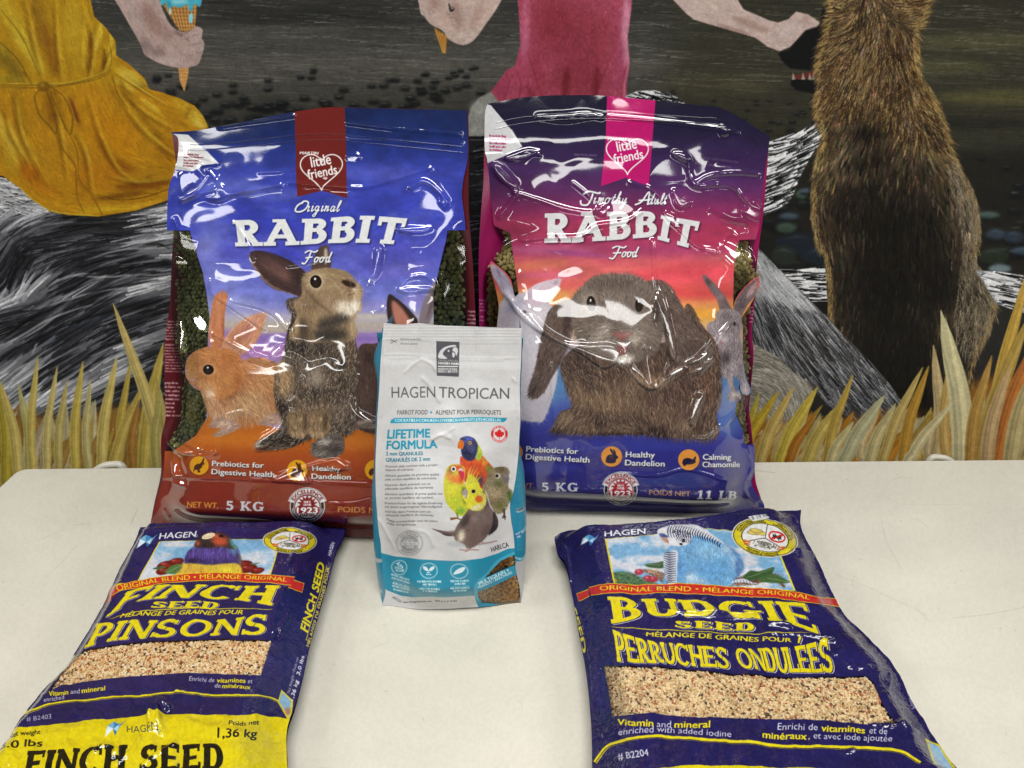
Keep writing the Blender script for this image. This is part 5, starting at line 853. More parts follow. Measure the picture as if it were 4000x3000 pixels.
c.lines([[(1310, 1600), (1340, 1640), (1220, 1628)], [(1340, 1640), (1290, 1655)], [(1345, 1630), (1470, 1640)], [(1500, 1540), (1540, 1560), (1700, 1534)], [(1530, 1560), (1450, 1574)]], 18, '#a58a84')
c.view(1420, 2000, 680)
c.text('HARI.CA', [(1630, 500), (1850, 432)], 60, '#35343a', .014)
gx, gy, gr = 585, 390, 156
P = []
for k in range(36):
    t0, t1 = math.radians(k * 10), math.radians(k * 10 + 5); P += [(gx + (gr + 30) * math.cos(t0), gy + (gr + 16) * math.sin(t0)), (gx + gr * math.cos(t1), gy + (gr - 8) * math.sin(t1))]
c.fill(P, '#96979a', sm=False); c.ell(gx, gy, gr * 1.0, gr * .92, '#96979a'); c.ring(gx, gy, 156, 42, '#c2c3c5', 1, 145); c.ell(gx, gy, 112, 104, '#929396')
c.arctext('FULL OF FLAVOUR', gx, gy, 120, 215, 325, 24, '#77787c', .01, 112); c.arctext('EXPLOSION DE SAVEURS', gx, gy, 144, 140, 30, 24, '#77787c', .008, 134, True)
c.text('HEALTHY', [(505, 372), (642, 368)], 24, '#cfcfd2', .01); c.text('NUTRITION', [(478, 424), (692, 420)], 48, '#d9d9dc', kind='serif', gap=.05); c.text('SAINE', [(548, 456), (640, 452)], 24, '#cfcfd2', .01)
for k in range(9): t = math.radians(k * 40); c.ell(560 + 24 * math.cos(t), 324 + 20 * math.sin(t), 4, 4, '#d9d9dc')
# blue foot of the print
c.fill([(-200, 480), (200, 505), (440, 556), (700, 596), (950, 610), (1250, 600), (1500, 575), (1700, 520), (1840, 455), (1920, 448), (2300, 440), (2300, 1300), (1500, 1300), (1430, 1130), (1410, 1060), (1100, 1064), (620, 1078), (480, 1060), (300, 990), (240, 940), (-200, 930)], '#1f86a4', 1, 0, False)
c.fill([(1440, 1110), (1412, 1040), (1420, 900), (1560, 760), (1700, 600), (1900, 500), (1920, 520), (1720, 640), (1600, 780), (1480, 920), (1450, 1000), (1490, 1110), (1480, 1140)], '#3fa3bf', 1, 3)
for x, y in ((455, 694), (830, 738), (1218, 732)): c.ring(x, y, 116 if x > 500 else 102, 5, '#cfe2e8', 1, 98); c.ring(x, y, 104 if x > 500 else 92, 4, '#cfe2e8', 1, 88)
for a, b in ((430, 640), (455, 630), (448, 655), (480, 662)): c.ell(a, b, 12, 9, '#cfe2e8'); c.line([(a, b), (456, 690)], 3, '#cfe2e8', 1, 0, False)
c.fill([(402, 684), (508, 674), (504, 704), (400, 708)], '#cfe2e8', sm=False); c.fill([(412, 722), (518, 714), (512, 742), (414, 744)], '#cfe2e8', sm=False); c.text('NATURAL', [(412, 702), (494, 696)], 14, B, .01); c.text('OMEGA', [(428, 740), (496, 734)], 14, B, .01)
c.ell(790, 715, 40, 22, '#cfe2e8', 38); c.ell(868, 715, 40, 22, '#cfe2e8', -38)
for a, b in ((826, 745), (812, 765), (836, 762), (806, 786), (830, 784), (854, 786)): c.ell(a, b, 9, 8, '#cfe2e8')
c.fill([(1144, 774), (1170, 730), (1230, 690), (1285, 678), (1292, 700), (1260, 740), (1200, 766)], '#cfe2e8')
for t, x0, y0, x1, y1 in (('NATURAL OMEGA FATTY', 352, 800, 586, 860), ('ACIDS FROM FLAXSEED', 354, 842, 588, 900), ('ACIDES GRAS OMÉGA', 368, 908, 574, 956), ('NATURELS PROVENANT', 366, 944, 588, 992), ('DE GRAINES DE LIN', 378, 988, 568, 1028),
                          ('FORTIFIED WITH VITAMINS', 686, 880, 990, 880), ('AND MINERALS', 754, 916, 930, 916), ('ENRICHI DE VITAMINES', 712, 974, 976, 974), ('ET DE MINÉRAUX', 750, 1006, 944, 1006), ('MULTIPLE SOURCES', 1106, 872, 1338, 868), ('OF PROTEIN', 1158, 908, 1294, 906), ('MULTIPLES SOURCES', 1106, 964, 1348, 960), ('DE PROTÉINES', 1148, 1000, 1312, 996)):
    c.text(t, [(x0, y0), (x1, y1)], 26, '#cfe4ea', .006)
for p in ([(374, 868), (564, 916)], [(734, 933), (952, 933)], [(1114, 928), (1332, 920)]): c.line(p, 4, '#8fd0e4', 1, 0, False)
c.text('MULTIGRAIN +', [(1478, 920), (1858, 738)], 48, '#d3e6ea', .016); c.text('PEANUTS • ARACHIDES', [(1468, 964), (1892, 762)], 32, '#d3e6ea', .008)
c.text('#B2520', [(364, 1086), (470, 1150)], 30, '#3a3a3e', .0); c.text('Net Weight/Poids net', [(502, 1150), (866, 1136)], 18, '#2f2f33', .006); c.text('890 g ℮ (1.8 lb)', [(912, 1132), (1186, 1124)], 18, '#2f2f33', .008)
W = np.maximum(c.mask([(1540, 822), (1620, 730), (1740, 610), (1860, 550), (1930, 528), (2200, 540), (2200, 560), (1938, 648), (1760, 722)], False), c.mask([(1452, 1060), (1456, 1010), (1600, 950), (1790, 862), (1905, 795), (2200, 700), (2200, 1200), (1500, 1150)], False))
c.alpha = 1 - W
c.view(0, 0, 2212); c.noise(8, .015, 6, octv=2)

# ---------------------------------------------------------------- the two seed bags
NAVY, YEL, RED = '#201c4e', '#d2c31c', '#b62a28'
def seal_badge(c, x, y, rx, ry, rot):
    """oval yellow guarantee emblem"""
    q = lambda a, b: (x + rx * (a * math.cos(rot) - b * math.sin(rot) * ry / rx), y + rx * a * math.sin(rot) + ry * b * math.cos(rot))
    E = lambda k, col: c.fill([q(k * math.cos(t), k * math.sin(t)) for t in np.linspace(0, 6.283, 40, endpoint=False)], col, 1, 0, False)
    E(1.0, '#c9c6ae'); E(.96, '#4a4630'); E(.93, '#cdbd22'); E(.72, '#2b2a26'); E(.69, '#d2d2d0')
    for a, b in ((0, -.69), (-.6, .36), (.6, .36)): c.line([q(0, 0), q(a, b)], rx * .02, '#2b2a2a', 1, 0, False)
    for a, b, r_ in ((-.36, -.14, 0), (-.18, -.18, 0), (-.3, -.26, 0)): c.fill([q(a + .2 * math.cos(t), b + .1 * math.sin(t)) for t in np.linspace(0, 6.28, 16)], '#5a4a20', sm=False); c.fill([q(a + .18 * math.cos(t), b + .085 * math.sin(t)) for t in np.linspace(0, 6.28, 16)], '#c9b45c', sm=False)
    P = [q(.34 + .24 * math.cos(t), -.18 + .24 * math.sin(t)) for t in np.linspace(0, 6.283, 26)]; 
    c.fill([q(.34 + .14 * math.cos(t), -.18 + .07 * math.sin(t)) for t in np.linspace(0, 6.28, 16)], '#1b1b1b', sm=False)
    for t in (-60, -30, 30, 60, 120, 150, 210, 240): c.line([q(.34, -.18), q(.34 + .17 * math.cos(math.radians(t)), -.18 + .17 * math.sin(math.radians(t)))], rx * .022, '#1b1b1b', 1, 0, False)
    c.line(P, rx * .045, '#b3262a', 1, 0, False); c.line([q(.18, -.02), q(.5, -.34)], rx * .045, '#b3262a', 1, 0, False)
    r = np.random.default_rng(3)
    for _ in range(160): a, b = r.normal(0, .16), r.uniform(.2, .5); c.ell(*q(a * (1 + (b - .2) * 2), b), rx * .025, rx * .012, ['#4b4a44', '#8a887c', '#66655c'][r.integers(3)], r.uniform(0, 180))
    for sx in (-1, 1):
        for b in (.3, .42): c.line([q(sx * .62, b - .03), q(sx * .42, b + .02)], rx * .05, '#c96a2a', 1, 0, False)
    def at(t, k0, k1, a0, a1, col='#2b2a18', fl=False):
        A = np.radians(np.linspace(a0, a1, 20)); b = [q(k0 * math.cos(z), k0 * math.sin(z)) for z in A]; u = [q(k1 * math.cos(z), k1 * math.sin(z)) for z in A]; c.text(t, b, u, col, .008)
    at('VITAMIN & MINERAL ENRICHED', .83, .9, 190, 262); at('ENRICHI DE VITAMINES ET DE MINÉRAUX', .74, .81, 190, 266); at('INSECT CONTROL', .83, .9, 290, 345); at('ÉLIMINATION DES INSECTES', .74, .81, 282, 350); at('FRESHNESS GUARANTEED', .83, .76, 128, 52); at('FRAÎCHEUR GARANTIE', .92, .85, 122, 58)
def hagen_mark(c, q, light=True):
    """folded-paper H emblem; q maps a unit square to the print"""
    for P, col in (([(0, 1), (.12, .35), (.42, .55)], '#c9dcea'), ([(.12, .35), (.42, .1), (.42, .55)], '#6fa6cc'), ([(.42, .1), (.75, .3), (.42, .55)], '#3f7fb0'), ([(.42, .55), (.75, .3), (.62, .7)], '#9cc4de'), ([(.62, .7), (.75, .3), (1, 0)], '#4a8aba'), ([(.0, 1), (.3, .6), (.2, .75)], '#e6eef4'), ([(.42, .55), (.62, .7), (.5, .9)], '#2f6a9c')):
        c.fill([q(a, b) for a, b in P], col, 1, 0, False)
def sky_box(c, P, seed):
    c.fill(P, YEL, 1, 0, False); Q = np.array(P, float); m = Q.mean(0); Q = m + (Q - m) * .982
    A = c.mask(Q, False); c.clip = A; c.fill(Q, '#6f9fc4', 1, 0, False)
    n = fbm(c.h, c.w, c.U(130), seed, 5, 1.6, .8); k = np.clip(n * 2.2 + .45, 0, 1)[..., None] * A[..., None] * .93; c.a += (rgb('#c6c8cf') - c.a) * k; c.clip = None
    return A
def swirls(c, A, seed, n=900):
    """faint lighter botanical line print over the navy"""
    r = np.random.default_rng(seed); yy, xx = np.nonzero(A > .5); L = []
    for _ in range(n):
        k = r.integers(len(yy)); x = (xx[k] / c.k + c.x0 - c.vx) / c.vk; y = (yy[k] / c.k + c.y0 - c.vy) / c.vk; t = r.uniform(0, 6.28); l = r.uniform(20, 80); cv = r.normal(0, .9)
        P = [(x, y)]
        for _i in range(4): x += l / 4 * math.cos(t); y += l / 4 * math.sin(t) * .7; t += cv / 2; P.append((x, y))
        L.append(P)
    c.lines(L, 2.2, '#4a4580', .35)

# ===== finch seed
c = CV_finch = Cv(-560, 1990, 1520, 3560, .8, NAVY)
c.view(0, 2000, 1400)
full = np.ones((c.h, c.w), 'f4'); c.noise(160, .12, 41, 1.6, 1); swirls(c, full, 1, 2600)
c.fill([(880, 60), (2120, 60), (2120, 92), (1850, 84), (1600, 92), (1100, 100), (880, 100)], '#c5b72a', .0)
S = sky_box(c, [(986, 196), (1740, 168), (1672, 400), (850, 430)], 5)
c.text('HAGEN', [(985, 182), (1210, 164)], 36, '#d5d8dc', .012, shear=.3); c.ring(1214, 160, 9, 2.5, '#d5d8dc')
hagen_mark(c, lambda a, b: (845 + a * 128 + (1 - b) * 10, 146 + b * 92))
# cherries
for (x, y, a, b) in ((1030, 340, 60, 26), (1090, 320, 50, 22), (1010, 375, 45, 22), (1500, 330, 60, 26), (1530, 355, 60, 26), (1590, 368, 44, 18), (1480, 375, 40, 20), (1110, 350, 30, 26)): c.ell(x, y, a, b, '#5a1416', -10, 1, 2); c.blob(x, y - 4, a * .8, b * .6, '#8f2a26', .8); c.blob(x - a * .3, y - b * .4, a * .3, b * .25, '#c0706a', .6)
c.fill([(945, 362), (990, 345), (1030, 352), (990, 364)], '#3d5a34'); c.fill([(1020, 385), (1060, 345), (1120, 335), (1128, 370), (1110, 390)], '#456a3c', 1, 2); c.line([(1030, 384), (1120, 342)], 3, '#8aa06a', .7); c.fill([(1540, 325), (1605, 320), (1570, 332)], '#4a6a3c')
# gouldian finch
A = painted(c, [(1118, 400), (1126, 352), (1142, 322), (1146, 290), (1180, 240), (1250, 216), (1440, 216), (1480, 260), (1492, 320), (1474, 350), (1466, 400)], '#3c2f6c', [(1300, 260, 160, 40, 0, '#50418a', .9), (1200, 310, 60, 30, 0, '#241c44', .9), (1320, 315, 150, 20, 0, '#32285c', .9), (1440, 240, 40, 30, 20, '#5d86a8', .8), (1484, 300, 16, 60, 0, '#6d6a40', .8)])
c.hair(A, 1600, field((1200, 280, 110), (1320, 260, 90), (1450, 280, 70)), 34, .3, 1, .7, seed=3)
A = painted(c, [(1110, 412), (1124, 356), (1142, 330), (1300, 336), (1466, 322), (1462, 412)], '#c9ad3a', [(1180, 370, 50, 40, 0, '#bd9344', .9), (1250, 380, 30, 40, 0, '#b87a3c', .8), (1400, 370, 60, 40, 0, '#d0c23a', .8)]); c.hair(A, 900, 95, 30, .14, 1, .7, seed=4)
A = painted(c, [(1206, 226), (1212, 196), (1240, 160), (1300, 142), (1380, 144), (1420, 168), (1440, 200), (1460, 232), (1360, 226), (1280, 236)], '#2b2426', [(1360, 190, 70, 40, 0, '#b04a30', .98), (1320, 160, 60, 18, 0, '#b85238', .9), (1225, 205, 18, 22, 0, '#b04c34', .9), (1436, 196, 18, 40, -20, '#3f8a8a', .9), (1460, 224, 24, 16, 0, '#5d9a58', .8), (1290, 214, 50, 16, 0, '#20181a', .8)]); c.hair(A, 700, 80, 14, .15, 1, .6, seed=5, spread=.6)
c.fill([(1250, 178), (1262, 156), (1300, 144), (1330, 148), (1322, 166), (1280, 182)], '#d8c9a8', 1, 1); c.line([(1255, 176), (1322, 164)], 2.5, '#a08a6c', .8); c.ell(1368, 162, 18, 9, '#2a1a1a'); c.ell(1370, 161, 7, 6, '#0f0b0b')
seal_badge(c, 1790, 186, 168, 80, .04)
bt, bb = [(690, 500), (740, 462), (860, 430), (1000, 408), (1200, 388), (1450, 384), (1640, 394), (1822, 412)], [(668, 558), (740, 500), (880, 470), (1030, 448), (1200, 432), (1450, 430), (1640, 444), (1800, 462)]
c.fill([(645, 570), (690, 500), (720, 520), (690, 560)], '#8f1f20', 1, 0, False); c.fill([(1800, 424), (1878, 444), (1866, 502), (1780, 476)], RED, 1, 0, False); c.line([(1800, 424), (1878, 444), (1866, 502), (1780, 476)], 4, YEL, 1, 0, False)
Tt, Bb = catmull(bt, 8, False), catmull(bb, 8, False); c.fill(np.vstack([Tt, Bb[::-1]]), RED, 1, 0, False); c.line(Tt, 4, '#d2b41c', 1, 0, False); c.line(Bb, 4, '#d2b41c', 1, 0, False)
c.text('ORIGINAL BLEND • MÉLANGE ORIGINAL', [(728, 502), (860, 462), (1000, 440), (1200, 422), (1450, 418), (1640, 426), (1770, 440)], [(718, 468), (856, 436), (1000, 414), (1200, 396), (1450, 392), (1640, 402), (1778, 416)], '#cdbb24', .004)
H = dict(kind='serif', W=.25, T=.15, S=.07, sh=(5, 3, '#c8c8d0', .9, 0))
def head(t, b, u, **kw):
    d = dict(kind='serif', W=.25, T=.15, S=.07); d.update(kw)
    b, u = np.array(b, float), np.array(u, float); o = np.array([7., 3.])
    c.text(t, b + o, u + o, '#c9c9d0', **d); c.text(t, b + o * .55, u + o * .55, '#17133a', **d); c.text(t, b, u, YEL, **d)
head('FINCH', [(650, 662), (760, 600), (880, 556), (1100, 540), (1420, 548), (1680, 590)], [(790, 500), (880, 470), (950, 462), (1200, 454), (1450, 458), (1730, 462)], W=.26)
head('SEED', [(930, 600), (1340, 604)], [(950, 562), (1364, 560)], W=.3)
c.line([(680, 668), (820, 632), (1000, 612), (1300, 604), (1684, 614)], [2, 5, 5, 5, 3], YEL); 
c.text('MÉLANGE DE GRAINES POUR', [(742, 662), (900, 650), (1200, 641), (1500, 640)], [(760, 636), (910, 624), (1210, 616), (1512, 616)], YEL, .022)
head('PINSONS', [(520, 856), (640, 818), (800, 800), (1100, 782), (1400, 770), (1640, 768)], [(600, 700), (720, 686), (860, 676), (1150, 672), (1400, 668), (1668, 634)], W=.22)
win = [(430, 905), (560, 858), (800, 822), (1080, 806), (1380, 796), (1682, 804), (1612, 1014), (1300, 1004), (1000, 1012), (640, 1044), (380, 1082), (312, 1116), (380, 1000)]
c.alpha = 1 - c.mask(win, False)
def mixed(parts, y, h, dy=0):
    for t, x0, x1, col, b in parts: c.text(t, [(x0, y + dy * (x0 - parts[0][1])), (x1, y + dy * (x1 - parts[0][1]))], h, col, b, shear=.12)
mixed([('Vitamin', 306, 426, YEL, .022), ('and', 440, 496, '#c9c9d4', 0), ('mineral', 508, 654, YEL, .022)], 1148, 28, -.1); mixed([('enriched', 276, 400, '#c9c9d4', 0)], 1184, 26, -.16)
mixed([('Enrichi de', 1170, 1324, '#c9c9d4', 0), ('vitamines', 1338, 1516, YEL, .022), ('et', 1530, 1558, '#c9c9d4', 0)], 1054, 28, .02); mixed([('de', 1326, 1362, '#c9c9d4', 0), ('minéraux', 1372, 1546, YEL, .022)], 1092, 28, .04)
c.line([(150, 1270), (320, 1196), (600, 1168), (900, 1146), (1080, 1134), (1400, 1142), (1640, 1152), (1740, 1196)], 16, YEL); c.line([(150, 1274), (320, 1200), (600, 1172), (900, 1150), (1080, 1138), (1400, 1146), (1640, 1156), (1740, 1200)], 4, '#1b1740')
c.text('# B2403', [(172, 1308), (322, 1286)], 28, '#a9a9b8', 0, shear=.1)
c.fill([(-400, 1420), (80, 1358), (400, 1316), (760, 1286), (1100, 1268), (1500, 1264), (1800, 1300), (2200, 1330), (2200, 3000), (-1200, 3000)], '#cdbc16', 1, 0)
hagen_mark(c, lambda a, b: (655 + a * 122 + (1 - b) * 4, 1300 + b * 112)); c.text('HAGEN', [(792, 1382), (985, 1376)], 40, '#4a4a40', .0); c.ring(992, 1376, 9, 2.5, '#4a4a40')
c.text('Net weight', [(54, 1410), (258, 1388)], 28, '#2b2816', .012, shear=.15); c.text('3.0 lbs', [(4, 1484), (270, 1464)], 46, '#221f14', .018, shear=.15)
c.text('Poids net', [(1416, 1330), (1604, 1332)], 28, '#2b2816', .012, shear=.1); c.text('1,36 kg', [(1346, 1410), (1590, 1412)], 50, '#221f14', .018, shear=.1)
c.text('FINCH SEED', [(150, 1660), (760, 1622), (1384, 1606)], [(184, 1500), (800, 1460), (1386, 1446)], '#1b1812', kind='serif', W=.28, T=.17, S=.05)
c.text('1,36 kg   •   3.0 lbs', [(300, 1800), (1300, 1780)], 90, '#1b1812', .01)
# printing along the side wall
sd = lambda t, b, u, col=YEL, bo=.02: c.text(t, b, u, col, bo)
sd('FINCH SEED', [(1900, 756), (1960, 520), (2006, 330)], [(1856, 730), (1920, 500), (1966, 306)], bo=.035); c.line([(1890, 800), (1960, 560), (2018, 334)], 4, YEL); sd('MÉLANGE DE GRAINES POUR', [(1910, 840), (1975, 620), (2036, 350)], [(1892, 834), (1958, 610), (2020, 344)], '#c9bb3a', .01)
sd('HAGEN', [(2042, 278), (2068, 200)], [(2024, 270), (2050, 192)], '#d5d8dc', .01); sd('Net Weight / Poids net', [(1790, 1136), (1846, 910)], [(1774, 1128), (1832, 904)], '#c9c9d4', 0); sd('1,36 kg  3.0 lbs', [(1812, 1180), (1880, 900)], [(1792, 1170), (1862, 892)], '#d0d0da', .01)
c.fill([(1740, 1110), (1812, 1180), (1800, 1340), (1716, 1190)], '#c5b72a', 1, 0, False); c.fill([(1744, 1126), (1800, 1182), (1790, 1290), (1726, 1186)], '#7fa8c4', 1, 0, False); c.blob(1780, 1250, 20, 40, '#b0683c', .8)
c.view(0, 0, 2212); c.noise(9, .05, 6, octv=2)

# ===== budgie seed
c = CV_budgie = Cv(2100, 1950, 4150, 3560, .8, NAVY)
c.view(2150, 1980, 1100)
full = np.ones((c.h, c.w), 'f4'); c.noise(160, .12, 43, 1.6, 1); swirls(c, full, 2, 2600)
S = sky_box(c, [(426, 266), (900, 214), (1200, 184), (1480, 196), (1780, 330), (1925, 668), (496, 622)], 8)
c.text('HAGEN', [(424, 248), (748, 214)], 42, '#d5d8dc', .02, shear=.05); c.ring(770, 210, 13, 3.5, '#c5c8cc')
hagen_mark(c, lambda a, b: (236 + a * 150, 232 + b * 100))
c.clip = S
c.fill([(480, 540), (620, 520), (700, 560), (830, 620), (500, 640)], '#3f5a36', .9, 4); c.hair(c.mask([(480, 540), (620, 520), (700, 560), (830, 620), (500, 640)]), 600, 25, 40, .35, 1, .8, seed=2)
c.line([(730, 505), (820, 530), (930, 590)], [20, 50, 80], '#7a5c48', 1, 2); c.hair(c.mask([(730, 500), (840, 500), (930, 560), (920, 610), (820, 580)]), 400, 25, 40, .3, 1, .8, seed=3)
c.fill([(735, 468), (800, 450), (900, 436), (900, 480), (820, 490)], '#33502f', 1, 2); c.line([(745, 468), (895, 450)], 3, '#8a9a6a', .8)
for x, y in ((697, 519), (764, 570), (808, 578)): c.ell(x, y, 36, 23, '#9a2f3e', 0, 1, 2); c.blob(x - 8, y - 8, 14, 8, '#d8909a', .8)
c.line([(760, 545), (780, 500), (850, 492)], 4, '#b09070'); c.line([(815, 555), (820, 520), (850, 494)], 4, '#b09070')
c.line([(1400, 600), (1600, 590), (1740, 560), (1840, 640)], [70, 60, 50, 20], '#6d5240', 1, 3); c.hair(c.mask([(1400, 560), (1740, 540), (1800, 580), (1600, 630), (1400, 640)]), 600, -8, 50, .3, 1, .8, seed=4)
c.fill([(1510, 580), (1560, 520), (1640, 520), (1750, 488), (1730, 540), (1620, 580)], '#35512f', 1, 2); c.fill([(1640, 590), (1720, 540), (1800, 560), (1880, 604), (1720, 606)], '#3f5c34', 1, 2); c.line([(1540, 570), (1740, 500)], 4, '#7f9a68', .7); c.line([(1700, 570), (1870, 600)], 4, '#8a9f6c', .7)
c.clip = None
A = painted(c, [(930, 320), (1000, 290), (1200, 250), (1330, 280), (1420, 330), (1490, 420), (1510, 500), (1440, 580), (1400, 616), (920, 620), (896, 540), (890, 420), (910, 350)], '#6497c0', [(1250, 350, 160, 80, 0, '#83b0d0', .8), (1250, 500, 160, 80, 0, '#5d93c4', .8), (1000, 340, 60, 40, 0, '#8db4d0', .7), (1100, 570, 70, 50, 0, '#b8c8d4', .8), (1180, 590, 60, 30, 0, '#a8c0d4', .8), (1040, 480, 40, 100, 0, '#568abf', .7), (1440, 430, 30, 100, -20, '#9cb4cc', .7), (1380, 330, 60, 40, 30, '#b4c2cf', .7), (1470, 480, 24, 90, -10, '#3d5c90', .8)])
c.line([(1330, 280), (1420, 330), (1490, 420), (1508, 500), (1440, 580)], [6, 26, 10], '#34588e', .6, 8); c.line([(905, 350), (1010, 330), (1015, 480), (1000, 610)], [6, 18, 6], '#3f6ca6', .6, 6); c.hair(A, 4200, field((1200, 300, 70), (1300, 500, 95), (1000, 400, 100), (1100, 580, 50), (1450, 430, 75)), 40, .14, 1, .65, seed=5, spread=.35)
A = painted(c, [(890, 430), (910, 370), (960, 350), (1000, 370), (994, 470), (990, 560), (984, 622), (930, 620), (900, 540)], '#c3c9d2', []); 
for k in range(18): y = 366 + k * 14; c.line([(894 + (k > 12) * 16, y + 8), (935, y - 4), (985, y + 6)], [3, 9, 3], '#1c1f40', .95, .5)
A = painted(c, [(838, 206), (850, 180), (920, 165), (1000, 150), (1120, 150), (1200, 180), (1280, 240), (1370, 300), (1240, 260), (1130, 240), (1080, 300), (1000, 318), (940, 310), (900, 280), (850, 230)], '#c6c9cf', [(880, 195, 40, 20, 0, '#d5d5d8', .8), (960, 280, 50, 30, 0, '#d0d0d2', .7)])
for k in range(22):
    t = k / 21; x = 940 + 400 * t; y = 156 + 26 * t + 112 * t ** 2.2; L_ = 96 - 56 * t
    c.line([(x, y - 4), (x - 20 + 6 * t, y + L_ * .45), (x - 6, y + L_)], [3, 10, 3], '#1c1c3c', .95, .5)
for j in range(3):
    for k in range(8): c.line([(985 + k * 15 + j * 3, 190 + j * 26 + k * 4), (996 + k * 15, 204 + j * 26 + k * 4), (984 + k * 15, 218 + j * 26 + k * 4)], [3, 7, 3], '#1c1c3c', .8, .5)
c.fill([(850, 222), (880, 215), (920, 232), (915, 250), (870, 246)], '#3b4b80', 1, 2); c.fill([(868, 246), (916, 252), (930, 292), (905, 286)], '#a5785c', 1, 1); c.ell(968, 209, 22, 13, '#b8bcc4'); c.ell(968, 209, 16, 10, '#14141c'); c.ell(1045, 272, 15, 14, '#14141e'); c.ell(1025, 300, 14, 10, '#14141e')
c.line([(1420, 600), (1500, 590), (1620, 612)], [10, 30, 6], '#c0c6d2', .9, 1); c.lines([[(1440 + k * 24, 588), (1450 + k * 24, 612)] for k in range(7)], 4, '#2c3358', .8)
seal_badge(c, 1685, 255, 264, 150, .17)
c.fill([(1548, 92), (1690, 66), (1720, 96), (1640, 122), (1590, 132)], '#cfd0d2', 1, 0, False); c.text('$ 19.99', [(1580, 116), (1706, 88)], 24, '#3a3a40', .0)
c.fill([(205, 690), (300, 652), (306, 706), (222, 752)], RED, 1, 0, False); c.line([(300, 652), (205, 690), (222, 752), (306, 706)], 5, YEL, 1, 0, False)
c.fill([(2110, 716), (2300, 740), (2300, 800), (2130, 770)], RED, 1, 0, False); c.line([(2112, 716), (2300, 740)], 5, YEL, 1, 0, False); c.line([(2130, 770), (2300, 802)], 5, YEL, 1, 0, False)
bt, bb = [(300, 640), (420, 624), (700, 620), (1000, 618), (1400, 632), (1700, 652), (1940, 680), (2110, 716)], [(316, 700), (430, 690), (700, 692), (1000, 690), (1400, 704), (1700, 722), (1930, 748), (2120, 772)]
Tt, Bb = catmull(bt, 8, False), catmull(bb, 8, False); c.fill(np.vstack([Tt, Bb[::-1]]), RED, 1, 0, False); c.line(Tt, 5, '#d2b41c', 1, 0, False); c.line(Bb, 5, '#d2b41c', 1, 0, False)
c.text('ORIGINAL BLEND • MÉLANGE ORIGINAL', [(386, 668), (700, 672), (1100, 674), (1400, 682), (1800, 704), (2036, 734)], [(386, 636), (700, 638), (1100, 640), (1400, 650), (1800, 672), (2040, 706)], '#cdbb24', .004)
def head(t, b, u, **kw):
    d = dict(kind='serif', W=.25, T=.15, S=.07); d.update(kw)
    b, u = np.array(b, float), np.array(u, float); o = np.array([14., 8.])
    c.text(t, b + o, u + o, '#c9c9d0', **d); c.text(t, b + o * .55, u + o * .55, '#17133a', **d); c.text(t, b, u, YEL, **d)
head('BUDGIE', [(478, 926), (740, 880), (1060, 874), (1400, 890), (1760, 910), (2114, 1010)], [(444, 716), (720, 732), (1060, 738), (1400, 745), (1700, 752), (2020, 766)], W=.25)
head('SEED', [(975, 958), (1600, 990)], [(972, 905), (1604, 926)], W=.3, gap=.1)
c.line([(480, 948), (640, 958), (1000, 984), (1400, 1004), (2120, 1014)], [3, 6, 6, 6, 4], YEL)
c.text('MÉLANGE DE GRAINES POUR', [(750, 1022), (1200, 1048), (1890, 1076)], [(754, 990), (1200, 1012), (1892, 1044)], YEL, .022)
head('PERRUCHES', [(524, 1222), (800, 1240), (1100, 1266), (1412, 1284)], [(486, 968), (700, 1040), (1000, 1086), (1390, 1120)], W=.22, gap=.0, S=.04)
head('ONDULÉES', [(1490, 1284), (1750, 1310), (2000, 1322), (2230, 1318)], [(1430, 1118), (1700, 1120), (1950, 1106), (2180, 1044)], W=.22, gap=.0, S=.04)
c.view(2250, 2300, 1100)
win = [(212, 608), (500, 616), (700, 630), (1000, 660), (1400, 690), (1700, 712), (2020, 704), (2270, 690), (2330, 740), (2400, 920), (2520, 1080), (2250, 1074), (1900, 1044), (1500, 1040), (1000, 1024), (600, 992), (280, 1018), (262, 860)]
c.alpha = 1 - c.mask(win, False)
def mixed(parts, y, h, dy=0, sh=.03):
    for t, x0, x1, col, b in parts: c.text(t, [(x0, y + dy * (x0 - parts[0][1])), (x1, y + dy * (x1 - parts[0][1]))], h, col, b, shear=sh)
mixed([('Vitamin', 320, 606, YEL, .024), ('and', 632, 744, '#c5c5d4', .0), ('mineral', 770, 1050, YEL, .024)], 1090, 50, .02)
c.text('enriched with added iodine', [(330, 1166), (600, 1138), (820, 1146), (1216, 1178)], [(334, 1116), (604, 1090), (822, 1100), (1218, 1132)], '#c5c5d4')
mixed([('Enrichi de', 1580, 1892, '#c5c5d4', 0), ('vitamines', 1920, 2268, YEL, .024), ('et de', 2300, 2440, '#c5c5d4', 0)], 1118, 50, .04); mixed([('minéraux', 1460, 1810, YEL, .024), (', et avec iode ajoutée', 1822, 2480, '#c5c5d4', 0)], 1186, 48, .02)
c.line([(148, 1380), (230, 1268), (320, 1220), (600, 1170), (820, 1186), (1200, 1212), (1600, 1244), (2000, 1260), (2300, 1260), (2540, 1290), (2700, 1380)], 30, YEL); c.line([(148, 1388), (230, 1276), (320, 1230), (600, 1180), (820, 1196), (1200, 1222), (1600, 1254), (2000, 1270), (2300, 1270), (2540, 1300), (2700, 1390)], 6, '#17133a')
c.text('# B2204', [(330, 1362), (572, 1318)], 54, '#b9b9c8', .01)
c.fill([(400, 1500), (760, 1410), (930, 1394), (1100, 1402), (1800, 1424), (2600, 1500), (3200, 1700), (3200, 3400), (0, 3400), (0, 1800)], '#cdbc16', 1, 0)
c.text('BUDGIE SEED', [(500, 1800), (2500, 1860)], 220, '#1b1812', kind='serif', W=.28, T=.17)
c.view(2100, 1900, 1900)
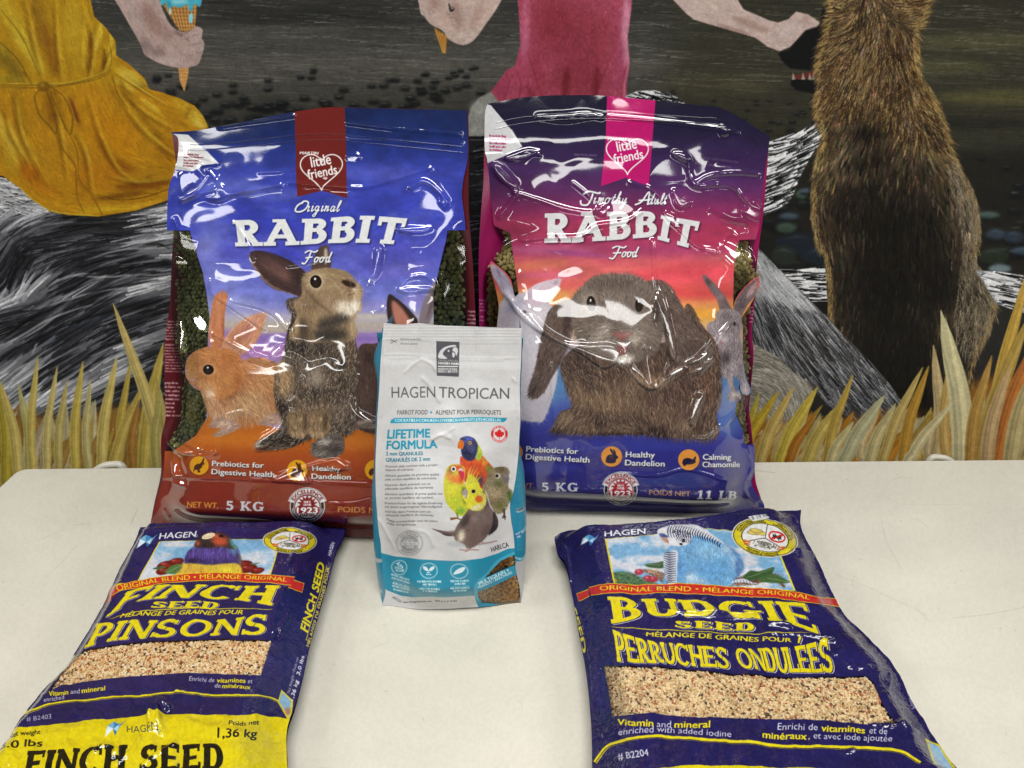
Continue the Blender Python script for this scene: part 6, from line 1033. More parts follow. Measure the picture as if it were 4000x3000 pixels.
c.text('SEED', [(150, 560), (190, 700), (204, 770)], [(172, 552), (206, 690), (222, 762)], '#bdb13a', .03)
c.line([(1284, 366), (1290, 350), (1310, 360), (1330, 410)], 9, YEL); c.text('Poids net', [(1700, 1016), (1676, 926)], [(1716, 1010), (1692, 920)], '#b9b9c8', 0)
c.fill([(1760, 1150), (1830, 1180), (1900, 1290), (1800, 1270)], '#c5b72a', 1, 0, False); c.fill([(1775, 1162), (1826, 1190), (1890, 1300), (1810, 1270)], '#86aed0', 1, 0, False)
c.view(0, 0, 2212); c.noise(9, .05, 6, octv=2)

# ---------------------------------------------------------------- scratches, specks and faint smears on the table top
c = CV_table = Cv(-400, 950, 4400, 3300, .5, '#d2cfc2')
c.view(0, 0, 2212); c.noise(500, .03, 51, octv=3); c.noise(120, .015, 52, 3, 1, octv=3); c.noise(9, .018, 53, octv=2)
r = np.random.default_rng(17)
for _ in range(150):
    x, y = r.uniform(-300, 4300), 1830 + 1300 * r.random() ** 1.1; c.ell(x, y, r.uniform(1, 4), r.uniform(.8, 2), '#57544c', r.uniform(0, 180), r.uniform(.2, .7))
for _ in range(46):
    x, y = r.uniform(-300, 4300), r.uniform(1830, 3200); t = r.uniform(0, 6.28); l = r.uniform(20, 150); b = r.normal(0, .15) * l
    c.line([(x, y), (x + l * .5 * math.cos(t) - b * math.sin(t), y + .5 * l * math.sin(t) * .6 + b), (x + l * math.cos(t), y + l * math.sin(t) * .6)], [1, 2.2, .8], '#a19d90', r.uniform(.2, .6))
c.view(0, 1600, 1000)
for p, w_, a in (([(385, 1455), (520, 1330), (660, 1170)], 3, .6), ([(310, 1130), (500, 1060), (600, 1020)], 2.5, .5), ([(640, 1000), (770, 980), (760, 1010), (790, 1050)], 3, .7), ([(1130, 985), (1160, 920), (1190, 850)], 4, .85), ([(820, 1070), (880, 1082)], 3, .4)): c.line(p, w_ * .8, '#7a766a', a * .8)
c.view(2900, 1600, 1100)
for p, w_, a in (([(100, 476), (260, 496)], 4, .8), ([(1090, 860), (1140, 1050), (1260, 1270)], 3, .6), ([(730, 1290), (1000, 1400), (1400, 1590), (1450, 1659)], 3, .5), ([(1640, 1637), (1900, 1610), (2180, 1560), (2212, 1540)], 3.5, .6), ([(1360, 1540), (1440, 1640), (1500, 1659)], 3, .5), ([(1150, 705), (1250, 740), (1400, 742), (1860, 750)], 2.5, .35), ([(1440, 1455), (1450, 1475)], 3, .6)): c.line(p, w_ * .8, '#7f7b70', a * .8)
c.view(0, 0, 2212)
# ---------------------------------------------------------------- materials
def new_mat(name):
    m = bpy.data.materials.new(name); m.use_nodes = True
    return m, m.node_tree, m.node_tree.nodes['Principled BSDF']
def plain(name, col, rough=.5, bump=0., bscale=200., spec=.5, var=0.):
    m, nt, b = new_mat(name)
    c_ = [float(q) for q in rgb(col)]; lin = [(q / 12.92 if q < .04045 else ((q + .055) / 1.055) ** 2.4) for q in c_]
    b.inputs['Base Color'].default_value = (*lin, 1); b.inputs['Roughness'].default_value = rough; b.inputs['Specular IOR Level'].default_value = spec
    if bump or var:
        t = nt.nodes.new('ShaderNodeTexCoord'); n = nt.nodes.new('ShaderNodeTexNoise'); n.inputs['Scale'].default_value = bscale; n.inputs['Detail'].default_value = 4
        nt.links.new(t.outputs['Object'], n.inputs['Vector'])
        if bump:
            bp = nt.nodes.new('ShaderNodeBump'); bp.inputs['Strength'].default_value = bump; bp.inputs['Distance'].default_value = .001
            nt.links.new(n.outputs['Fac'], bp.inputs['Height']); nt.links.new(bp.outputs[0], b.inputs['Normal'])
        if var:
            r = nt.nodes.new('ShaderNodeMix'); r.data_type = 'RGBA'; r.blend_type = 'MULTIPLY'; r.inputs[0].default_value = var
            r.inputs[6].default_value = (*lin, 1); nt.links.new(n.outputs['Color'], r.inputs[7]); nt.links.new(r.outputs[2], b.inputs['Base Color'])
    return m
def film(name, img, rough=.1, bump=.0, bscale=300., spec=.5, clear=False, cells=False):
    """printed plastic film; unprinted windows in it stay clear"""
    m, nt, b = new_mat(name); N, L = nt.nodes, nt.links
    t = N.new('ShaderNodeTexImage'); t.image = img; t.interpolation = 'Cubic'; t.extension = 'EXTEND'
    if spec > .8: b.inputs['Coat Weight'].default_value = .8; b.inputs['Coat Roughness'].default_value = .03; b.inputs['Coat IOR'].default_value = 1.5; spec = .5
    L.new(t.outputs['Color'], b.inputs['Base Color']); b.inputs['Roughness'].default_value = rough; b.inputs['Specular IOR Level'].default_value = spec
    nrm = None
    if bump:
        tc = N.new('ShaderNodeTexCoord'); n = N.new('ShaderNodeTexVoronoi' if cells else 'ShaderNodeTexNoise'); n.inputs['Scale'].default_value = bscale
        if not cells: n.inputs['Detail'].default_value = 3
        L.new(tc.outputs['Object'], n.inputs['Vector']); bp = N.new('ShaderNodeBump'); bp.inputs['Strength'].default_value = bump; bp.inputs['Distance'].default_value = .001
        L.new(n.outputs['Distance' if cells else 'Fac'], bp.inputs['Height']); L.new(bp.outputs[0], b.inputs['Normal']); nrm = bp.outputs[0]
    if clear:
        tr = N.new('ShaderNodeBsdfTransparent'); gl = N.new('ShaderNodeBsdfGlossy'); gl.inputs['Roughness'].default_value = max(rough, .06)
        fr = N.new('ShaderNodeFresnel'); fr.inputs['IOR'].default_value = 1.65; mx = N.new('ShaderNodeMixShader'); L.new(fr.outputs[0], mx.inputs[0]); L.new(tr.outputs[0], mx.inputs[1]); L.new(gl.outputs[0], mx.inputs[2])
        if nrm: L.new(nrm, gl.inputs['Normal']); L.new(nrm, fr.inputs['Normal'])
        m2 = N.new('ShaderNodeMixShader'); L.new(t.outputs['Alpha'], m2.inputs[0]); L.new(mx.outputs[0], m2.inputs[1]); L.new(b.outputs[0], m2.inputs[2]); L.new(m2.outputs[0], N['Material Output'].inputs[0])
    return m

# ---------------------------------------------------------------- mesh helpers
def mesh_obj(name, V, Fq, mat, parent=None, uv=None, smooth=True, matidx=None, loc=None):
    """V (n,3) world, Fq list/array of faces; quads arrays are fast"""
    V = np.asarray(V, 'f8'); o_ = np.zeros(3) if parent is None and loc is None else np.array(loc if loc is not None else parent.matrix_world.translation)
    me = bpy.data.meshes.new(name)
    if isinstance(Fq, np.ndarray):
        k = Fq.shape[1]; me.vertices.add(len(V)); me.vertices.foreach_set('co', (V - o_).astype('f4').ravel())
        me.loops.add(Fq.size); me.loops.foreach_set('vertex_index', Fq.astype('i4').ravel()); me.polygons.add(len(Fq)); me.polygons.foreach_set('loop_start', np.arange(0, Fq.size, k, dtype='i4'))
        me.update(calc_edges=True)
    else: me.from_pydata([tuple(v) for v in (V - o_)], [], Fq)
    if uv is not None:
        l = me.uv_layers.new(name='UVMap'); vi = np.empty(len(me.loops), 'i4'); me.loops.foreach_get('vertex_index', vi); l.data.foreach_set('uv', np.asarray(uv, 'f4')[vi].ravel())
    me.polygons.foreach_set('use_smooth', np.full(len(me.polygons), smooth))
    for m in (mat if isinstance(mat, (list, tuple)) else [mat]): me.materials.append(m)
    if matidx is not None: me.polygons.foreach_set('material_index', np.asarray(matidx, 'i4'))
    me.update()
    o = bpy.data.objects.new(name, me); sc.collection.objects.link(o)
    if parent is not None: o.parent = parent; o.location = (0, 0, 0)
    elif loc is not None: o.location = loc
    return o
def thing(name, label, cat, loc, group=None):
    o = bpy.data.objects.new(name, None); sc.collection.objects.link(o); o.location = loc; o.empty_display_size = .05
    o['label'] = label; o['category'] = cat
    if group: o['group'] = group
    bpy.context.view_layer.update(); return o
def grid_faces(nu, nv):
    i = np.arange(nu - 1)[None, :] + np.arange(nv - 1)[:, None] * nu; i = i.ravel()
    return np.stack([i, i + nu, i + nu + 1, i + 1], 1)
def arclen(P, s):
    L = np.concatenate([[0], np.cumsum(np.linalg.norm(np.diff(P, axis=0), axis=1))]); L /= L[-1]
    return np.stack([np.interp(s, L, P[:, i]) for i in range(P.shape[1])], 1)
def sheet(z0, z1, thick=None): pass
class Sheet:
    """a film panel: its outline lies in a plane; it swells and creases along the plane's normal"""
    def __init__(s, top, bot, left, right, P0, n, nu, nv, bulge, cv=None, hf=None, sm=True):
        f = (lambda P: catmull(np.array(P, float), 8, False)) if sm else (lambda P: np.array(P, float))
        s.n = np.array(n, float) / np.linalg.norm(n); s.P0 = np.array(P0, float); H = lambda P: hit(f(P), s.P0, s.n)
        s.T, s.B, s.L, s.R = H(top), H(bot), H(left), H(right)
        s.nu, s.nv, s.bulge, s.cv, s.hf = nu, nv, bulge, cv, hf
    def base(s, u, v):             # u across, v from the top down; flat arrays
        T, B, L, R = arclen(s.T, u), arclen(s.B, u), arclen(s.L, v), arclen(s.R, v); u, v = u[:, None], v[:, None]
        return (1 - v) * T + v * B + (1 - u) * L + u * R - ((1 - u) * (1 - v) * s.T[0] + u * (1 - v) * s.T[-1] + (1 - u) * v * s.B[0] + u * v * s.B[-1])
    def at(s, u, v, off=0., crease=True):
        S = s.base(u, v); b = s.bulge(u, v); X = S + s.n * b[:, None]
        h = off
        if s.hf is not None and crease: h = h + s.cvh.sample(proj(X), s.hf)
        return X + s.n * (np.zeros(len(u)) + h)[:, None]
    def px(s, u, v): return proj(s.base(u, v) + s.n * s.bulge(u, v)[:, None])
    def image(s, name, w_, h_, cv=None):
        cv = cv or s.cv; uu, vv = np.meshgrid((np.arange(w_) + .5) / w_, (np.arange(h_) + .5) / h_)
        # evaluate the layout on a coarse net, then interpolate
        gu, gv = np.linspace(0, 1, 161), np.linspace(0, 1, 161); GU, GV = np.meshgrid(gu, gv); F = s.px(GU.ravel(), GV.ravel()).reshape(161, 161, 2)
        x, y = uu * 160, vv * 160; ix, iy = np.minimum(x.astype(int), 159), np.minimum(y.astype(int), 159); fx, fy = (x - ix)[..., None], (y - iy)[..., None]
        P = (F[iy, ix] * (1 - fx) + F[iy, ix + 1] * fx) * (1 - fy) + (F[iy + 1, ix] * (1 - fx) + F[iy + 1, ix + 1] * fx) * fy
        return make_image(name, cv.sample(P), cv.sample(P, cv.alpha))
    def mesh(s, name, mat, parent, off=0.):
        u, v = np.meshgrid(np.linspace(0, 1, s.nu), np.linspace(0, 1, s.nv)); u, v = u.ravel(), v.ravel()
        return mesh_obj(name, s.at(u, v, off), grid_faces(s.nu, s.nv), mat, parent, np.stack([u, 1 - v], 1))
    def rib(s, name, t, r, mat, parent, u0=.0, u1=1., n=90, k=6, sink=0.):
        u = np.linspace(u0, u1, n); C_ = s.at(u, np.full(n, t) if np.ndim(t) == 0 else np.interp(u, [0, 1], t), r * .3 - sink)
        T = np.gradient(C_, axis=0); T /= np.linalg.norm(T, axis=1)[:, None]; B_ = np.cross(T, s.n); V = []
        for a in np.linspace(0, 2 * np.pi, k, endpoint=False): V.append(C_ + r * (math.cos(a) * s.n + math.sin(a) * B_))
        V = np.stack(V, 1).reshape(-1, 3); F_ = []
        for i in range(n - 1):
            for j in range(k): F_.append((i * k + j, i * k + (j + 1) % k, (i + 1) * k + (j + 1) % k, (i + 1) * k + j))
        tt = np.full(n, t) if np.ndim(t) == 0 else np.interp(u, [0, 1], t)
        return mesh_obj(name, V, np.array(F_), mat, parent, np.repeat(np.stack([u, 1 - tt], 1), k, 0))
def crumple(cv, cell, amp, seed, ax=1, ay=1, octv=3):
    n = fbm(cv.h, cv.w, cell * cv.k, seed, octv, ax, ay); n2 = fbm(cv.h, cv.w, cell * cv.k * 1.3, seed + 100, octv, ax, ay)
    return np.maximum(1.0 - np.sqrt(n * n + .004) - .7 * np.sqrt(n2 * n2 + .004), .15) * amp          # sharp ridges between soft hollows
def ridge(cv, hf, pts, w_, h, step=0., soft=None):
    """raise a crease along a line; step > 0 leaves the upper side high and drops below it"""
    for q, k_ in ((1., .3), (.55, .35), (.22, .45)):       # stacked bands give a keen crest
        c_ = cv.cov(cv.ribbon(pts, w_ * q), 2)
        if c_ is None: return
        p = int(w_ * cv.k * cv.vk) + 4; y0, x0 = max(c_[0] - p, 0), max(c_[2] - p, 0); y1, x1 = min(c_[1] + p, cv.h), min(c_[3] + p, cv.w)
        M = np.zeros((y1 - y0, x1 - x0), 'f4'); M[c_[0] - y0:c_[1] - y0, c_[2] - x0:c_[3] - x0] = c_[4]
        hf[y0:y1, x0:x1] += boxblur(M, max(1, cv.U(w_ * q) * .3)) * h * k_
LAMPS = [np.array(o.matrix_world.translation if False else o.location) for o in sc.objects if o.type == 'LIGHT']
def facet(S, cv, hf, poly, keep=.04, lift=0.):
    """a taut flat pane of film between creases, turned the way such panes glint under the ceiling lamps"""
    M = cv.mask(poly, True); M = np.maximum(M, 0); ys, xs = np.nonzero(M > .2)
    if len(ys) < 3: return
    y0, y1, x0, x1 = ys.min() - 2, ys.max() + 3, xs.min() - 2, xs.max() + 3; y0, x0 = max(y0, 0), max(x0, 0)
    yy, xx = np.mgrid[y0:y1, x0:x1]; m = M[y0:y1, x0:x1]; yy, xx = yy[:m.shape[0], :m.shape[1]], xx[:m.shape[0], :m.shape[1]]
    px = np.stack([(xx + .5) / cv.k + cv.x0, (yy + .5) / cv.k + cv.y0], -1).reshape(-1, 2); W = np.linalg.norm(S.T[-1] - S.T[0]); n = S.n
    P = hit(px, S.P0, n); bw = m.ravel() + 1e-6
    # height the smooth swelling already has at these places (nearest grid sample)
    g = S._grid if hasattr(S, '_grid') else None
    if g is None:
        u, v = np.meshgrid(np.linspace(0, 1, 120), np.linspace(0, 1, 160)); u, v = u.ravel(), v.ravel(); bb = S.bulge(u, v); F = proj(S.base(u, v) + n * bb[:, None])
        G = np.zeros((cv.h, cv.w)); C = np.zeros((cv.h, cv.w)); ix = np.clip(((F[:, 0] - cv.x0) * cv.k).astype(int), 0, cv.w - 1); iy = np.clip(((F[:, 1] - cv.y0) * cv.k).astype(int), 0, cv.h - 1)
        np.add.at(G, (iy, ix), bb); np.add.at(C, (iy, ix), 1.); r = 6; G, C = boxblur(G.astype('f4'), r), boxblur(C.astype('f4'), r); g = S._grid = G / np.maximum(C, 1e-6)
    b = g[y0:y1, x0:x1][:m.shape[0], :m.shape[1]].ravel(); bc = (b * bw).sum() / bw.sum()
    d = ray(px); d /= np.linalg.norm(d, axis=1)[:, None]; P = P - d * (b / -(d @ n))[:, None] - n * b[:, None]      # foot of each film point on the outline's plane
    Pc = (P * bw[:, None]).sum(0) / bw.sum(); X = Pc + n * bc
    # where the displaced point really projects: shift the plane position accordingly
    v = CP - X; v /= np.linalg.norm(v); best = None
    A = np.stack([P - Pc, ], 0)[0]; e1 = np.cross(up, n) if abs(n[2]) < .95 else np.array([1., 0, 0]); e1 /= np.linalg.norm(e1); e2 = np.cross(n, e1); D = np.stack([A @ e1, A @ e2], 1)
    gb = np.linalg.lstsq(np.c_[D * np.sqrt(bw)[:, None], np.sqrt(bw)], b * np.sqrt(bw), rcond=None)[0][:2]
    for L in LAMPS:
        l = L - X; l /= np.linalg.norm(l); h = v + l; h /= np.linalg.norm(h)
        if h @ n < .3: continue
        gr = -np.array([h @ e1, h @ e2]) / (h @ n); d = np.hypot(*(gr - gb))
        if best is None or d < best[0]: best = (d, gr)
    h0 = hf[y0:y1, x0:x1][:m.shape[0], :m.shape[1]]; mean = float((h0.ravel() * bw).sum() / bw.sum()); T = bc + mean + D @ best[1]; hn = (T - b).reshape(m.shape) + keep * (h0 - mean)
    dl = (hn - h0)[m > .3].min(); hn = hn + (max(0, -dl * .6)) + lift
    hn = np.clip(hn, h0 - .003, h0 + (.009 if n[2] < .9 else .0035))
    w_ = boxblur(m, 1) if min(m.shape) > 6 else m; hf[y0:y1, x0:x1][:m.shape[0], :m.shape[1]] = h0 * (1 - w_) + hn * w_
def grains(name, sh, cvmask, mats, parent, size, jig, shape, seed, depth, layers=2, long=None, bed=None, cols=None, step=.78):
    """loose feed lying against the inside of a clear window: rounded grains on a bed, one counted mass"""
    r = np.random.default_rng(seed)
    W_ = np.linalg.norm(sh.T[-1] - sh.T[0]); H_ = np.linalg.norm(sh.L[-1] - sh.L[0]); ico = ICO1; Vs, Fs, Mi = [], [], []; nb = 0
    U, Vv, D = [], [], []
    for l in range(layers):
        du, dv = size * step / W_, size * step * .87 / H_; uu, vv = np.meshgrid(np.arange(0, 1, du), np.arange(0, 1, dv)); uu = uu + (np.arange(len(vv)) % 2)[:, None] * du / 2
        uu = (uu + r.normal(0, du * .18, uu.shape)).ravel(); vv = (vv + r.normal(0, dv * .18, vv.shape)).ravel(); m = (uu > .014) & (uu < .986) & (vv > .003) & (vv < .997); uu, vv = uu[m], vv[m]
        ins = cvmask.sample(sh.px(uu, vv), 1 - cvmask.alpha) > .03; U.append(uu[ins]); Vv.append(vv[ins]); D.append(np.full(ins.sum(), depth + l * size * .55))
    U, Vv, D = map(np.concatenate, (U, Vv, D)); P = sh.at(U, Vv, 0.) - sh.n * (D + r.uniform(0, size * .3, len(U)))[:, None]
    n = len(U); A = r.normal(0, 1, (n, 4)); A /= np.linalg.norm(A, axis=1)[:, None]; q0, q1, q2, q3 = A.T
    R = np.stack([1 - 2 * (q2 ** 2 + q3 ** 2), 2 * (q1 * q2 - q0 * q3), 2 * (q1 * q3 + q0 * q2), 2 * (q1 * q2 + q0 * q3), 1 - 2 * (q1 ** 2 + q3 ** 2), 2 * (q2 * q3 - q0 * q1), 2 * (q1 * q3 - q0 * q2), 2 * (q2 * q3 + q0 * q1), 1 - 2 * (q1 ** 2 + q2 ** 2)], 1).reshape(-1, 3, 3)
    mi = r.choice(len(mats) - 1, n, p=cols); S = np.stack([np.full(n, size * .5)] * 3, 1) * np.array(shape) * r.uniform(1 - jig, 1 + jig, (n, 1))
    if long is not None:
        k = mi == long; S[k] = np.array([.95, .33, .28]) * size
    V = np.einsum('nij,nkj->nki', R, ico[0][None] * S[:, None]) + P[:, None]
    F_ = ico[1][None] + (np.arange(n) * len(ico[0]))[:, None, None]
    V = V.reshape(-1, 3); F_ = F_.reshape(-1, 3); MI = np.repeat(mi, len(ico[1]))
    g = 90; u, v = np.meshgrid(np.linspace(.004, .996, g), np.linspace(.004, .996, g)); u, v = u.ravel(), v.ravel(); B_ = sh.at(u, v, 0., False) - sh.n * (depth + size * .9 * layers)
    gf = grid_faces(g, g); cu, cvv = u[gf].mean(1), v[gf].mean(1); ok = boxblur((1 - cvmask.alpha), cvmask.k * 30)
    gf = gf[cvmask.sample(sh.px(cu, cvv), ok) > .01]; T2 = np.concatenate([gf[:, [0, 1, 2]], gf[:, [0, 2, 3]]]) + len(V)
    o = mesh_obj(name, np.concatenate([V, B_]), np.concatenate([F_, T2]), mats, parent, None, True, np.concatenate([MI, np.full(len(T2), len(mats) - 1)]))
    o['kind'] = 'stuff'; return o
def _ico():
    p = (1 + 5 ** .5) / 2; v = [(-1, p, 0), (1, p, 0), (-1, -p, 0), (1, -p, 0), (0, -1, p), (0, 1, p), (0, -1, -p), (0, 1, -p), (p, 0, -1), (p, 0, 1), (-p, 0, -1), (-p, 0, 1)]
    f = [(0, 11, 5), (0, 5, 1), (0, 1, 7), (0, 7, 10), (0, 10, 11), (1, 5, 9), (5, 11, 4), (11, 10, 2), (10, 7, 6), (7, 1, 8), (3, 9, 4), (3, 4, 2), (3, 2, 6), (3, 6, 8), (3, 8, 9), (4, 9, 5), (2, 4, 11), (6, 2, 10), (8, 6, 7), (9, 8, 1)]
    v = [Vector(q).normalized() for q in v]; F_ = []; cache = {}
    def mid(a, b):
        k = (min(a, b), max(a, b))
        if k not in cache: v.append(((v[a] + v[b]) / 2).normalized()); cache[k] = len(v) - 1
        return cache[k]
    for a, b, c_ in f: x, y, z = mid(a, b), mid(b, c_), mid(c_, a); F_ += [(a, x, z), (b, y, x), (c_, z, y), (x, y, z)]
    return np.array([tuple(q) for q in v]), np.array(F_)
ICO1 = _ico()
def sst(x, a, b): x = np.clip((x - a) / (b - a), 0, 1); return x * x * (3 - 2 * x)
up = np.array([0, 0, 1.])
TP, TN = np.array([0, 0, TZ]), up                      # the table plane

# ---------------------------------------------------------------- room shell, mural, table
WY = 0.905                                               # wall face
wall = mesh_obj('wall', [(x, y, z) for y in (WY + .004, WY + .12) for z in (0, 2.55) for x in (-3.2, 3.2)], [(0, 1, 3, 2), (5, 4, 6, 7), (0, 2, 6, 4), (1, 5, 7, 3), (2, 3, 7, 6), (0, 4, 5, 1)], plain('wall_paint', '#3a3a38', .6, .3, 300), smooth=False); wall['kind'] = 'structure'
floor = mesh_obj('floor', [(-3.2, -9, 0), (3.2, -9, 0), (3.2, WY + .004, 0), (-3.2, WY + .004, 0)], [(0, 1, 2, 3)], plain('floor_tile', '#8f8b82', .4, .1, 20, var=.2), smooth=False); floor['kind'] = 'structure'
ceil_ = mesh_obj('ceiling', [(-3.2, -9, 2.56), (3.2, -9, 2.56), (3.2, WY + .004, 2.56), (-3.2, WY + .004, 2.56)], [(3, 2, 1, 0)], plain('ceiling_tile', '#d8d6d0', .9, .3, 60), smooth=False); ceil_['kind'] = 'structure'
MX, MZ0, MZ1 = 1.25, TZ - .45, TZ + 1.0
iw, ih = 2600, 1500
X, Z = np.meshgrid(np.linspace(-MX, MX, iw), np.linspace(MZ1, MZ0, ih)); G = np.stack([X, np.full_like(X, WY), Z], -1)
img = make_image('mural_paint', CV_mural.sample(proj(G)))
mm, nt, b = new_mat('mural_paint'); t = nt.nodes.new('ShaderNodeTexImage'); t.image = img; t.extension = 'EXTEND'; nt.links.new(t.outputs[0], b.inputs['Base Color']); b.inputs['Roughness'].default_value = .5; b.inputs['Specular IOR Level'].default_value = .15
tc = nt.nodes.new('ShaderNodeTexCoord'); n1 = nt.nodes.new('ShaderNodeTexNoise'); n1.inputs['Scale'].default_value = 260; n1.inputs['Detail'].default_value = 3; bp = nt.nodes.new('ShaderNodeBump'); bp.inputs['Strength'].default_value = .35; bp.inputs['Distance'].default_value = .0012
mth = nt.nodes.new('ShaderNodeMath'); mth.operation = 'MULTIPLY_ADD'; mth.inputs[1].default_value = .8; nt.links.new(t.outputs[0], mth.inputs[0]); nt.links.new(n1.outputs['Fac'], mth.inputs[2])
nt.links.new(tc.outputs['Object'], n1.inputs['Vector']); nt.links.new(mth.outputs[0], bp.inputs['Height']); nt.links.new(bp.outputs[0], b.inputs['Normal'])
mu = mesh_obj('mural', [(-MX, WY, MZ0), (MX, WY, MZ0), (MX, WY, MZ1), (-MX, WY, MZ1), (-MX, WY + .004, MZ0), (MX, WY + .004, MZ0), (MX, WY + .004, MZ1), (-MX, WY + .004, MZ1)], [(0, 1, 2, 3), (0, 4, 5, 1), (2, 6, 7, 3), (0, 3, 7, 4), (1, 5, 6, 2)],
              mm, None, [(0, 0), (1, 0), (1, 1), (0, 1)] * 2, False)
mu['label'] = 'wall painting of children with ice cream and a seated dog on driftwood above dry grass'; mu['category'] = 'mural'

def table():
    bl, br, lf = hit([(75, 1832)], TP, TN)[0], hit([(4000, 1796)], TP, TN)[0], hit([(0, 1893)], TP, TN)[0]
    ex = (br - bl) / np.linalg.norm(br - bl); ey = np.array([ex[1], -ex[0], 0]); print('table', bl, br, lf, ex, (lf - bl) / np.linalg.norm(lf - bl))
    wd, dp = 1.84, .80; root = thing('table', 'off-white laminate table with scratched top standing against the painted wall', 'table', tuple(bl + ex * wd / 2 + ey * dp / 2 - up * TZ))
    iw, ih = 1900, 1100; A, B = np.meshgrid(np.linspace(0, wd, iw), np.linspace(0, dp, ih)); P = bl + A[..., None] * ex + B[..., None] * ey
    m, nt, b = new_mat('laminate'); t = nt.nodes.new('ShaderNodeTexImage'); t.image = make_image('laminate', CV_table.sample(proj(P))); nt.links.new(t.outputs[0], b.inputs['Base Color']); b.inputs['Roughness'].default_value = .38; b.inputs['Specular IOR Level'].default_value = .35
    tc = nt.nodes.new('ShaderNodeTexCoord'); n = nt.nodes.new('ShaderNodeTexNoise'); n.inputs['Scale'].default_value = 900; bp = nt.nodes.new('ShaderNodeBump'); bp.inputs['Strength'].default_value = .12; bp.inputs['Distance'].default_value = .0005
    nt.links.new(tc.outputs['Object'], n.inputs['Vector']); nt.links.new(n.outputs[0], bp.inputs['Height']); nt.links.new(bp.outputs[0], b.inputs['Normal'])
    def slab_(name, x0, x1, y0, y1, z0, z1, mat, rc=.012, rt=.0, uv=False):
        o = []
        for cx, cy, a0 in ((x1 - rc, y1 - rc, 0), (x0 + rc, y1 - rc, 90), (x0 + rc, y0 + rc, 180), (x1 - rc, y0 + rc, 270)):
            for k in range(6): a = math.radians(a0 + k * 18); o.append((cx + rc * math.cos(a), cy + rc * math.sin(a)))
        o = np.array(o); n = len(o); c0 = o.mean(0); rings = [(0, z0), (0, z1 - rt), (rt * .3, z1 - rt * .3), (rt, z1)] if rt else [(0, z0), (0, z1)]
        V = []; UV = []
        for ins, z in rings:
            q = o + (c0 - o) / np.linalg.norm(c0 - o, axis=1)[:, None] * ins
            V += [bl + a * ex + b_ * ey + up * (z - TZ) for a, b_ in q]; UV += [(a / wd, 1 - b_ / dp) for a, b_ in q]
        F_ = [(k * n + i, k * n + (i + 1) % n, (k + 1) * n + (i + 1) % n, (k + 1) * n + i) for k in range(len(rings) - 1) for i in range(n)]
        F_ += [tuple(range((len(rings) - 1) * n, len(rings) * n)), tuple(range(n - 1, -1, -1))]
        return mesh_obj(name, V, F_, mat, root, UV, False)
    slab_('tabletop', 0, wd, 0, dp, TZ - .004, TZ, m, .012, .0015)
    slab_('edge_band', .0015, wd - .0015, .0015, dp - .0015, TZ - .030, TZ - .0045, plain('edge_band', '#b9b4a4', .5), .011)
    lm = plain('leg_metal', '#9a9a98', .35)
    for x in (.08, wd - .12):
        for y in (.08, dp - .12): slab_('leg', x, x + .035, y, y + .035, 0, TZ - .031, lm, .006)
table()
def tube(label, pts, r):
    P = catmull(np.array([[p[0], p[2]] for p in pts]), 6, False); y = pts[0][1]; V = []; k = 10
    C3 = np.stack([P[:, 0], np.full(len(P), y), P[:, 1]], 1); T = np.gradient(C3, axis=0); T /= np.linalg.norm(T, axis=1)[:, None]; Bn = np.array([0, 1., 0])
    rr = np.full(len(P), r)
    for i in range(len(P)): N = np.cross(T[i], Bn); V += [C3[i] + rr[i] * (math.cos(a) * N + math.sin(a) * Bn) for a in np.linspace(0, 2 * np.pi, k, endpoint=False)]
    n = len(P); F_ = [(i * k + j, i * k + (j + 1) % k, (i + 1) * k + (j + 1) % k, (i + 1) * k + j) for i in range(n - 1) for j in range(k)] + [tuple(range(k))[::-1], tuple(range((n - 1) * k, n * k))]
    o = mesh_obj('bent_tube', np.array(V), F_, plain('white_enamel', '#cfccc0', .35), None, None, True); o['label'] = label; o['category'] = 'metal tube'; o['group'] = 'white tube frames behind the table'
a = hit([(432, 1814)], np.array([0, .866, 0]), np.array([0, 1., 0]))[0]
tube('white bent tube poking above the back edge of the table left of the blue bag', [(a[0] + .016, .866, a[2] - .02), (a[0] + .016, .866, a[2] - .004), (a[0] + .006, .866, a[2]), (a[0] - .02, .866, a[2] - .008), (a[0] - .06, .866, a[2] - .05), (a[0] - .07, .866, a[2] - .2), (a[0] - .07, .866, 0)], .0052)
a = hit([(3668, 1786)], np.array([0, .866, 0]), np.array([0, 1., 0]))[0]
tube('white bent tube poking above the back edge of the table at far right', [(a[0] - .014, .866, a[2] - .02), (a[0] - .012, .866, a[2] - .003), (a[0] - .002, .866, a[2]), (a[0] + .02, .866, a[2] - .008), (a[0] + .06, .866, a[2] - .05), (a[0] + .07, .866, a[2] - .2), (a[0] + .07, .866, 0)], .0045)
# ---------------------------------------------------------------- the bags
def lean_plane(pl, pr, ang):
    """plane through two table-level photograph points, leaning back by ang"""
    A, B = hit([pl], TP, TN)[0], hit([pr], TP, TN)[0]; ex = (B - A) / np.linalg.norm(B - A); back = np.cross(up, ex)
    upv = up * math.cos(ang) + back * math.sin(ang); n = np.cross(ex, upv)
    return A, n, upv, back
def hcv(x0, y0, x1, y1, k=.34):
    c_ = Cv(x0, y0, x1, y1, k, '#000000'); return c_

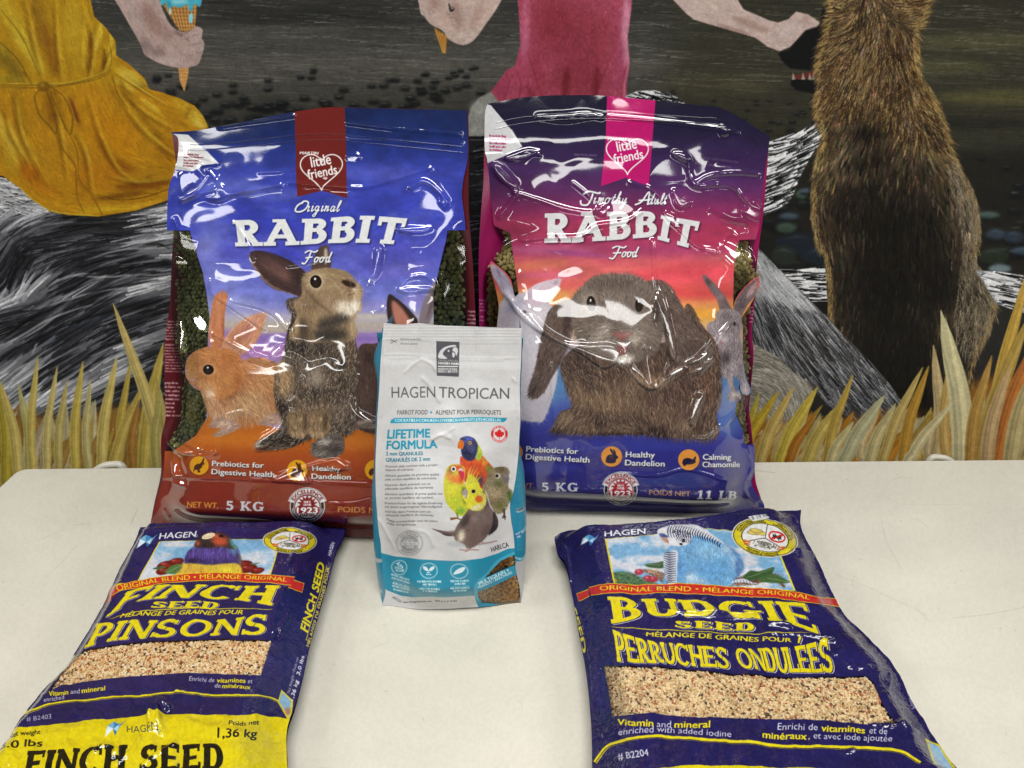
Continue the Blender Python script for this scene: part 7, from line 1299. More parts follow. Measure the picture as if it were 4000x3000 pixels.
# ===== big blue bag
A0, n, upv, back = lean_plane((590, 2062), (1440, 2100), math.radians(15))
if n[1] > 0: n = -n
print('blue', A0, n)
hv = hcv(480, 360, 2000, 2220); hf = crumple(hv, 380, .0034, 3, octv=2) + crumple(hv, 130, .0005, 5, 1.3, 1, octv=2)
Y = (np.arange(hv.h) / hv.k + 360)[:, None]; hf *= .35 + .65 * sst(Y, 560, 700) * (1 - .65 * sst(Y, 1840, 1960))
hv.view(600, 350, 1300)
for P, w_, h in (([(190, 740), (330, 690), (470, 665), (640, 670), (860, 630)], 46, .0035), ([(370, 535), (440, 620), (470, 700)], 30, .003), ([(180, 755), (290, 690), (380, 580)], 26, .003), ([(700, 550), (850, 545), (980, 530)], 16, .0012), ([(900, 620), (1150, 640), (1400, 650), (1600, 600), (1850, 520)], 26, .0025),
                 ([(1700, 660), (1800, 610), (1900, 680), (1960, 760)], 34, .004), ([(1280, 220), (1600, 260), (2050, 300)], 18, .0018), ([(1290, 320), (1700, 350), (2060, 360)], 14, .0012), ([(540, 870), (620, 1000), (680, 1130)], 22, .0025), ([(1640, 930), (1760, 940), (1850, 915)], 26, .003), ([(1520, 1050), (1470, 1200), (1440, 1300)], 26, .0035),
                 ([(380, 1260), (400, 1360), (520, 1440), (750, 1590)], 20, .0025), ([(520, 1400), (700, 1440), (820, 1500), (900, 1600)], 24, .003), ([(1620, 1330), (1700, 1250), (1820, 1240), (1860, 1330), (1640, 1340)], 24, .003), ([(890, 1170), (1100, 1140), (1280, 1050)], 14, .002), ([(150, 860), (200, 960), (290, 1010)], 30, .003), ([(240, 420), (430, 490), (330, 500)], 20, .002),
                 ([(430, 240), (700, 200), (940, 170)], 26, .003), ([(150, 500), (260, 540), (290, 640)], 30, .003)):
    ridge(hv, hf, P, w_ * 1.15, h * .7)
hv.view(550, 1200, 1300)
for P, w_, h in (([(990, 100), (1000, 220), (930, 320), (860, 360), (760, 330), (600, 230)], 26, .003), ([(480, 170), (620, 240), (740, 300)], 22, .0028), ([(940, 320), (1090, 370)], 26, .003), ([(780, 900), (880, 830), (1010, 690)], 70, .004), ([(1390, 610), (1440, 700), (1560, 760)], 50, .004), ([(180, 890), (300, 900), (420, 960), (520, 965)], 34, .0035),
                 ([(350, 60), (400, 140), (440, 160)], 40, .003), ([(270, 100), (290, 200), (300, 280)], 26, .003), ([(900, 1140), (1100, 1060), (1300, 1020), (1390, 1060)], 40, .0035), ([(220, 1010), (240, 1090), (280, 1160)], 34, .003), ([(140, 1130), (600, 1135), (1000, 1150), (1540, 1172)], 16, .0022), ([(550, 720), (680, 690), (780, 740)], 16, .002), ([(1240, 1300), (1400, 1300), (1540, 1270)], 16, .002), ([(500, 960), (560, 840), (600, 800)], 20, .002),
                 ([(1030, 590), (1080, 470)], 24, .003), ([(220, 880), (240, 960)], 40, .003), ([(160, 1340), (200, 1400)], 30, .003)):
    ridge(hv, hf, P, w_ * 1.15, h * .7)
def bulge_stand(B, top=.09, v1=.60):
    def f(u, v):
        e = np.minimum(u, 1 - u); side = sst(e, .0, .19) ** .8
        return B * side * (sst(v, top, v1) * .55 + sst(v, top, .75) * .45) * (1 - sst(v, .90, .995) * .98)
    return f
S1 = Sheet([(668, 517), (776, 509), (894, 488), (1011, 465), (1147, 438), (1270, 421), (1346, 420), (1482, 424), (1658, 428), (1825, 431)],
           [(589, 2060), (800, 2068), (1100, 2082), (1400, 2098), (1650, 2108), (1860, 2116)],
           [(668, 517), (697, 544), (694, 626), (682, 679), (662, 750), (659, 897), (661, 976), (667, 1153), (673, 1329), (697, 1435), (696, 1535), (688, 1640), (655, 1715), (645, 1764), (638, 1861), (612, 1960), (589, 2060)],
           [(1825, 431), (1828, 603), (1811, 703), (1806, 773), (1819, 879), (1829, 1055), (1829, 1267), (1830, 1500), (1835, 1700), (1845, 1900), (1860, 2116)], A0, n, 300, 400, bulge_stand(.040), CV_blue)
S1.cvh, S1.hf = hv, hf
hv.view(600, 350, 1300)
for P in ([(440, 560), (470, 640), (540, 680), (690, 665), (560, 700), (440, 745), (350, 720), (420, 680)], [(175, 930), (240, 940), (300, 1010), (290, 1080), (200, 1060)], [(150, 1120), (235, 1130), (230, 1175), (160, 1170)], [(1280, 440), (1350, 420), (1380, 460), (1320, 500), (1290, 480)], [(1480, 1060), (1530, 1050), (1510, 1200), (1450, 1280), (1470, 1150)],
          [(1435, 1455), (1530, 1440), (1510, 1475), (1440, 1500)], [(270, 1490), (330, 1510), (350, 1580), (290, 1560)], [(1900, 740), (1960, 730), (1945, 800)], [(1640, 915), (1840, 915), (1790, 955), (1650, 950)], [(180, 560), (280, 545), (330, 600), (250, 650), (190, 700)], [(1620, 1330), (1700, 1310), (1860, 1320), (1700, 1350)]): facet(S1, hv, hf, P)
hv.view(550, 1200, 1300)
for P in ([(770, 920), (800, 850), (900, 790), (1000, 690), (960, 780), (920, 870), (830, 930)], [(1385, 600), (1430, 620), (1450, 680), (1560, 750), (1500, 770), (1440, 770)], [(880, 1140), (960, 1080), (1060, 1060), (1130, 1160), (1000, 1155)], [(1210, 1030), (1330, 1005), (1395, 1055), (1300, 1080)], [(205, 885), (245, 880), (300, 935), (500, 970), (300, 965)],
          [(225, 1010), (260, 1000), (260, 1080), (290, 1120), (240, 1110)], [(1020, 580), (1090, 540), (1010, 640), (950, 620)], [(265, 90), (285, 90), (312, 280), (280, 290)], [(350, 60), (440, 100), (440, 160), (390, 150)], [(860, 340), (940, 260), (990, 300), (1080, 360), (960, 340)], [(225, 1130), (290, 1140), (300, 1190), (250, 1170)]): facet(S1, hv, hf, P)
root = thing('food_bag', 'tall glossy blue and rust bag of rabbit food, left of the two big bags', 'bag', tuple(A0 + (hit([(1860, 2116)], A0, n)[0] - A0) * .5), 'large bags of rabbit food leaning on the wall')
m_blue = film('blue_film', S1.image('blue_print', 1100, 1500), .05, .008, 500, .9, clear=True)
S1.mesh('front_panel', m_blue, root)
S1.rib('zip_track', (.034, .076), .0009, m_blue, root, .04, .985, sink=.0006); S1.rib('zip_track', (.046, .088), .0009, m_blue, root, .04, .985, sink=.0006)
pm = [plain('pellet_a', '#7c824c', .6, .5, 900), plain('pellet_b', '#6a7042', .65, .5, 900), plain('pellet_c', '#929660', .6, .5, 900), plain('pellet_bed', '#14150d', .9)]
grains('pellets', S1, CV_blue, pm, root, .0060, .2, (1.05, .85, .8), 1, .0062, 2, cols=(.4, .3, .3), step=.86)
def back_text(cv, lines, x, y0, dy, h, col, w_):
    for i, t_ in enumerate(lines): cv.text(t_, [(x, y0 + i * dy), (x + w_ * len(t_) / 12, y0 + i * dy + 2)], h, col, .004)
cb = Cv(560, 400, 1960, 2200, .6, '#571720'); cb.view(0, 800, 1300)
back_text(cb, ['bienfaits de', 'aliment de', 'original de', 'plus agréable', 'de prébiotiqu', 'formule origi', 'digestive.', '', 'INGRÉDIENTS', 'Servez gradue', 'Little friends', 'jours. La ration', 'quantité de nou', 'compagne. La nourri', 'dans à la foi donné', 'pour de compag', 'chat donne votre', 'donnez à votre la'], 1095, 780, 19.5, 12, '#b58a8c', 90)
back_text(cb, ['gonge de suc', 'de fraîche rom', 'huile, sulfon', 'et enveloppes', 'produits séch', 'fleurs de', 'vitamine', 'ajoute de', 'odure de cobalt'], 1095, 1190, 27, 16, '#c09a9c', 90)
cb.view(600, 350, 1300); back_text(cb, ['Original Rabbit', 'is long and vi', 'the rabbits in', 'and little friend'], 2085, 1480, 26, 14, '#b58a8c', 80)
S1b = Sheet([(672, 520), (776, 508), (894, 487), (1011, 464), (1147, 437), (1270, 420), (1346, 419), (1482, 423), (1658, 427), (1829, 431)],
            [(589, 2060), (800, 2068), (1100, 2082), (1400, 2098), (1650, 2108), (1880, 2118)],
            [(672, 520), (690, 700), (672, 1000), (664, 1176), (647, 1311), (641, 1446), (647, 1623), (629, 1717), (629, 1846), (604, 1960), (585, 2060)],
            [(1829, 431), (1832, 600), (1830, 700), (1832, 830), (1848, 1050), (1858, 1267), (1862, 1500), (1868, 1900), (1880, 2118)], A0 - n * .0016, n, 60, 90, lambda u, v: -.075 * sst(np.minimum(u, 1 - u), 0, .22) * sst(v, .12, .6) * (1 - sst(v, .96, 1.)), cb)
S1b.mesh('back_panel', film('maroon_film', S1b.image('maroon_print', 500, 800), .15), root)

# ===== big pink and purple bag
A0, n, upv, back = lean_plane((2059, 1992), (2986, 2004), math.radians(14))
if n[1] > 0: n = -n
print('pink', A0, n)
hv = hcv(1800, 300, 3100, 2120); hf = crumple(hv, 400, .0034, 19, octv=2) + crumple(hv, 120, .0005, 15, 1.3, 1, octv=2)
Y = (np.arange(hv.h) / hv.k + 300)[:, None]; hf *= .35 + .65 * sst(Y, 520, 640) * (1 - .6 * sst(Y, 1700, 1860))
hv.view(1800, 300, 1300)
for P, w_, h in (([(210, 590), (270, 680), (380, 740)], 60, .005), ([(350, 765), (520, 820), (700, 880), (860, 900), (960, 850)], 26, .003), ([(300, 540), (450, 490), (530, 520)], 30, .003), ([(400, 1090), (560, 1070), (800, 1060), (900, 990), (1100, 960), (1210, 890)], 34, .0035), ([(740, 700), (860, 800), (930, 910)], 24, .003), ([(1110, 700), (1250, 740), (1340, 820), (1350, 900)], 30, .003),
                 ([(1410, 510), (1500, 560), (1520, 660), (1550, 720)], 30, .004), ([(1540, 725), (1650, 660), (1820, 640), (1980, 650)], 30, .004), ([(1560, 730), (1780, 720), (1860, 790), (1920, 850), (1990, 880)], 30, .004), ([(1410, 750), (1460, 850), (1530, 830)], 50, .004), ([(1650, 900), (1800, 980), (1900, 1000)], 60, -.004), ([(1340, 900), (1420, 980), (1560, 1120), (1700, 1170), (1800, 1260)], 22, .003),
                 ([(1720, 1150), (1760, 1070), (1830, 1060), (1900, 1250), (1990, 1380)], 22, .003), ([(500, 270), (700, 260), (830, 250), (950, 270)], 30, .003), ([(970, 260), (1300, 290), (1700, 340), (1850, 370)], 22, .003), ([(1270, 1080), (1280, 1240), (1300, 1400), (1350, 1600), (1370, 1700)], 34, .004), ([(250, 940), (360, 800), (350, 760)], 40, .004), ([(1720, 330), (1760, 360), (1740, 390)], 30, .003), ([(880, 860), (930, 920), (990, 870)], 24, .003)):
    ridge(hv, hf, P, w_ * 1.15, h * .7)
hv.view(1800, 1150, 1300)
for P, w_, h in (([(280, -20), (380, 90), (520, 230), (680, 320), (850, 380), (1000, 430), (1100, 470), (1200, 590), (1280, 625)], 40, .0045), ([(780, 340), (900, 420), (1000, 440)], 90, .004), ([(1300, 20), (1340, 150), (1380, 300), (1410, 420)], 50, .005), ([(1400, 430), (1520, 450), (1640, 350), (1790, 180)], 26, .003), ([(1230, 340), (1240, 450), (1270, 610)], 30, .003), ([(1290, 625), (1400, 540), (1520, 480), (1660, 430)], 34, .004),
                 ([(1400, 440), (1350, 540), (1290, 625)], 20, .003), ([(1580, 670), (1560, 760), (1520, 850)], 50, .004), ([(1540, 950), (1640, 950), (1730, 860)], 20, .003), ([(600, 460), (610, 640), (625, 860)], 24, .003), ([(1740, 880), (1820, 780), (1830, 700)], 40, .004), ([(1880, 1000), (1930, 1140), (1880, 1280), (1960, 1400)], 50, .005), ([(1800, 1300), (1860, 1300)], 20, .002), ([(1000, 1180), (1300, 1200), (1500, 1160), (1750, 1230)], 20, .002)):
    ridge(hv, hf, P, w_ * 1.15, h * .7)
S2 = Sheet([(1903, 406), (1953, 397), (2035, 382), (2153, 373), (2300, 372), (2376, 376), (2564, 393), (2740, 412), (2811, 420), (2887, 459), (3008, 535)],
           [(1950, 1988), (2059, 1990), (2300, 2000), (2560, 2010), (2740, 2014), (2986, 1999)],
           [(1903, 406), (1894, 453), (1894, 582), (1906, 641), (1923, 829), (1932, 882), (1960, 912), (1962, 945), (1940, 990), (1912, 1025), (1895, 1060), (1888, 1123), (1894, 1264), (1890, 1500), (1895, 1750), (1920, 1900), (1950, 1988)],
           [(3008, 535), (2999, 594), (2981, 711), (2975, 800), (2964, 888), (2942, 976), (2962, 1023), (2978, 1082), (2968, 1123), (2946, 1175), (2930, 1297), (2941, 1385), (2938, 1503), (2925, 1591), (2931, 1661), (2943, 1738), (2947, 1826), (2936, 1885), (2952, 1920), (2982, 1965), (2986, 1999)], A0, n, 280, 400, bulge_stand(.042), CV_pink)
S2.cvh, S2.hf = hv, hf
hv.view(1800, 300, 1300)
for P in ([(215, 580), (270, 590), (340, 660), (385, 740), (350, 755), (290, 700), (230, 640)], [(1410, 750), (1440, 770), (1525, 830), (1450, 880), (1420, 820)], [(1950, 830), (1995, 870), (1980, 960), (1900, 930), (1870, 890)], [(980, 1000), (1090, 970), (1110, 995), (1030, 1025)], [(1430, 505), (1490, 515), (1515, 560), (1450, 550)],
          [(560, 270), (760, 255), (840, 240), (900, 265), (720, 300), (600, 295)], [(1720, 335), (1775, 335), (1780, 385), (1730, 390)], [(1345, 900), (1430, 930), (1440, 990), (1370, 960)], [(300, 530), (530, 485), (440, 545), (330, 565)], [(1620, 1140), (1700, 1145), (1700, 1185), (1630, 1165)]): facet(S2, hv, hf, P)
hv.view(1800, 1150, 1300)
for P in ([(310, 0), (420, 90), (560, 230), (520, 245), (380, 130)], [(560, 235), (640, 290), (700, 330), (600, 290)], [(690, 325), (850, 330), (1000, 330), (1070, 390), (960, 490), (820, 405), (740, 360)], [(1295, 0), (1345, 20), (1405, 250), (1425, 400), (1385, 420), (1340, 200)], [(1220, 340), (1250, 440), (1285, 610), (1240, 600), (1225, 450)], [(1100, 465), (1170, 520), (1260, 620), (1210, 605), (1130, 535)],
          [(1500, 475), (1660, 425), (1610, 510), (1560, 535), (1480, 550)], [(1560, 655), (1625, 655), (1590, 740), (1530, 870), (1515, 800)], [(1640, 365), (1790, 180), (1710, 310), (1610, 425), (1500, 455)]): facet(S2, hv, hf, P)
root = thing('food_bag', 'tall glossy purple and pink bag of rabbit food, right of the two big bags', 'bag', tuple(A0 + (hit([(2986, 2004)], A0, n)[0] - A0) * .5), 'large bags of rabbit food leaning on the wall')
m_pink = film('pink_film', S2.image('pink_print', 1100, 1500), .05, .008, 500, .9, clear=True)
S2.mesh('front_panel', m_pink, root)
S2.rib('zip_track', (.046, .018), .0009, m_pink, root, .04, .985, sink=.0006); S2.rib('zip_track', (.059, .030), .0009, m_pink, root, .04, .985, sink=.0006)
pm2 = [plain('hay_pellet_a', '#b8a96c', .6, .5, 900), plain('hay_pellet_b', '#9c8f5a', .65, .5, 900), plain('hay_pellet_c', '#cbbc7e', .6, .5, 900), plain('hay_pellet_bed', '#1b180f', .9)]
grains('pellets', S2, CV_pink, pm2, root, .0060, .2, (1.3, .8, .75), 2, .0062, 2, cols=(.4, .35, .25), step=.86)
cb = Cv(1800, 350, 3100, 2200, .6, '#8c1450'); cb.view(1800, 300, 1300)
back_text(cb, ['is long hay of', 'que put lapin', 'rs de délice', 'quoi la', '', 'CRES', 'ement'], 124, 1490, 22, 12, '#c07a9c', 80); cb.view(1800, 1150, 1300); back_text(cb, ['cause a de', 'fin de', 'a friend', 'a foodies', 'quantité'], 1918, 90, 24, 12, '#d890b0', 60)
S2b = Sheet([(1905, 407), (1953, 397), (2035, 382), (2153, 373), (2300, 372), (2376, 376), (2564, 393), (2740, 412), (2811, 420), (2887, 459), (3006, 536)],
            [(1950, 1988), (2059, 1990), (2300, 2000), (2560, 2010), (2740, 2014), (2986, 1999)],
            [(1905, 407), (1893, 500), (1891, 576), (1888, 711), (1879, 829), (1870, 1005), (1872, 1264), (1875, 1500), (1885, 1800), (1950, 1988)],
            [(3006, 536), (2985, 800), (2960, 1000), (2945, 1200), (2937, 1297), (2944, 1385), (2936, 1480), (2926, 1600), (2934, 1655), (2946, 1800), (2952, 1880), (2972, 1945), (2986, 1999)], A0 - n * .0016, n, 60, 90, lambda u, v: -.075 * sst(np.minimum(u, 1 - u), 0, .22) * sst(v, .12, .6) * (1 - sst(v, .96, 1.)), cb)
S2b.mesh('back_panel', film('magenta_film', S2b.image('magenta_print', 500, 800), .15), root)

# ===== parrot food
A0, n, upv, back = lean_plane((1495, 2362), (2035, 2351), math.radians(11))
if n[1] > 0: n = -n
print('parrot', A0, n)
hv = hcv(1400, 1200, 2120, 2440, .5); hf = crumple(hv, 230, .0035, 23, octv=2) + crumple(hv, 60, .0003, 25, 1.6, .8)
Y = (np.arange(hv.h) / hv.k + 1200)[:, None]; hf *= .4 + .6 * sst(Y, 1450, 1600)
X_ = (np.arange(hv.w) / hv.k + 1400)[None, :]; hf += .00028 * np.sin((Y - 1262) * 2 * np.pi / 11.5) * (1 - sst(Y, 1318, 1330)) * (Y > 1262)
hv.view(1420, 1230, 680)
for P, w_, h in (([(260, 505), (480, 500), (700, 512), (1420, 545), (1980, 545)], 14, .0009), ([(320, 545), (900, 548), (1420, 575), (1780, 572)], 14, .0009), ([(720, 110), (715, 300), (710, 540)], 24, .0014), ([(1430, 160), (1435, 420)], 24, .0012), ([(740, 560), (860, 620), (930, 720)], 40, .0016), ([(740, 790), (850, 900), (980, 1110)], 50, .0018), ([(250, 320), (270, 900), (230, 1300)], 14, .0012), ([(1940, 560), (1930, 1000), (1960, 1300)], 14, .0012),
                 ([(520, 740), (640, 620), (740, 560)], 30, .0014), ([(1060, 1480), (900, 1550), (860, 1600)], 40, .0016), ([(1890, 790), (1940, 860)], 20, .0015)): ridge(hv, hf, P, w_ * 1.6, h * .75)
hv.view(1420, 1640, 680)
for P, w_, h in (([(190, 1240), (260, 1350), (420, 1650)], 40, .0016), ([(1120, 240), (1060, 160), (1160, 80)], 30, .0014), ([(850, 240), (980, 180), (1100, 220)], 30, .0014), ([(560, 1380), (800, 1430), (900, 1600)], 60, .0016), ([(1850, 700), (1780, 900), (1860, 1100)], 50, .002), ([(440, 300), (500, 420), (380, 520)], 40, .0014)): ridge(hv, hf, P, w_ * 1.6, h * .75)
def bp_(u, v):
    e = np.minimum(u, 1 - u); return .030 * sst(e, .01, .34) * sst(v, .14, .7) * (1 - sst(v, .86, 1.0) * .75) + .0012 * sst(v, .1, .14)
S3 = Sheet([(1500, 1261), (1568, 1266), (1641, 1262), (1727, 1271), (1850, 1275), (2038, 1282)], [(1495, 2361), (1635, 2361), (1850, 2352), (2035, 2350)],
           [(1500, 1261), (1489, 1384), (1483, 1507), (1475, 1630), (1472, 1717), (1469, 1824), (1472, 1947), (1481, 2070), (1489, 2123), (1497, 2246), (1507, 2305), (1495, 2361)],
           [(2038, 1282), (2036, 1390), (2030, 1507), (2032, 1630), (2027, 1717), (2026, 1763), (2013, 1870), (2001, 1932), (1992, 1963), (1996, 2024), (2004, 2070), (2010, 2132), (2012, 2184), (2016, 2234), (2029, 2292), (2035, 2350)], A0, n, 180, 320, bp_, CV_parrot)
S3.cvh, S3.hf = hv, hf
root = thing('food_bag', 'small white and turquoise parrot food bag standing before the two big bags', 'bag', tuple(hit([(1765, 2357)], A0, n)[0]))
m_par = film('parrot_film', S3.image('parrot_print', 800, 1500), .30, .10, 700, .4, clear=True)
S3.mesh('front_panel', m_par, root)
gm = [plain('granule_a', '#d8a040', .6), plain('granule_b', '#b5803a', .6), plain('granule_c', '#ecc468', .6), plain('granule_bed', '#1c1208', .9)]
grains('granules', S3, CV_parrot, gm, root, .0036, .2, (1, .9, .8), 3, .0035, 2, cols=(.45, .3, .25), step=.78)
cg = Cv(1420, 1240, 2100, 2420, .9, '#1f86a8'); cg.view(1420, 1640, 680)
r = np.random.default_rng(4)
for i in range(44):
    y = 500 + i * 25; cg.line([(1940 - (i % 3) * 6, y + 60), (2075, y - 10)], 7, '#8cc0d0', .55, 0, False)
    cg.line([(118, 700 + i * 22), (205, 712 + i * 22)], 6, '#8cc0d0', .45, 0, False)
cg.fill([(1905, 1100), (2050, 1020), (2056, 1060), (1910, 1150)], '#c3cdd0', 1, 0, False); cg.text('COSTITUENTI ANALITICI', [(1914, 1130), (2052, 1052)], 24, '#2c3c44', .01)
cg.text('HAGEN', [(1972, 1402), (2040, 1350)], 40, '#d0dde2', .02); cg.fill([(1916, 1440), (1950, 1380), (1956, 1450), (1930, 1480)], '#c9d8ea', 1, 0, False); cg.line([(1918, 1470), (1958, 1400)], 10, '#2c4c9a')
cg.view(1420, 2000, 680); cg.fill([(1932, 620), (2066, 470), (2110, 470), (2110, 1300), (1900, 1300)], '#b9babd', 1, 0, False); cg.text('Made in Canada', [(1936, 590), (2060, 496)], 26, '#cfe4ea', .01)
cg.fill([(80, 440), (150, 480), (240, 600), (240, 640), (140, 540)], '#b9babd', 1, 0, False); cg.fill([(150, 830), (262, 960), (262, 1000), (200, 920), (120, 860)], '#b9babd', 1, 0, False)
def gusset(front, outer, back_off, name):
    fa, ou = catmull(np.array(front, float), 8, False), catmull(np.array(outer, float), 8, False); N_ = 90; s = np.linspace(0, 1, N_)
    A_ = arclen(hit(fa, A0, n), s); Bo = arclen(hit(ou, A0 - n * .026, n), s); C_ = A_ * .96 + (A0 + (S3.T[-1] - S3.T[0]) * 0) * 0
    C_ = A_ - n * back_off; C_[:, 2] = np.maximum(C_[:, 2], TZ + .001)
    rows = []; m_ = 13; pa, pb = proj(A_), proj(Bo); img_ = np.zeros((N_ * 6, 64, 3), 'f4')
    for k in range(m_):
        t = k / (m_ - 1); w_ = [(1 - t) ** 2, 2 * t * (1 - t) * 1.0, t ** 2]; mid = 2 * Bo - .5 * (A_ + C_); Q = w_[0] * A_ + w_[1] * mid + w_[2] * C_; Q[:, 2] = np.maximum(Q[:, 2], TZ + .001); rows.append(Q)
    V = np.stack(rows, 1).reshape(-1, 3); sx = (np.arange(64) + .5) / 64; fy = np.linspace(0, 1, N_ * 6)
    PA = np.stack([np.interp(fy, s, pa[:, i]) for i in (0, 1)], 1); PB = np.stack([np.interp(fy, s, pb[:, i]) for i in (0, 1)], 1)
    tt = np.minimum(sx * 2, 2 - sx * 2)[None, :, None]; img_ = cg.sample(PA[:, None] * (1 - tt) + PB[:, None] * tt)
    uvv = np.stack(np.meshgrid(np.linspace(0, 1, m_), 1 - s), -1).reshape(-1, 2)
    return mesh_obj(name, V, grid_faces(m_, N_), film(name + '_film', make_image(name, img_), .3), root, uvv)
gusset([(2037, 1296), (2036, 1390), (2030, 1507), (2032, 1630), (2027, 1717), (2026, 1763), (2013, 1870), (2001, 1932), (1992, 1963), (1996, 2024), (2004, 2070), (2010, 2132), (2012, 2184), (2016, 2234), (2029, 2292), (2035, 2350)],
       [(2038, 1300), (2039, 1390), (2034, 1507), (2034, 1630), (2029, 1740), (2038, 1800), (2047, 1835), (2051, 1900), (2054, 1960), (2056, 2040), (2055, 2120), (2053, 2184), (2050, 2230), (2044, 2277), (2040, 2320), (2037, 2350)], .062, 'side_gusset')
gusset([(1499, 1275), (1489, 1384), (1483, 1507), (1475, 1630), (1472, 1717), (1469, 1824), (1472, 1947), (1481, 2070), (1489, 2123), (1497, 2246), (1507, 2305), (1496, 2358)],
       [(1497, 1280), (1489, 1310), (1463, 1390), (1470, 1440), (1478, 1500), (1471, 1640), (1466, 1760), (1462, 1840), (1455, 1901), (1457, 1990), (1460, 2070), (1462, 2123), (1469, 2184), (1478, 2250), (1488, 2300), (1498, 2345)], .062, 'side_gusset')
A1 = A0 - n * .0610
S3b = Sheet([(1509, 1250), (1600, 1258), (1700, 1262), (1850, 1267), (2036, 1271)], [(1500, 2330), (1765, 2340), (2030, 2330)], [(1509, 1250), (1495, 1500), (1490, 1900), (1500, 2330)], [(2036, 1271), (2032, 1500), (2010, 1900), (2030, 2330)], A1, n, 40, 60, lambda u, v: .058 * (1 - sst(v, .0, .14)) - .004 * sst(v, .2, .6), None)
S3b.cvh = None; S3b.hf = None
S3b.mesh('back_panel', plain('turquoise_film', '#2090b4', .3), root)

# ===== lying seed bags
def rim(B, sx, st, sb, p=.8):
    return lambda u, v: B * (sst(np.minimum(u, 1 - u), .0, sx) ** p) * (sst(v, .004, st) ** p) * (1 - sst(v, 1 - sb, 1.))
TH = .020
def seedbag(sh_args, cv, hfun, B, nu, nv, lab, name_s, mats, size, shape, long, cols, group, rough, bump, bscale, r0, seed, bulg, facets=(), hk=.34):
    top, bot, left, right = sh_args; P = np.array([0, 0, TZ + TH])
    hv = hcv(cv.x0, cv.y0, cv.x0 + cv.w / cv.k, cv.y0 + cv.h / cv.k, hk); hf = hfun(hv)
    S = Sheet(top, bot, left, right, P, up, nu, nv, bulg, cv); S.cvh, S.hf = hv, hf
    for vw, L_ in facets:
        hv.view(*vw)
        for P_ in L_: facet(S, hv, hf, P_, .15)
    c0 = S.base(np.array([.5]), np.array([.5]))[0]; root = thing('seed_bag', lab, 'bag', (c0[0], c0[1], TZ), group)
    m = film(name_s + '_film', S.image(name_s + '_print', 1200, 1500), rough, bump, bscale, clear=True, cells=True)
    S.mesh('front_panel', m, root)
    grains('seeds', S, cv, mats, root, size, .18, shape, seed, .0022, 2, long, cols=cols, step=.74)
    Sb = Sheet(top, bot, left, right, P - up * .0004, up, 70, 80, lambda u, v: -(TH - .0008) * sst(np.minimum(u, 1 - u), 0, .10) * sst(v, .0, .08) * (1 - sst(v, .92, 1.)), None); Sb.cvh = None; Sb.hf = None
    Sb.mesh('back_panel', plain(name_s + '_back', '#1c184a', .25), root)
    return S, root
def hfinch(hv):
    hf = crumple(hv, 200, .0026, 33) + crumple(hv, 70, .0011, 35) + crumple(hv, 30, .0004, 36, octv=2); hv.view(0, 2000, 1400)
    Y = (np.arange(hv.h) / hv.k + hv.y0)[:, None]; hf += crumple(hv, 150, .0030, 37) * sst(Y, 2660, 2800)
    for P, w_, h in (([(950, 1230), (990, 1180), (1060, 1240)], 50, .004), ([(920, 1300), (980, 1240), (1000, 1400)], 70, .005), ([(720, 1570), (820, 1500), (880, 1400)], 40, .003), ([(540, 1580), (620, 1480), (700, 1460)], 30, .003), ([(880, 1580), (1000, 1500), (1100, 1440)], 30, .003), ([(1760, 480), (1700, 640), (1690, 760)], 50, .003), ([(1820, 250), (1790, 320), (1770, 340)], 40, .003), ([(700, 560), (690, 500), (760, 440)], 30, .003), ([(1100, 1100), (1140, 1120), (1060, 1180)], 26, .002), ([(860, 130), (1100, 110), (1500, 110), (1850, 100), (2080, 120)], 20, .002)): ridge(hv, hf, P, w_, h)
    return hf
def bul_f(u, v): return .026 * (sst(u, 0, .12) ** .8) * (sst(1 - u, 0, .17) ** .9) * (sst(v, .0, .085) ** .9) * (1 - sst(v, .96, 1.)) * (1 + .12 * np.sin(v * 9))
sm_ = [plain('seed_cream', '#ecd3a4', .5), plain('seed_tan', '#dab27c', .5), plain('seed_pale', '#f4e6c6', .5), plain('seed_rust', '#b56a3c', .5), plain('seed_dark', '#3c3028', .6), plain('seed_bed', '#6b4e30', .9)]
S4, r4 = seedbag(([(551, 2066), (696, 2064), (860, 2060), (1013, 2057), (1171, 2054), (1354, 2071)], [(-330, 3380), (0, 3400), (400, 3410), (800, 3405), (1128, 3380)],
                  [(551, 2066), (522, 2136), (478, 2214), (406, 2366), (336, 2488), (250, 2622), (168, 2706), (80, 2834), (-20, 2975), (-120, 3120), (-330, 3380)],
                  [(1354, 2071), (1338, 2110), (1312, 2165), (1287, 2258), (1243, 2410), (1206, 2543), (1186, 2640), (1155, 2765), (1122, 2872), (1124, 3005), (1128, 3380)]),
                 CV_finch, hfinch, .02, 260, 300, 'navy and yellow bag of finch seed lying flat in front of the blue bag', 'finch', sm_, .0026, (1, .85, .7), None, (.38, .26, .22, .09, .05), 'navy seed bags lying on the table', .12, .22, 420, .02, 4, bul_f, [((0, 2000, 1400), ([(955, 1200), (1000, 1190), (1060, 1230), (1000, 1290), (1010, 1400), (960, 1395), (920, 1330), (940, 1260)], [(690, 1520), (750, 1480), (720, 1570)], [(1085, 1125), (1125, 1110), (1100, 1150)], [(1775, 640), (1795, 680), (1720, 790), (1705, 760)]))])
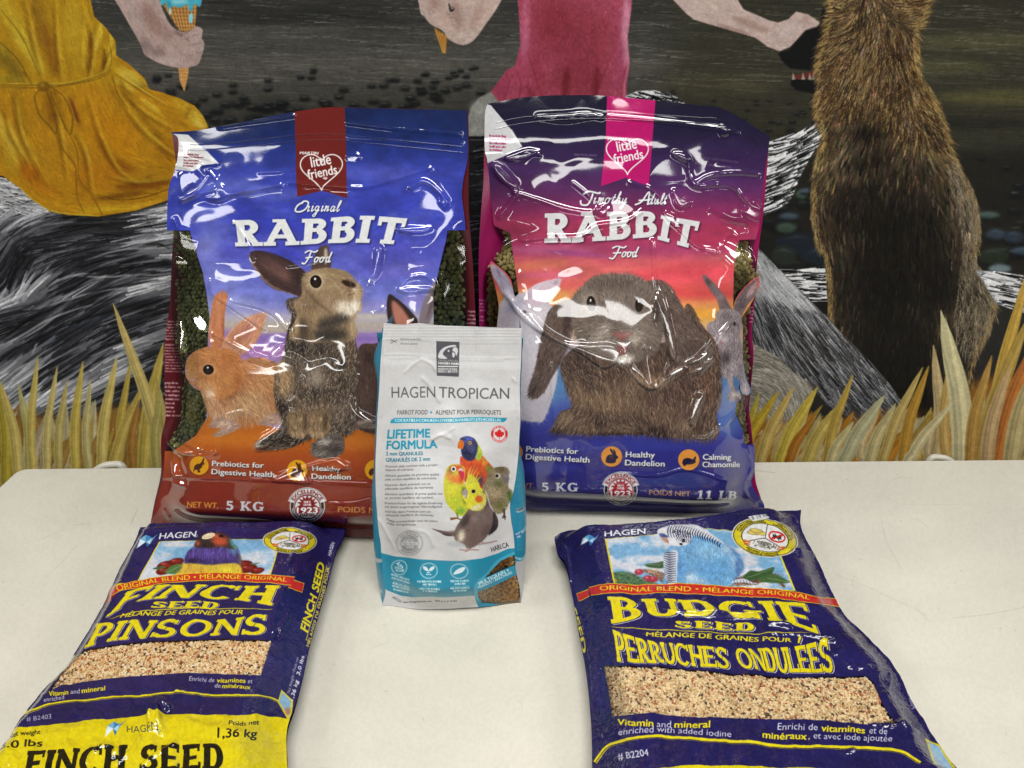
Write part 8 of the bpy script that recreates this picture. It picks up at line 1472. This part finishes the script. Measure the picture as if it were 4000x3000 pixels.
def hbudgie(hv):
    hf = crumple(hv, 190, .0026, 43) + crumple(hv, 64, .0012, 45) + crumple(hv, 26, .0005, 46, octv=2); hv.view(2150, 1980, 1100)
    for P, w_, h in (([(860, 840), (1100, 845), (1400, 868), (1600, 866)], 34, .003), ([(1640, 930), (1800, 940), (1900, 960)], 34, .003), ([(1680, 1000), (2000, 1020), (2200, 1050)], 30, .003), ([(60, 300), (120, 380), (160, 600)], 50, .004), ([(220, 360), (300, 250), (380, 230)], 40, .003), ([(340, 350), (370, 480), (420, 560)], 26, .0024), ([(1780, 380), (1900, 350), (2060, 400)], 40, .003), ([(1820, 110), (1900, 90), (1930, 140)], 26, .003)): ridge(hv, hf, P, w_, h)
    hv.view(2100, 1900, 1900)
    for P, w_, h in (([(1330, 700), (1380, 740), (1340, 780)], 26, .003), ([(1400, 820), (1460, 830), (1510, 830)], 26, .003), ([(1540, 860), (1600, 860), (1600, 920)], 26, .003), ([(1510, 1090), (1600, 1090), (1700, 1080)], 34, .003), ([(1650, 1080), (1700, 1110), (1740, 1130)], 30, .003), ([(200, 600), (240, 800), (260, 1000)], 40, .003), ([(1440, 1200), (1380, 1225)], 30, .003)): ridge(hv, hf, P, w_, h)
    return hf
sb_ = [plain('millet_cream', '#f0ddb4', .5), plain('millet_tan', '#dec292', .5), plain('canary_grain', '#cfb488', .5), plain('millet_red', '#b87048', .5), plain('millet_dark', '#5a463c', .6), plain('millet_bed', '#7a5f42', .9)]
def bul_b(u, v): return .026 * (sst(u, 0, .13) ** .8) * (sst(1 - u, 0, .15) ** .9) * (sst(v, .0, .085) ** .9) * (1 - sst(v, .96, 1.)) * (1 + .08 * np.sin(v * 8))
S5, r5 = seedbag(([(2165, 2105), (2210, 2082), (2300, 2068), (2420, 2064), (2560, 2054), (2740, 2034), (2900, 2008), (3000, 2000), (3090, 1998), (3128, 1997)], [(2310, 3400), (2700, 3420), (3200, 3420), (3600, 3410), (4020, 3370)],
                  [(2165, 2105), (2180, 2170), (2208, 2210), (2226, 2280), (2245, 2380), (2262, 2480), (2285, 2600), (2302, 2740), (2312, 2900), (2312, 3100), (2310, 3400)],
                  [(3128, 1997), (3130, 2070), (3190, 2190), (3250, 2320), (3300, 2410), (3344, 2450), (3400, 2510), (3500, 2620), (3560, 2740), (3620, 2840), (3680, 2930), (3730, 3000), (3830, 3120), (4020, 3370)]),
                 CV_budgie, hbudgie, .02, 300, 300, 'navy bag of budgie seed with blue bird picture lying flat before the pink bag', 'budgie', sb_, .0026, (1, .9, .8), 2, (.42, .24, .2, .08, .06), 'navy seed bags lying on the table', .12, .35, 300, .02, 5, bul_b, [((2150, 1980, 1100), ([(820, 828), (1000, 832), (1300, 842), (1600, 862), (1500, 884), (1200, 872), (950, 854)], [(1650, 918), (1830, 928), (1900, 968), (1760, 954)], [(1900, 345), (1960, 352), (2072, 395), (2040, 414), (1930, 388)], [(2000, 1020), (2210, 1048), (2190, 1070), (2010, 1044)]))])
